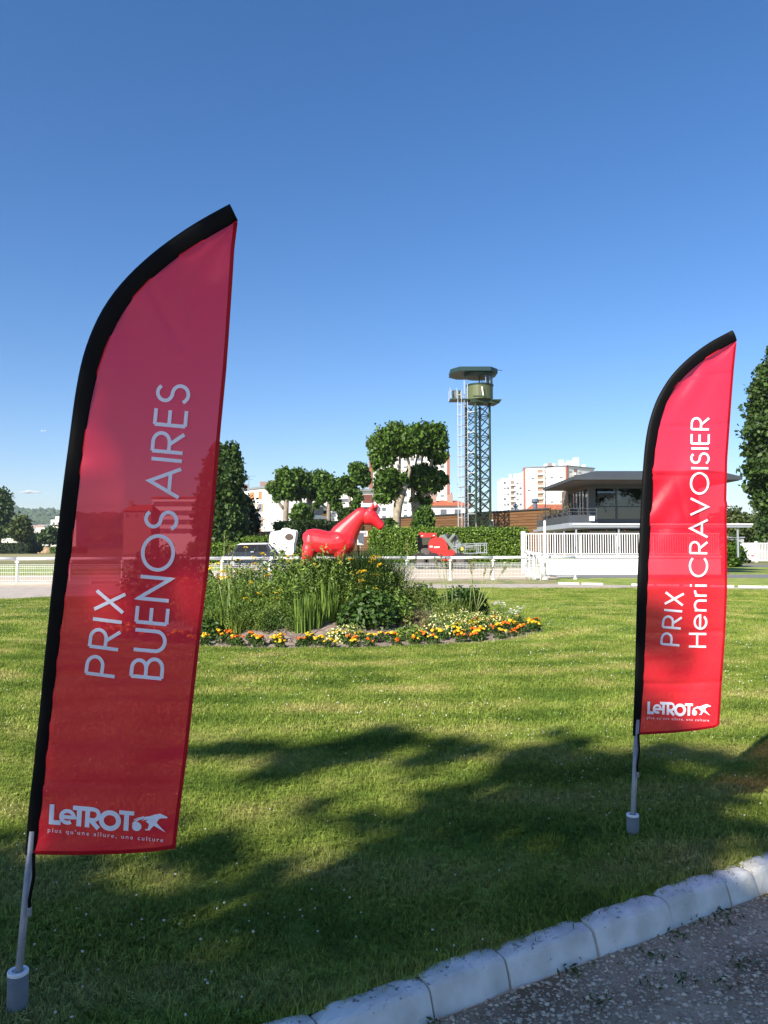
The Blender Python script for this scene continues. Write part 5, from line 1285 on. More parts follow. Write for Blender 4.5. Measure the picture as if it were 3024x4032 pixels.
# ------------------------------------------------------------------ trees
M_BARK = mat('plane_bark', (0.42, 0.36, 0.26), rough=.9, col2=(0.20, 0.16, 0.11), scale=2.2, bump=.6, bscale=6)
M_BARK2 = mat('grey_bark', (0.26, 0.21, 0.16), rough=.95, var=.25, scale=4, bump=.8, bscale=10)
L_PL = leafmat(*LM_PLANE)
L_CYP = leafmat('poplar', (0.016, 0.042, 0.008), (0.085, 0.15, 0.028))
L_BLK = leafmat('conifer_dark', (0.005, 0.012, 0.004), (0.020, 0.038, 0.010))
L_OLV = leafmat('conifer_olive', (0.03, 0.05, 0.010), (0.12, 0.16, 0.035))
def tree(name, label, Y, blobs, trunk, leaf, n, lm, bark, conv=None, group=None, clump=.40, shell=.35, cat='tree', ys=1.0, nb_=.25):
    """blobs: (u, v, ru, rv) ellipses of foliage in the view; trunk: list of limbs [(u, v, r), ...]"""
    f = conv or (lambda u, v: (u, v)); k = (f(1, 0)[0] - f(0, 0)[0])
    base = at(*f(trunk[0][0][0], trunk[0][0][1]), Y); T = thing(name, label, cat, (base.x, Y, 0), group)
    for li, limb_ in enumerate(trunk):
        pts = [at(*f(u, v), Y + (0 if i == 0 else random.uniform(-.3, .3) * (li > 0))) for i, (u, v, r) in enumerate(limb_)]; rs = [r * k * Y / F_PX for _, _, r in limb_]
        if li == 0: pts = [Vector((pts[0].x, Y, -.1))] + pts; rs = [rs[0] * 1.25] + rs
        MB().tube(pts, rs, 9).build('trunk' if li == 0 else 'limb', bark, T, smooth=True)
    B = []
    for u, v, ru, rv in blobs:
        c = at(*f(u, v), Y + random.uniform(-.5, .5) * ru * k * Y / F_PX); q = k * Y / F_PX
        B.append(((c.x - base.x, c.y - Y, c.z), (ru * q, (ru + rv) / 2 * q * ys, rv * q)))
    P, d = blob_points(B, int(n * 1.5), RNG, clump=clump, shell=shell)
    link('crown', leaf_mesh('crown', P, leaf, lm, RNG, aspect=.8, nbias=d * nb_), T); return T
c1 = lambda u, v: (1350 + u * .422, 1380 + v * .422)
tree('plane_tree', 'large pollarded plane tree with pale trunk, left of the tower', 76,
     [(420, 850, 120, 110), (330, 890, 85, 75), (520, 800, 110, 95), (640, 850, 110, 100), (570, 910, 90, 70), (380, 1000, 95, 70), (330, 960, 70, 60), (300, 1070, 30, 40), (420, 1200, 110, 80), (360, 1260, 60, 60), (450, 1290, 80, 70), (380, 1370, 75, 55), (560, 1200, 50, 45)],
     [[(500, 1690, 38), (505, 1560, 38), (515, 1440, 44), (550, 1350, 34), (590, 1240, 26)], [(520, 1430, 30), (490, 1340, 22), (480, 1180, 16), (450, 1020, 12), (430, 900, 8)], [(560, 1330, 24), (520, 1230, 18), (530, 1100, 13), (535, 900, 9)], [(590, 1250, 20), (625, 1120, 15), (605, 980, 12), (590, 850, 8)], [(500, 1400, 18), (440, 1330, 14), (400, 1260, 9)]],
     .33, 11000, L_PL, M_BARK, c1)
tree('plane_tree', 'large plane tree with red-brown ivy patch on its trunk, next to the tower ladder', 79,
     [(720, 790, 110, 90), (830, 780, 95, 75), (900, 760, 65, 60), (890, 830, 75, 70), (780, 890, 110, 80), (900, 930, 70, 70), (870, 1010, 60, 50), (930, 1000, 40, 50), (640, 800, 60, 70), (700, 1170, 105, 70), (640, 1210, 70, 60), (820, 1190, 95, 75), (920, 1200, 55, 60), (780, 1110, 60, 50), (830, 1270, 80, 50), (740, 1270, 60, 45), (700, 1390, 60, 45), (770, 1400, 45, 45)],
     [[(690, 1700, 40), (690, 1560, 42), (680, 1440, 46), (690, 1380, 36)], [(680, 1420, 28), (650, 1330, 20), (650, 1200, 14), (680, 1060, 10), (710, 900, 7)], [(700, 1400, 28), (790, 1280, 20), (810, 1110, 15), (850, 960, 12), (880, 850, 8)], [(700, 1410, 22), (840, 1310, 14), (900, 1230, 8)], [(660, 1330, 14), (730, 1080, 10), (760, 900, 7)]],
     .33, 11000, L_PL, M_BARK, c1)
tree('leafy_shrub', 'leafy green shrub growing against the brown hall between trunks', 74, [(1672, 2030, 32, 30), (1660, 2060, 30, 30), (1690, 2062, 22, 26), (1665, 2095, 28, 20)], [[(1668, 2130, 5), (1668, 2060, 4)]], .3, 1800, L_PL, M_BARK2, cat='bush')
tree('leafy_shrub', 'small green shrub in front of the pale plane trunk', 74, [(1535, 2070, 22, 20), (1515, 2085, 22, 18)], [[(1530, 2130, 4), (1530, 2080, 3)]], .3, 800, L_PL, M_BARK2, cat='bush')
c10 = lambda u, v: (1050 + u * .2713, 1800 + v * .2713)
D5 = 106
tree('pollard_tree', 'pollarded tree with a forked trunk, nearest to the white house', D5, [(250, 260, 105, 80), (110, 450, 90, 75), (60, 430, 45, 45), (170, 560, 65, 65), (290, 420, 95, 110), (320, 540, 70, 70), (230, 360, 80, 70)],
     [[(270, 1000, 44), (278, 800, 40), (285, 620, 38)], [(260, 760, 24), (190, 680, 20), (150, 600, 12)], [(285, 640, 26), (250, 560, 22), (250, 400, 14)], [(290, 640, 20), (320, 520, 12)]], .42, 3600, L_PL, M_BARK2, c10)
tree('pollard_tree', 'pollarded tree with a slim trunk, second from the white house', D5 + 4, [(450, 270, 95, 85), (520, 330, 100, 90), (440, 420, 90, 90), (540, 470, 90, 80), (430, 560, 70, 55)], [[(500, 900, 26), (495, 640, 24), (480, 560, 20)], [(490, 600, 14), (430, 480, 8)]], .42, 3300, L_PL, M_BARK2, c10)
tree('pollard_tree', 'pollarded tree with a broad dark trunk, third from the white house', D5 + 6, [(640, 320, 95, 85), (700, 400, 90, 90), (620, 470, 90, 80), (700, 560, 80, 60), (600, 400, 70, 80)], [[(610, 900, 44), (615, 700, 40), (640, 600, 30)], [(610, 640, 24), (580, 520, 12)], [(650, 620, 22), (700, 500, 12)]], .42, 3300, L_PL, M_BARK2, c10)
tree('pollard_tree', 'pollarded tree with a grey trunk above the horse back', D5 - 2, [(790, 320, 95, 95), (860, 370, 95, 100), (960, 410, 80, 90), (1000, 520, 70, 80), (860, 500, 100, 70), (950, 580, 70, 60), (1010, 690, 70, 80), (790, 620, 55, 50), (720, 700, 40, 40)], [[(900, 980, 32), (900, 760, 28), (905, 600, 22)], [(890, 740, 16), (800, 690, 12)], [(905, 620, 16), (960, 500, 8)]], .42, 4200, L_PL, M_BARK2, c10)
tree('pollard_tree', 'tall narrow pollarded tree standing apart above the horse head', D5 - 4, [(1290, 170, 90, 75), (1370, 190, 85, 80), (1420, 330, 75, 90), (1320, 300, 100, 80), (1120, 350, 80, 65), (1090, 420, 55, 50), (1210, 380, 85, 70), (1180, 470, 70, 50), (1270, 510, 90, 50), (1330, 590, 55, 50), (1290, 690, 55, 60)], [[(1225, 950, 28), (1222, 780, 28), (1205, 640, 20), (1200, 540, 16)], [(1230, 700, 12), (1280, 580, 8)]], .42, 4200, L_PL, M_BARK2, c10)
tree('leafy_shrub', 'leafy shrub under the pollarded trees, left of the yew hedge', 95, [(500, 780, 110, 75), (440, 860, 75, 70), (560, 850, 90, 70), (470, 920, 70, 40)], [[(500, 1000, 10), (500, 850, 8)]], .42, 2400, L_PL, M_BARK2, c10, cat='bush')
tree('leafy_shrub', 'dark shrub behind the horse neck', 95, [(1130, 850, 60, 60), (1180, 800, 60, 50), (1110, 900, 50, 40), (1210, 860, 70, 50)], [[(1150, 1000, 10), (1150, 880, 8)]], .42, 1600, L_CYP, M_BARK2, c10, cat='bush')
tree('leafy_shrub', 'small shrub behind the white trailer roof', 85, [(1105, 2075, 24, 16), (1128, 2070, 14, 14)], [[(1105, 2140, 4), (1105, 2085, 3)]], .35, 700, L_PL, M_BARK2, cat='bush')
# columnar poplar and its dark neighbour, poplar at the right edge
def column(name, label, Y, prof, leaf, n, lm, ys=1.0, tr=(10, 2180), clump=.32):
    bl = []
    for i, (v, u0, u1) in enumerate(prof): bl.append(((u0 + u1) / 2, v, (u1 - u0) / 2, 46))
    mid = (prof[-1][1] + prof[-1][2]) / 2
    return tree(name, label, Y, bl, [[(mid, tr[1], tr[0]), (mid, 2000, tr[0] * .8), ((prof[0][1] + prof[0][2]) / 2, prof[0][0], 2)]], leaf, n, lm, M_BARK2, clump=clump, shell=.6, ys=ys, nb_=.35)
column('columnar_poplar', 'tall dark columnar poplar beside the left flag', 80, [(1792, 838, 886), (1790, 880, 938), (1820, 822, 944), (1860, 810, 948), (1900, 798, 950), (1940, 790, 952), (1980, 782, 955), (2020, 778, 957), (2060, 776, 958), (2100, 780, 956), (2130, 788, 950)], .42, 15000, L_CYP)
tree('conifer', 'black-green conifer between the columnar poplar and the white house', 88, [(960, 2000, 34, 45), (975, 2040, 36, 40), (985, 2080, 34, 40), (950, 2080, 44, 50), (930, 2120, 40, 30), (985, 2120, 28, 20)], [[(960, 2170, 7), (960, 2050, 4)]], .38, 3600, L_BLK, M_BARK2)
column('poplar', 'tall poplar tree cut by the right edge of the picture', 66, [(1400, 3025, 3085), (1460, 2990, 3110), (1530, 2960, 3125), (1610, 2945, 3135), (1690, 2938, 3140), (1770, 2940, 3140), (1850, 2946, 3140), (1920, 2950, 3135), (1975, 2975, 3125)], .36, 13000, L_CYP, tr=(12, 2190))
tree('conifer', 'feathery conifer behind the palm on the right', 105, [(2885, 2035, 45, 30), (2855, 2060, 60, 35), (2910, 2060, 50, 30), (2880, 2095, 70, 35), (2920, 2110, 50, 30)], [[(2890, 2200, 7), (2890, 2050, 4)]], .42, 3000, L_OLV, M_BARK2)
tree('conifer', 'broad olive-green tree above the white fence on the right', 118, [(2970, 2080, 60, 40), (3020, 2060, 60, 50), (2950, 2115, 60, 32), (3010, 2115, 70, 35)], [[(2985, 2200, 7), (2985, 2080, 4)]], .45, 3200, L_OLV, M_BARK2)
tree('conifer', 'dark tree below the crown of the right-edge poplar', 98, [(3050, 2060, 50, 60), (3060, 2120, 60, 40)], [[(3050, 2200, 7), (3050, 2080, 4)]], .42, 2000, L_CYP, M_BARK2)
# far left
LT = leafmat('far_left', (0.020, 0.05, 0.010), (0.085, 0.15, 0.025))
tree('broadleaf_tree', 'tall broadleaf tree cut by the left edge of the picture', 255, [(0, 1970, 34, 40), (20, 1990, 22, 26), (-24, 2020, 54, 40), (12, 2040, 30, 36), (2, 2085, 38, 30), (-40, 2080, 50, 40), (-30, 1960, 40, 30)], [[(0, 2160, 6), (0, 2040, 4)]], 1.0, 5200, LT, M_BARK2)
tree('broadleaf_tree', 'rounded olive-green tree right of the tall left-edge tree', 236, [(85, 2060, 26, 26), (70, 2085, 32, 26), (100, 2090, 22, 26), (85, 2110, 36, 16)], [[(85, 2160, 5), (85, 2090, 3)]], .95, 2200, L_OLV, M_BARK2)
tree('broadleaf_tree', 'bright green round tree close to the left flag sleeve', 262, [(200, 2095, 30, 18), (180, 2115, 30, 18), (215, 2115, 30, 18), (195, 2128, 46, 10)], [[(195, 2160, 5), (195, 2110, 3)]], .9, 2000, LT, M_BARK2)
tree('broadleaf_tree', 'low dark tree between the two round trees on the left', 285, [(140, 2118, 24, 16), (118, 2125, 22, 14), (160, 2128, 22, 10)], [[(140, 2160, 4), (140, 2125, 3)]], .9, 900, L_BLK, M_BARK2)
tree('low_bush', 'low round bush at the right end of the far box hedge', 240, [(135, 2155, 26, 14), (115, 2150, 20, 12), (150, 2162, 16, 10)], [[(135, 2170, 4), (135, 2160, 3)]], .7, 1000, L_YEW, M_BARK2, cat='bush')

# ------------------------------------------------------------------ far buildings
M_W1 = mat('facade_white', (0.80, 0.79, 0.76), rough=.9, var=.03, scale=.15)
M_W2 = mat('facade_cream', (0.78, 0.73, 0.64), rough=.9, var=.03, scale=.15)
M_PIER = mat('brick_pier', (0.34, 0.12, 0.08), rough=.9)
M_PANE = mat('far_pane', (0.14, 0.15, 0.17), rough=.2)
M_BLIND = mat('roller_blind', (0.68, 0.67, 0.64), rough=.8)
M_SHUT = mat('orange_shutter', (0.48, 0.19, 0.07), rough=.8)
M_SHUTB = mat('brown_shutter', (0.14, 0.045, 0.03), rough=.8)
M_TILE = mat('clay_tile', (0.46, 0.13, 0.06), rough=.9, var=.2, scale=1.5, bump=.6, bscale=5)
M_SLATE = mat('slate_roof', (0.20, 0.22, 0.24), rough=.7)
M_CHIM = mat('chimney_brick', (0.36, 0.25, 0.20), rough=.9)
class Face:
    def __init__(s, p0, u, nrm): s.p = Vector(p0); s.u = Vector(u).normalized(); s.n = Vector(nrm).normalized(); s.a = math.atan2(s.u.y, s.u.x)
    def box(s, mb, x0, x1, z0, z1, d0, d1):
        c = s.p + s.u * ((x0 + x1) / 2) + s.n * ((d0 + d1) / 2); return mb.box((c.x, c.y, (z0 + z1) / 2), (x1 - x0, abs(d1 - d0), z1 - z0), rz=s.a)
    def put(s, name, m, T, x0, x1, z0, z1, d0=.004, d1=.10): return s.box(MB(), x0, x1, z0, z1, d0, d1).build(name, m, T)
    def window(s, T, x, z, w, h, shut=None, closed=False, blind=0.0):
        f = s.put('window', M_W1, T, x - w / 2 - .08, x + w / 2 + .08, z - .1, z + h + .06, .004, .07)
        s.put('pane', M_PANE if not closed else shut, f, x - w / 2, x + w / 2, z, z + h, .074, .10)
        if blind: s.put('blind', M_BLIND, f, x - w / 2 + .02, x + w / 2 - .02, z + h * (1 - blind), z + h - .01, .104, .13)
        if shut and not closed:
            for sx_ in (-1, 1): s.put('shutter', shut, T, x + sx_ * (w / 2 + .32) - .28, x + sx_ * (w / 2 + .32) + .28, z, z + h, .004, .06)
def px_x(u, Y): return (u - CX) / F_PX * Y
def vz(v, Y): return at(CX, v, Y).z
# white four-storey house left
D = 168; H1 = Vector((px_x(1039, D), D, 0)); zt = vz(1922, D)
WH = thing('white_house', 'white four-storey apartment house with orange shutters behind the poplar', 'building', H1)
ul = Vector((-.62, .785, 0)); ug = Vector((.93, .36, 0)); Ll, Lg = 22, 9.5
a, b, c, d = H1, H1 + ul * Ll, H1 + ul * Ll + ug * Lg, H1 + ug * Lg
MB().prism([a, d, c, b], (0, 0, zt)).build('wall', M_W1, WH)
MB().prism([v + Vector((0, 0, zt + .004)) + o_ for v, o_ in ((a, (a - c).normalized() * .8), (d, (d - b).normalized() * .8), (c, (c - a).normalized() * .8), (b, (b - d).normalized() * .8))], (0, 0, .45)).build('roof', M_SLATE, WH)
ff = Face(a, ul, (-.785, -.62, 0)); fg = Face(a, ug, (.36, -.93, 0))
sh = 2.75
for k in range(5):
    z = zt - 2.35 - k * sh
    ff.window(WH, 1.6, z, 1.5, 1.75, M_SHUT, k in (0, 3)); ff.window(WH, 5.2, z, 2.2, 1.75, M_SHUT, k in (0, 1)); ff.window(WH, 9.6, z, 2.4, 1.75, M_SHUTB, True); ff.window(WH, 14, z, 1.8, 1.7, M_SHUT, False)
    ff.put('balcony', M_W1, WH, 4.0, 11.2, z - .9, z - .05, .11, 1.1)
for s_, w_ in ((1.5, 1.2), (6, 1.8), (15, 1.5)):
    p = a + ul * s_ + ug * 3 + Vector((0, 0, zt + .45)); MB().box((p.x, p.y, p.z + .7), (w_, .9, 1.5), rz=.3).build('chimney', M_CHIM, WH)
p = a + ul * 11 + ug * 2 + Vector((0, 0, zt + .4)); mb = MB().tube([p, p + Vector((0, 0, 3.2))], .05, 5); mb.bar(p + Vector((-1.2, 0, 3.0)), p + Vector((1.6, 0, 3.1)), .05); mb.bar(p + Vector((-.8, 0, 2.3)), p + Vector((.9, 0, 2.35)), .05); mb.build('aerial', M_DGREY, WH)
# white house wing with balconies right
D = 178; zt = vz(1934, D); xa, xb2 = px_x(1112, D), px_x(1500, D)
W2 = thing('white_apartment_block', 'long white apartment block with brown blinds behind the pollarded trees', 'building', ((xa + xb2) / 2, D, 0))
MB().span((xa, D, 0), (xb2, D + 10, zt)).build('wall', M_W1, W2); MB().span((xa - .6, D - .9, zt + .004), (xb2 + .6, D + 10.5, zt + .5)).build('roof', M_SLATE, W2)
f2 = Face((xa, D, 0), (1, 0, 0), (0, -1, 0)); Lf = xb2 - xa
for k in range(4):
    z = zt - 2.5 - k * 2.75
    for (u, w, typ) in ((1144, 1.5, 'o'), (1175, 1.4, 'p'), (1215, 1.6, 'p'), (1262, 2.6, 'b'), (1285, 1.4, 'p'), (1320, 1.4, 'p'), (1358, 2.4, 'p'), (1365 + 38, 1.6, 'p'), (1449, 2.5, 'b'), (1480, 1.6, 'p')):
        x = px_x(u, D) - xa
        if typ == 'o': f2.window(W2, x, z, w, 1.7, M_SHUT, True)
        elif typ == 'b':
            f2.window(W2, x, z - .3, w, 2.0, M_SHUTB, k % 2 == 0); f2.put('balcony', M_W1 if k != 2 else mat('green_balcony', (.03, .10, .08), rough=.4), W2, x - w / 2 - .7, x + w / 2 + .7, z - 1.2, z - .35, .11, 1.2)
        else: f2.window(W2, x, z, w, 1.5, None, False, .25 * ((k * 7 + int(u)) % 3))
f2.put('awning', mat('awning_yellow', (.70, .42, .06), rough=.8), W2, px_x(1270, D) - xa, px_x(1285, D) - xa + 1, vz(2028, D) - .3, vz(2028, D) + .2, .11, 1.3)
# tower block behind the plane trees
D = 300; zt = vz(1788, D); xa, xb2 = px_x(1459, D), px_x(1766, D)
TB = thing('tower_block', 'tall cream tower block with brick-red edges behind the big plane trees', 'building', ((xa + xb2) / 2, D, 0))
MB().span((xa, D, 0), (xb2, D + 14, zt)).build('wall', M_W2, TB)
for x in (xa, xb2): MB().span((x - .55, D - .5, 0), (x + .55, D + 14.5, zt + .3)).build('pier', M_PIER, TB)
fb = Face((xa, D, 0), (1, 0, 0), (0, -1, 0))
for k in range(11):
    z = zt - 2.6 - k * 2.8
    for x in (3.0, 5.2, 11.0, 13.5, 16.2, 19.0, 25.2, 27.8): fb.window(TB, x, z, 1.5 if x not in (19.0,) else 2.2, 1.4, None, False, .3 * ((k + int(x)) % 3))
    fb.put('balcony', M_BLIND, TB, 17.4, 21.4, z - 1.1, z - .15, .11, 1.2)
# apartment blocks right
D = 345; zt = vz(1836, D); 
AB = thing('apartment_block', 'nearer white high-rise with brick-red corners and balcony stack behind the clubhouse roof', 'building', (px_x(2150, D), D, 0))
pl0, pc, pr = Vector((px_x(2066, D + 8), D + 8, 0)), Vector((px_x(2234, D), D, 0)), Vector((px_x(2342, D + 12), D + 12, 0))
MB().prism([pl0, pc, pr, pr + Vector((-6, 16, 0)), pl0 + Vector((2, 16, 0))], (0, 0, zt)).build('wall', M_W1, AB)
MB().prism([v + Vector((0, 0, zt + .005)) for v in (pl0 + Vector((-.4, -.3, 0)), pc + Vector((0, -.6, 0)), pr + Vector((.5, -.3, 0)), pr + Vector((-6, 16, 0)), pl0 + Vector((2, 16, 0)))], (0, 0, .5)).build('parapet', M_SLATE, AB)
dl = (pc - pl0).normalized(); dr = (pr - pc).normalized(); Lw = (pc - pl0).length; Lr = (pr - pc).length
fl_ = Face(pl0, dl, (dl.y, -dl.x, 0)); fr_ = Face(pc, dr, (dr.y, -dr.x, 0))
fl_.put('pier', M_PIER, AB, -.3, .55, 0, zt - .02, .004, .3); fl_.put('pier', M_PIER, AB, Lw - .6, Lw - .02, 0, zt - .02, .004, .3); fr_.put('pier', M_PIER, AB, .02, .7, 0, zt - .02, .004, .3)
for k in range(10):
    z = zt - 2.5 - k * 2.75
    for x in (2.2, 4.0, 10.4, 12.6, 14.6, 16.8): fl_.window(AB, x, z, 1.5, 1.35, None, False, (.95, .8, .9, .45)[(k * 3 + int(x)) % 4])
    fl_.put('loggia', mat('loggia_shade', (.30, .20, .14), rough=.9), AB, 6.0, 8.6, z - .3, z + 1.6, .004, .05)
    fl_.put('balcony', mat('balcony_yellow', (.72, .66, .42), rough=.8) if k % 3 else M_W1, AB, 6.0, 8.7, z - 1.0, z - .1, .11, 1.0)
    for x in (2.4, 9.0): fr_.window(AB, x, z, 2.0, 1.3, None, False, .8)
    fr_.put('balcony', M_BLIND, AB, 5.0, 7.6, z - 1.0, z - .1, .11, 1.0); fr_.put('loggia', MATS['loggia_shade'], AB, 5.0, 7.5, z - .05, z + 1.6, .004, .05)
for i, (u, w, h) in enumerate([(2150, 1.2, 1.6), (2170, 1.6, 2.0), (2182, 1.2, 1.8), (2212, 2.2, 3.4), (2230, 1.4, 2.0), (2245, 2.6, 3.0), (2270, 2.4, 4.4), (2300, 1.5, 1.2)]):
    MB().box((px_x(u, D + 10), D + 10, zt + .5 + h / 2), (w, 1.6, h)).build('chimney', M_W1 if i != 1 else M_CHIM, AB)
D = 400; zt = vz(1886, D)
A2 = thing('apartment_block', 'farther white high-rise with stacked balconies, left of the nearer one', 'building', (px_x(2020, D), D, 0))
xa, xb2 = px_x(1976, D), px_x(2070, D)
MB().span((xa, D, 0), (xb2, D + 14, zt)).build('wall', M_W1, A2); MB().span((xa - .2, D - .3, zt + .004), (xb2 + .2, D + 14.2, zt + .4)).build('parapet', M_BLIND, A2)
f3 = Face((xa, D, 0), (1, 0, 0), (0, -1, 0))
for k in range(10):
    z = zt - 2.6 - k * 2.8
    for x in (1.6, 3.4, 8.2, 9.8, 11.2): f3.window(A2, x, z, 1.2, 1.35, None, False, (.8, .2, .5)[(k + int(x)) % 3])
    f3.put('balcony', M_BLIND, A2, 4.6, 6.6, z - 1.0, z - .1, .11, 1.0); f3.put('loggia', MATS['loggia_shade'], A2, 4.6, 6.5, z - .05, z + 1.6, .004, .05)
for u, w, h in [(2010, 1.0, 2.6), (2030, 1.4, 2.8), (2043, 1.2, 2.9), (2055, 1.6, 3.2)]: MB().box((px_x(u, D + 6), D + 6, zt + .4 + h / 2), (w, 1.4, h)).build('chimney', M_W1, A2)
# tiled houses
def tiled_house(label, D, u0, u1, v_eave, v_ridge, chim, wallm, hip=.25):
    x0, x1, ze, zr = px_x(u0, D), px_x(u1, D), vz(v_eave, D), vz(v_ridge, D); T = thing('tiled_house', label, 'house', ((x0 + x1) / 2, D, 0))
    MB().span((x0 + .4, D, 0), (x1 - .4, D + 8, ze)).build('wall', wallm, T); w = (x1 - x0) * hip
    r = MB(); r.add([(x0, D - .5, ze + .01), (x1, D - .5, ze + .01), (x1, D + 8.5, ze + .01), (x0, D + 8.5, ze + .01), (x0 + w, D + 4, zr), (x1 - w, D + 4, zr)], [(0, 1, 5, 4), (1, 2, 5), (2, 3, 4, 5), (3, 0, 4), (3, 2, 1, 0)])
    rf_ = r.build('roof', M_TILE, T)
    for u, h in chim:
        x = px_x(u, D); MB().box((x, D + 3, zr + .1), (1.0, .7, h * 2)).build('chimney', M_CHIM, rf_)
        for q in (-.25, .25): MB().tube([(x + q, D + 3, zr + h), (x + q, D + 3, zr + h + .5)], .12, 6).build('chimney_pot', M_TILE, rf_)
    fc = Face((x0, D, 0), (1, 0, 0), (0, -1, 0)); L_ = x1 - x0
    for i in range(max(2, int(L_ / 2.6))): fc.window(T, 1.4 + i * 2.5, ze - 2.0, 1.1, 1.4, None, False, 0)
    return T
tiled_house('house with orange tiled roof and chimneys between plane tree and tower', 138, 1660, 1862, 1992, 1966, [(1712, 1.0), (1778, .9), (1852, .9)], M_W1)
tiled_house('house with dark red tiled roof left of the clubhouse', 112, 2096, 2262, 2010, 1979, [], M_CHIM, .12)
tiled_house('low house with tiled roof showing through the left flag', 210, 480, 600, 2012, 1984, [(500, .8)], M_CHIM, .15)
# block of flats seen through the left flag
D = 240; xa, xb2, zt = px_x(598, D), px_x(775, D), vz(1962, D)
B6 = thing('white_flats', 'white block of flats showing through the left flag', 'building', ((xa + xb2) / 2, D, 0))
MB().span((xa, D, 0), (xb2, D + 10, zt)).build('wall', M_W1, B6); MB().span((xa - .3, D - .4, zt + .004), (xb2 + .3, D + 10, zt + .5)).build('roof', M_TILE, B6)
f6 = Face((xa, D, 0), (1, 0, 0), (0, -1, 0))
for k in range(4):
    for i in range(5): f6.window(B6, 1.6 + i * 2.7, zt - 2.5 - k * 2.8, 1.3, 1.5, M_SHUTB, False)
# white building and roofs on the far left
D = 560; xa, xb2 = px_x(199, D), px_x(300, D)
B7 = thing('white_factory', 'distant white building with roof turret next to the left flag', 'building', (px_x(230, D), D, 0))
MB().span((xa, D, 0), (xb2, D + 20, vz(2046, D))).build('wall', M_W2, B7); MB().span((px_x(212, D), D + 2, vz(2046, D) + .01), (px_x(235, D), D + 9, vz(2033, D))).build('turret', M_W2, B7); MB().tube([(px_x(228, D), D + 4, vz(2034, D)), (px_x(228, D), D + 4, vz(2024, D))], .5, 6).build('mast', M_SLATE, B7)
f7 = Face((xa, D, 0), (1, 0, 0), (0, -1, 0))
for i in range(5): f7.window(B7, 2.2 + i * 3.4, vz(2066, D), 1.6, 1.8)
hc = [M_W2, M_W1, mat('facade_grey', (.45, .43, .40), rough=.9)]
for i in range(12):
    D = random.uniform(760, 1050); u = 114 + i * 7.6 + random.uniform(-3, 3); x = px_x(u, D); w = random.uniform(8, 13); ze = vz(random.uniform(2074, 2084), D); T = thing('town_house', 'tiny pale house among the distant roofs below the wooded hill', 'house', (x, D, 0), 'distant town houses')
    MB().span((x - w / 2, D, -2), (x + w / 2, D + 9, ze)).build('wall', hc[i % 3], T)
    r = MB(); r.add([(x - w / 2 - .5, D - .5, ze), (x + w / 2 + .5, D - .5, ze), (x + w / 2 + .5, D + 9.5, ze), (x - w / 2 - .5, D + 9.5, ze), (x - w / 2, D + 4.5, ze + 2.8), (x + w / 2, D + 4.5, ze + 2.8)], [(0, 1, 5, 4), (1, 2, 5), (2, 3, 4, 5), (3, 0, 4)]); r.build('roof', M_SLATE if i % 2 else M_CHIM, T)
# curved white stand on the far left
D = 300; ST = thing('white_stand', 'low white stand with a rounded end in the far left field', 'building', (px_x(0, D), D, 0))
xe = px_x(98, D); pts = [(-60, D - 6)] if False else []
pth = [(px_x(-300, D), D - 4), (xe - 3, D - 4), (xe - .8, D - 3.2), (xe, D - 1), (xe, D + 3), (xe - 1.5, D + 5), (px_x(-300, D), D + 5)]
MB().prism([(x, y, 0) for x, y in pth], (0, 0, vz(2120, D))).build('wall', M_W2, ST); MB().prism([(x, y - .6, vz(2113, D)) for x, y in pth], (0, 0, .45)).build('roof', M_W1, ST)
fs_ = Face((px_x(-20, D), D - 4, 0), (1, 0, 0), (0, -1, 0))
for i in range(9): fs_.put('bay', M_BLIND, ST, i * 1.28, i * 1.28 + .8, vz(2128, D), vz(2122.5, D), .004, .1); fs_.put('arch', M_SLATE, ST, i * 1.28, i * 1.28 + .7, vz(2119.5, D), vz(2113.8, D), -1.2, .15)
# earth mound in the left field
mb = MB(); c = at(185, 2162, 262)
for j in range(5):
    for i in range(16): a = i / 16 * 6.283; r = (1, .85, .62, .35, .1)[j]; mb.v.append((c.x + 3.6 * r * math.cos(a) * random.uniform(.85, 1.1), 262 + 4 * r * math.sin(a), (0, .9, 1.6, 2.1, 2.3)[j] * random.uniform(.9, 1.05)))
for j in range(4):
    for i in range(16): mb.f.append((j * 16 + i, j * 16 + (i + 1) % 16, (j + 1) * 16 + (i + 1) % 16, (j + 1) * 16 + i))
mb.f.append(tuple(64 + i for i in range(16))); o = mb.build('earth_mound', mat('earth', (.40, .27, .15), rough=.95, var=.2, scale=.8)); o['kind'] = 'structure'
# hut with grilled windows, plank fence behind the car
D = 90; HU = thing('flat_roofed_hut', 'low flat-roofed hut with white window grilles behind the car', 'hut', (px_x(1050, D), D, 0))
MB().span((px_x(1012, D), D, 0), (px_x(1100, D), D + 4, vz(2098, D))).build('wall', M_W2, HU); MB().span((px_x(990, D), D - .8, vz(2098, D) + .004), (px_x(1104, D), D + 4.5, vz(2093, D))).build('roof', mat('roof_concrete', (.38, .34, .28), rough=.9), HU)
fh = Face((px_x(1012, D), D, 0), (1, 0, 0), (0, -1, 0))
for x in (.75, 1.35):
    f = fh.put('window', M_PANE, HU, x - .25 + (x > 1) * .2, x + .25 + (x > 1) * .2, vz(2115, D), vz(2101, D), .004, .05)
    for q in range(5): fh.put('grille_bar', M_WPAINT, f, x - .24 + (x > 1) * .2 + q * .12, x - .21 + (x > 1) * .2 + q * .12, vz(2115, D), vz(2101, D), .06, .09)
D = 82; PF = thing('plank_fence', 'short weathered plank fence left of the hedge above the car', 'fence', (px_x(945, D), D, 0))
pk = MB().box((0, 0, .95), (.17, .03, 1.9)).mesh('plank', M_PLANK2)
for i in range(9): o = link('plank', pk, PF); o.location = (px_x(918, D) + i * .185 - px_x(945, D), 0, 0)
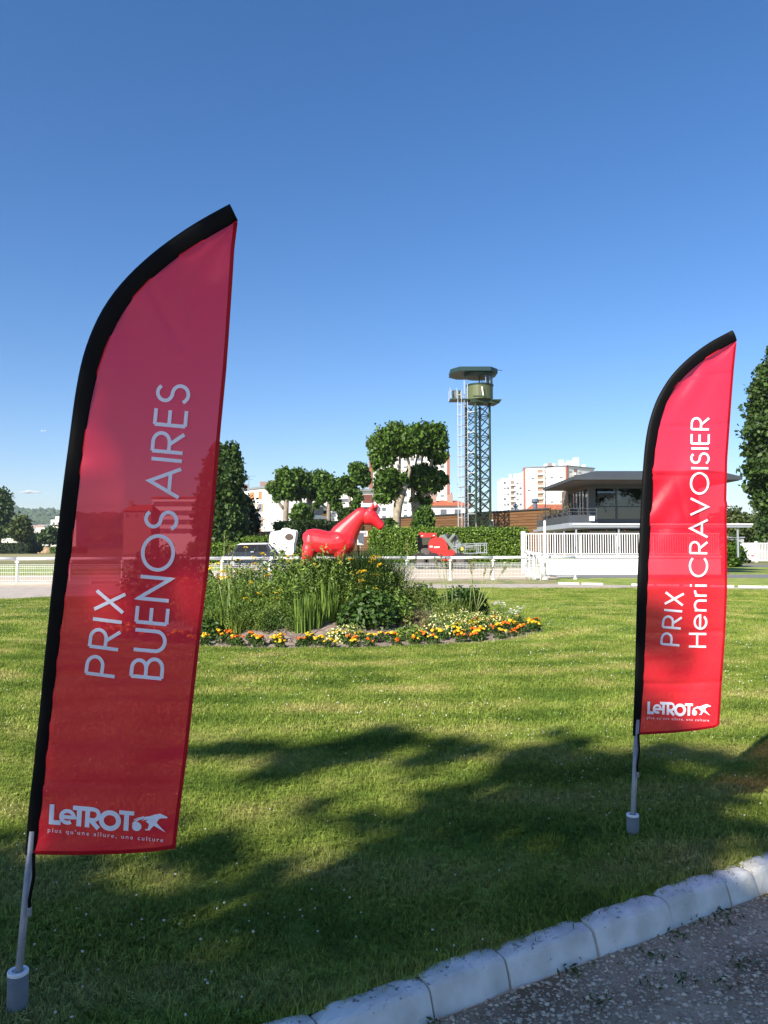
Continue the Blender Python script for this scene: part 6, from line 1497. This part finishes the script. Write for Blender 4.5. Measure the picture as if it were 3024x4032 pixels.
MB().span((px_x(918, D) - .1, D + .02, 1.5), (px_x(918, D) + 1.6, D + .08, 1.6)).build('fence_rail', M_PLANK2, PF)
# street lamp behind the pole
D = 72; x = px_x(2148, D); LP = thing('street_lamp', 'thin dark street lamp with short arm in front of the high-rise', 'lamp', (x, D, 0))
MB().tube([(x, D, 0), (x, D, vz(1846, D)), (x + .12, D, vz(1838, D)), (x + .5, D, vz(1836, D))], .055, 8).build('shaft', M_DGREY, LP, smooth=True); MB().box((x + .55, D, vz(1837, D)), (.55, .25, .12)).build('lamp_head', M_DGREY, LP, bevel=.03)

# ------------------------------------------------------------------ vehicles behind the rail
M_RED = mat('machine_red', (0.50, 0.026, 0.022), rough=.35, coat=.3, var=.05, scale=3)
M_BOOM = mat('boom_grey', (0.20, 0.22, 0.20), rough=.5, var=.1, scale=4)
M_TYRE = mat('tyre', (0.028, 0.026, 0.025), rough=.9, bump=.4, bscale=30)
M_RUB = mat('dusty_rubber', (0.10, 0.09, 0.08), rough=.9, var=.2, scale=6)
M_LAMPG = mat('lamp_glass', (0.75, 0.75, 0.72), rough=.2)
M_YEL = mat('plate_yellow', (0.80, 0.72, 0.10), rough=.6)
M_DWIN = mat('dark_window', (0.010, 0.014, 0.022), rough=.1, spec=.25)
def wheel(T, c, r, w, axis, rimm=M_MGREY):
    c = Vector(c); ax = Vector(axis).normalized(); q = ax.to_track_quat('Z', 'Y').to_matrix()
    def rev(prof, n=22):
        mb = MB(); b = 0
        for rr, zz in prof:
            for k in range(n): a = 6.28318 * k / n; mb.v.append(tuple(c + q @ Vector((rr * math.cos(a), rr * math.sin(a), zz))))
        for i in range(len(prof) - 1):
            for k in range(n): mb.f.append((i * n + k, i * n + (k + 1) % n, (i + 1) * n + (k + 1) % n, (i + 1) * n + k))
        mb.f.append(tuple(range(n))[::-1]); e = (len(prof) - 1) * n; mb.f.append(tuple(e + k for k in range(n))); return mb
    wl_ = rev([(r * .55, -w / 2), (r * .9, -w / 2), (r, -w * .35), (r, w * .35), (r * .9, w / 2), (r * .55, w / 2)]).build('wheel', M_TYRE, T)
    rev([(r * .1, -w / 2 - .03), (r * .5, -w / 2 - .012), (r * .54, -w / 2 + .02), (r * .54, w / 2 - .02), (r * .5, w / 2 + .012), (r * .1, w / 2 + .03)]).build('rim', rimm, wl_)
MD = 60.0
def q_(cx, cy, y=0.0): return at(1600 + cx * .2411, 2050 + cy * .2411, MD + y)
ML = thing('lift_machine', 'red and grey articulated lift machine with cab parked before the hedge', 'machine', (q_(500, 700).x, MD, 0))
def prof(pts, y0, y1, name, m, parent=ML, bevel=.0):
    P = [q_(x, y, 0) for x, y in pts]; return MB().prism([(p.x, MD + y0, p.z) for p in P], (0, y1 - y0, 0)).build(name, m, parent, bevel=bevel)
prof([(190, 255), (225, 225), (465, 225), (468, 300), (440, 480), (200, 500)], -.75, .75, 'cab', M_SLEEVE, bevel=.03)
prof([(222, 213), (466, 216), (470, 262), (232, 268)], -.82, .82, 'cab_roof', M_RED, bevel=.05)
prof([(245, 280), (394, 276), (392, 385), (255, 405)], -.775, -.756, 'cab_window', M_CLEAR); prof([(252, 288), (388, 284), (386, 378), (262, 396)], -.755, -.752, 'cab_interior', mat('cab_green', (.06, .10, .07), rough=.3))
for x, y in ((262, 250), (450, 243)): c = q_(x, y, -.85); MB().ball((c.x, MD - .84, c.z), (.085, .06, .055), 10, 6).build('headlight', M_LAMPG, ML, smooth=True)
c = q_(243, 200); MB().lathe((c.x, MD - .5, c.z - .03), [(.05, 0), (.06, .08), (.03, .13)], 8).build('beacon', mat('beacon_red', (.5, .05, .02), rough=.3), ML)
hood = [(372, 480), (368, 420), (380, 345), (410, 312), (470, 298), (545, 300), (590, 325), (622, 370), (638, 430), (640, 485)]
prof(hood, -.85, .85, 'engine_hood', M_RED, bevel=.12)
prof([(372, 492), (640, 490), (740, 488), (768, 520), (760, 545), (700, 562), (450, 562), (400, 545), (375, 520)], -.82, .82, 'counterweight', M_RED, bevel=.08)
prof([(440, 425), (532, 422), (532, 442), (440, 446)], -.866, -.862, 'lettering_strip', M_WPAINT); prof([(368, 412), (418, 410), (418, 436), (368, 438)], -.866, -.862, 'name_plate', M_BLIND)
prof([(240, 480), (265, 462), (335, 462), (358, 500), (355, 548), (245, 548)], -.95, -.3, 'fender', M_RUB, bevel=.06)
prof([(150, 560), (980, 570), (980, 640), (150, 650)], -.55, .55, 'chassis', M_DGREY, bevel=.03); prof([(500, 612), (840, 612), (840, 652), (500, 648)], -.9, -.56, 'step_box', M_RED, bevel=.03)
for cx, y in ((215, -.85), (420, -.85), (215, .85), (860, -.75), (860, .75)): p = q_(cx, 632); wheel(ML, (p.x, MD + y, .62), .62, .42, (0, 1, 0), M_RUB)
def boom(a, b, w, y, name='boom', m=M_BOOM):
    A, B = q_(*a), q_(*b); A.y = B.y = MD + y; return MB().bar(A, B, w, w * 1.2).build(name, m, ML, bevel=.02)
boom((585, 245), (930, 650), .26, -.45); boom((560, 250), (600, 330), .3, -.1); boom((690, 330), (780, 225), .16, -.1); boom((770, 235), (770, 400), .12, .1); boom((650, 390), (760, 400), .12, -.2); boom((740, 430), (860, 330), .05, -.5, 'hose', M_DGREY); boom((560, 245), (620, 370), .14, .35); boom((735, 370), (690, 300), .10, .2)
prof([(780, 225), (835, 265), (892, 350), (892, 440), (850, 470), (790, 420)], .15, .30, 'boom_plate', M_BOOM); prof([(785, 225), (825, 240), (858, 300), (845, 310), (800, 260)], -.05, .12, 'boom_head', M_DGREY)
c = q_(660, 255); MB().ball((c.x, MD, c.z), (.26, .3, .2), 8, 5).build('hose_reel', M_DGREY, ML)
prof([(878, 425), (916, 423), (918, 484), (880, 486)], -.62, -.60, 'warning_plate', M_YEL)
prof([(960, 420), (1075, 415), (1078, 465), (965, 475)], -.3, .1, 'control_box', M_BOOM, bevel=.02)
for y in (-.7, .5):
    for a, b in (((740, 422), (1290, 400)), ((790, 390), (1310, 368)), ((780, 545), (1310, 520))): boom(a, b, .05, y, 'basket_rail', M_MGREY)
    for x in (800, 945, 1135, 1190, 1290): boom((x, 375), (x, 545), .045, y, 'basket_post', M_MGREY)
boom((1000, 560), (1060, 560), .3, -.2, 'basket_hinge', M_DGREY)

CD = 64.0
def s_(cx, cy): return at(880 + cx * .1929, 2060 + cy * .1929, CD)
M_NAVY = mat('car_navy', (0.022, 0.030, 0.055), rough=.2, coat=.3, spec=.4)
CAR = thing('parked_car', 'dark blue off-road car parked behind the running rail, facing left', 'car', (s_(550, 900).x, CD, 0))
def cprof(pts, y0, y1, name, m, par=None, bevel=0.0):
    P = [s_(x, y) for x, y in pts]; return MB().prism([(p.x, CD + y0, p.z) for p in P], (0, y1 - y0, 0)).build(name, m, par or CAR, bevel=bevel)
cprof([(55, 840), (60, 700), (90, 655), (215, 606), (330, 600), (960, 590), (1050, 600), (1062, 680), (1055, 840)], -.92, .92, 'body', M_NAVY, bevel=.06)
cprof([(200, 603), (330, 450), (380, 428), (900, 422), (945, 470), (1010, 592)], -.80, .80, 'cabin', M_NAVY, bevel=.05)
for pts in ([(262, 588), (360, 462), (500, 450), (495, 585)], [(515, 585), (520, 450), (700, 446), (715, 580)], [(735, 580), (722, 446), (890, 450), (925, 578)]): cprof(pts, -.835, -.82, 'side_window', M_DWIN)
P = [s_(200, 600), s_(330, 446)]; MB().prism([(P[0].x - .03, CD - .72, P[0].z), (P[0].x - .03, CD + .72, P[0].z), (P[1].x - .03, CD + .66, P[1].z), (P[1].x - .03, CD - .66, P[1].z)], (-.012, 0, .008)).build('windscreen', M_DWIN, CAR)
cprof([(335, 438), (390, 418), (890, 410), (908, 424), (380, 432)], -.84, .84, 'roof_panel', M_WPAINT, bevel=.02)
for y in (-.7, .7):
    a, b = s_(350, 412), s_(900, 396); MB().bar((a.x, CD + y, a.z), (b.x, CD + y, b.z), .04).build('roof_rail', M_DGREY, CAR)
    for cx in (230, 880): p = s_(cx, 800); wheel(CAR, (p.x, CD + y * 1.22, .36), .36, .24, (0, 1, 0))
for y in (-.7, .55): a = s_(58, 710); MB().box((a.x, CD + y, a.z), (.06, .30, .16)).build('headlight', M_LAMPG, CAR, bevel=.02)
a = s_(630, 585); MB().box((a.x, CD - .98, a.z), (.28, .14, .12)).build('mirror', M_MGREY, CAR, bevel=.03)
TD2 = 66.0
def t_(cx, cy): return at(880 + cx * .1929, 2060 + cy * .1929, TD2)
TR = thing('horse_trailer', 'white rounded horse trailer with an oval window behind the car', 'trailer', (t_(1220, 900).x, TD2, 0))
tp = [(972, 640), (970, 400), (980, 250), (1000, 210), (1045, 185), (1170, 165), (1205, 158), (1235, 118), (1325, 112), (1345, 146), (1465, 150), (1488, 185), (1470, 330), (1445, 420), (1442, 640)]
P = [t_(x, y) for x, y in tp]; MB().prism([(p.x, TD2 - .8, p.z) for p in P], (0, 1.7, 0)).build('box', M_WPAINT, TR, bevel=.05)
P = [t_(1365 + 86 * math.cos(a) * (1 - .12 * math.sin(a)), 282 - 66 * math.sin(a)) for a in np.linspace(0, 6.283, 18)[:-1]]
MB().prism([(p.x, TD2 - .83, p.z) for p in P], (0, .025, 0)).build('window', mat('smoked_plastic', (.10, .075, .06), rough=.2), TR)
a, b = t_(1225, 362), t_(1448, 362); MB().bar((a.x, TD2 - .81, a.z), (b.x, TD2 - .81, b.z), .02, .02).build('seam', M_DGREY, TR)
MB().box((t_(1210, 800).x, TD2, .42), (2.0, 1.5, .12)).build('chassis', M_DGREY, TR)
for y in (-.8, .8): wheel(TR, (t_(1210, 800).x, TD2 + y, .33), .33, .2, (0, 1, 0))
a = t_(1435, 690); MB().tube([(a.x - .1, TD2, .42), (a.x + .9, TD2, .45)], .05, 6).build('drawbar', M_DGREY, TR)

# ------------------------------------------------------------------ right edge: palm, pickup, white fence
D = 67; pb = at(2875, 2222, D); PT = thing('palm', 'small fan palm with drooping fronds right of the right flag', 'palm', (pb.x, D, 0))
MB().tube([(pb.x, D, 0), (pb.x - .1, D, 1.5), (pb.x - .25, D, at(2862, 2110, D).z)], [.28, .2, .16], 9).build('trunk', M_BARK2, PT, smooth=True)
top = Vector((pb.x - .25, D, at(2862, 2115, D).z)); M_PALM = leafmat('palm', (.03, .06, .012), (.13, .20, .04))
for i in range(18):
    a = i * 2.4; el = random.uniform(-.7, 1.1); dv = Vector((math.cos(a) * math.cos(el), math.sin(a) * math.cos(el), math.sin(el))); c = top + dv * .55; V, Fq, Tn = [], [], []
    side = dv.cross(Vector((0, 0, 1))).normalized(); upv = side.cross(dv).normalized()
    for k in range(15):
        b = (k - 7) / 7 * 1.35; dd = (dv * math.cos(b) + side * math.sin(b)); e = c + dd * random.uniform(.65, .95) - Vector((0, 0, .18 * random.random())); w = dd.cross(upv) * .045; n0 = len(V)
        for p in (c, c.lerp(e, .5) + w, e, c.lerp(e, .5) - w): V.append(tuple(p - Vector((pb.x, D, 0))))
        Fq.append((n0, n0 + 1, n0 + 2, n0 + 3)); Tn += [random.random()] * 4
    link('frond', np_mesh('frond', V, Fq, M_PALM, Tn), PT)
tree('leafy_shrub', 'dense green shrub at the foot of the palm', 66, [(2885, 2165, 30, 28), (2905, 2190, 26, 28), (2875, 2205, 30, 24)], [[(2885, 2222, 5), (2885, 2180, 4)]], .26, 1700, L_PL, M_BARK2, cat='bush')
D = 88
WF = thing('white_picket_fence', 'white picket fence panels at the right edge behind the pickup', 'fence', (px_x(2980, D), D, 0))
x0, x1 = px_x(2930, D), px_x(3130, D); z1 = vz(2137, D)
for z in (.25, 1.2, z1 - .1): MB().span((x0, D, z), (x1, D + .05, z + .08)).build('rail', M_WPAINT, WF)
pk = MB().span((-.035, -.06, .12), (.035, -.005, z1)).mesh('picket', M_WPAINT); x = x0
while x < x1: o = link('picket', pk, WF); o.location = (x - px_x(2980, D), 0, 0); x += .17
for u in (2975, 3040): MB().span((px_x(u, D) - .12, D - .12, 0), (px_x(u, D) + .12, D + .12, z1 + .15)).build('post', M_WPAINT, WF)
MB().span((x0 - 1.5, D + .4, .1), (px_x(2975, D), D + .5, z1 - .1)).build('board_panel', M_WPAINT, WF)
D = 82; PU = thing('white_pickup', 'white car seen from behind by the white fence on the right', 'car', (px_x(2930, D), D, 0))
xa, xb2 = px_x(2900, D), px_x(2968, D)
MB().span((xa, D, .35), (xb2, D + 3.8, .95)).build('body', M_WPAINT, PU, bevel=.08); MB().prism([(xa + .1, D + .5, .95), (xb2 - .15, D + .5, .95), (xb2 - .45, D + .9, 1.55), (xa + .35, D + .9, 1.55)], (0, 2.2, 0)).build('cabin', M_WPAINT, PU, bevel=.06)
MB().prism([(xa + .3, D + .62, 1.0), (xb2 - .35, D + .62, 1.0), (xb2 - .52, D + .85, 1.45), (xa + .45, D + .85, 1.45)], (0, .02, 0)).build('rear_window', M_DWIN, PU)
MB().span((xb2 - .35, D - .02, .72), (xb2 - .05, D + .02, .86)).build('tail_light', mat('tail_red', (.5, .02, .02), rough=.3), PU)
for x in (xa + .25, xb2 - .25):
    for y in (.7, 3.0): wheel(PU, (x, D + y, .33), .33, .22, (1, 0, 0))
D = 92; KS_ = thing('grey_kiosk', 'small grey kiosk wall behind the palm fronds', 'kiosk', (px_x(2905, D), D, 0))
MB().span((px_x(2860, D), D, 0), (px_x(2928, D), D + 3, vz(2118, D))).build('wall', mat('kiosk_grey', (.42, .42, .42), rough=.8), KS_); MB().span((px_x(2858, D), D - .2, vz(2118, D) + .005), (px_x(2930, D), D + 3.2, vz(2114, D))).build('roof', M_MGREY, KS_)

# ------------------------------------------------------------------ trees behind the photographer that shade the lawn
for i, (x, y, h, r) in enumerate([(-15.0, -8.6, 10.4, 2.2), (-11.1, -9.1, 9.9, 2.15), (-8.3, -8.9, 10.5, 2.75), (-4.8, -9.3, 10.9, 2.5), (29, -5, 15, 4.6), (37, -3.5, 16, 4.8), (45, -5.5, 15, 4.6)]):
    T = thing('shade_tree', ['leftmost shade tree behind the camera', 'lowest shade tree behind the camera', 'shade tree with a long side branch behind the camera', 'shade tree whose shadow reaches the right flag', 'big tree far behind the camera whose foliage mirrors in the clubhouse glass', 'middle tree mirrored in the clubhouse glass', 'farthest tree mirrored in the clubhouse glass'][i], 'tree', (x, y, 0), 'trees behind the photographer')
    MB().tube([(x, y, -.1), (x, y, h * .35), (x + .2, y, h * .7)], [.3, .24, .1], 9).build('trunk', M_BARK2, T, smooth=True)
    rr = random.Random(40 + i); B = [((0, 0, h * .76), (r * .85, r * .85, h * .20))]
    for k in range(9):
        a = rr.uniform(0, 6.28); q = r * rr.uniform(.45, .72); zz = h * rr.uniform(.62, .84); B.append(((q * math.cos(a), q * math.sin(a), zz), (r * rr.uniform(.38, .55), r * rr.uniform(.38, .55), r * rr.uniform(.35, .5))))
    B.append(((rr.uniform(-.5, .5), rr.uniform(-.5, .5), h * .86), (r * .55, r * .55, h * .13)))
    if i == 2: B += [((-2.1, 1.0, 11.5), (1.2, .5, .24)), ((-3.3, 1.0, 11.35), (.8, .4, .20)), ((-.9, .9, 11.4), (.9, .4, .22)), ((-.5, .5, 10.9), (.8, .5, .3)), ((-1.0, .8, 11.0), (.7, .4, .3))]
    P, d = blob_points(B, 12000 if i < 4 else 9000, RNG, clump=.25, per=22, shell=.3); link('crown', leaf_mesh('crown', P, .34, L_PL, RNG, aspect=.8), T)

# ------------------------------------------------------------------ small cloud and airliner in the sky
M_CLOUD = bpy.data.materials.new('cloud'); M_CLOUD.use_nodes = True; N, L = M_CLOUD.node_tree.nodes, M_CLOUD.node_tree.links
N['Principled BSDF'].inputs['Base Color'].default_value = (1, 1, 1, 1); N['Principled BSDF'].inputs['Roughness'].default_value = 1; tp_ = N.new('ShaderNodeBsdfTransparent'); mx_ = N.new('ShaderNodeMixShader'); mx_.inputs[0].default_value = .90
L.new(N['Principled BSDF'].outputs[0], mx_.inputs[1]); L.new(tp_.outputs[0], mx_.inputs[2]); L.new(mx_.outputs[0], N['Material Output'].inputs['Surface'])
mb = MB()
for i in range(70):
    u = random.gauss(115, 26); k = max(.15, 1 - abs(u - 118) / 62); c = at(u, 1941 - random.uniform(0, 9) * k, 9000 + random.uniform(-60, 60)); mb.ball(c, (random.uniform(12, 42), 25, random.uniform(4, 13) * k + 3), 10, 6)
o = mb.build('cloud', M_CLOUD, smooth=True); tag(o, 'single small thin white cloud low over the hills', 'cloud')
D = 6000; c = at(170, 1697, D); AP = thing('airliner', 'tiny white airliner high in the sky on the left', 'aircraft', c)
MB().tube([c + Vector((-17, 0, 1)), c + Vector((-13, 0, .3)), c + Vector((13, 0, -1)), c + Vector((17, 0, -.6))], [.8, 2, 2, .5], 8).build('fuselage', M_WPAINT, AP, smooth=True)
MB().prism([c + Vector((-3, 0, -.8)), c + Vector((4, 0, -.8)), c + Vector((9, -14, 0)), c + Vector((6, -14, 0))], (0, 0, .5)).build('wing', M_WPAINT, AP); MB().prism([c + Vector((-3, 0, -.8)), c + Vector((4, 0, -.8)), c + Vector((9, 14, 0)), c + Vector((6, 14, 0))], (0, 0, .5)).build('wing', M_WPAINT, AP)
MB().prism([c + Vector((12, -.2, .5)), c + Vector((16, -.2, .5)), c + Vector((18, -.2, 6)), c + Vector((15.5, -.2, 6))], (0, .4, 0)).build('tail_fin', M_WPAINT, AP)

# ------------------------------------------------------------------ the air: thin summer haze
hm = bpy.data.materials.new('haze'); hm.use_nodes = True; N, L = hm.node_tree.nodes, hm.node_tree.links
N.remove(N['Principled BSDF']); pv = N.new('ShaderNodeVolumePrincipled'); pv.inputs['Color'].default_value = (.74, .84, 1.0, 1); pv.inputs['Density'].default_value = .00012; pv.inputs['Anisotropy'].default_value = .2
L.new(pv.outputs[0], N['Material Output'].inputs['Volume'])
o = MB().span((-3600, -60, -16), (3600, 3100, 160)).build('haze', hm); o['kind'] = 'stuff'; tag(o, 'thin blue summer haze in front of the far hills', 'haze')
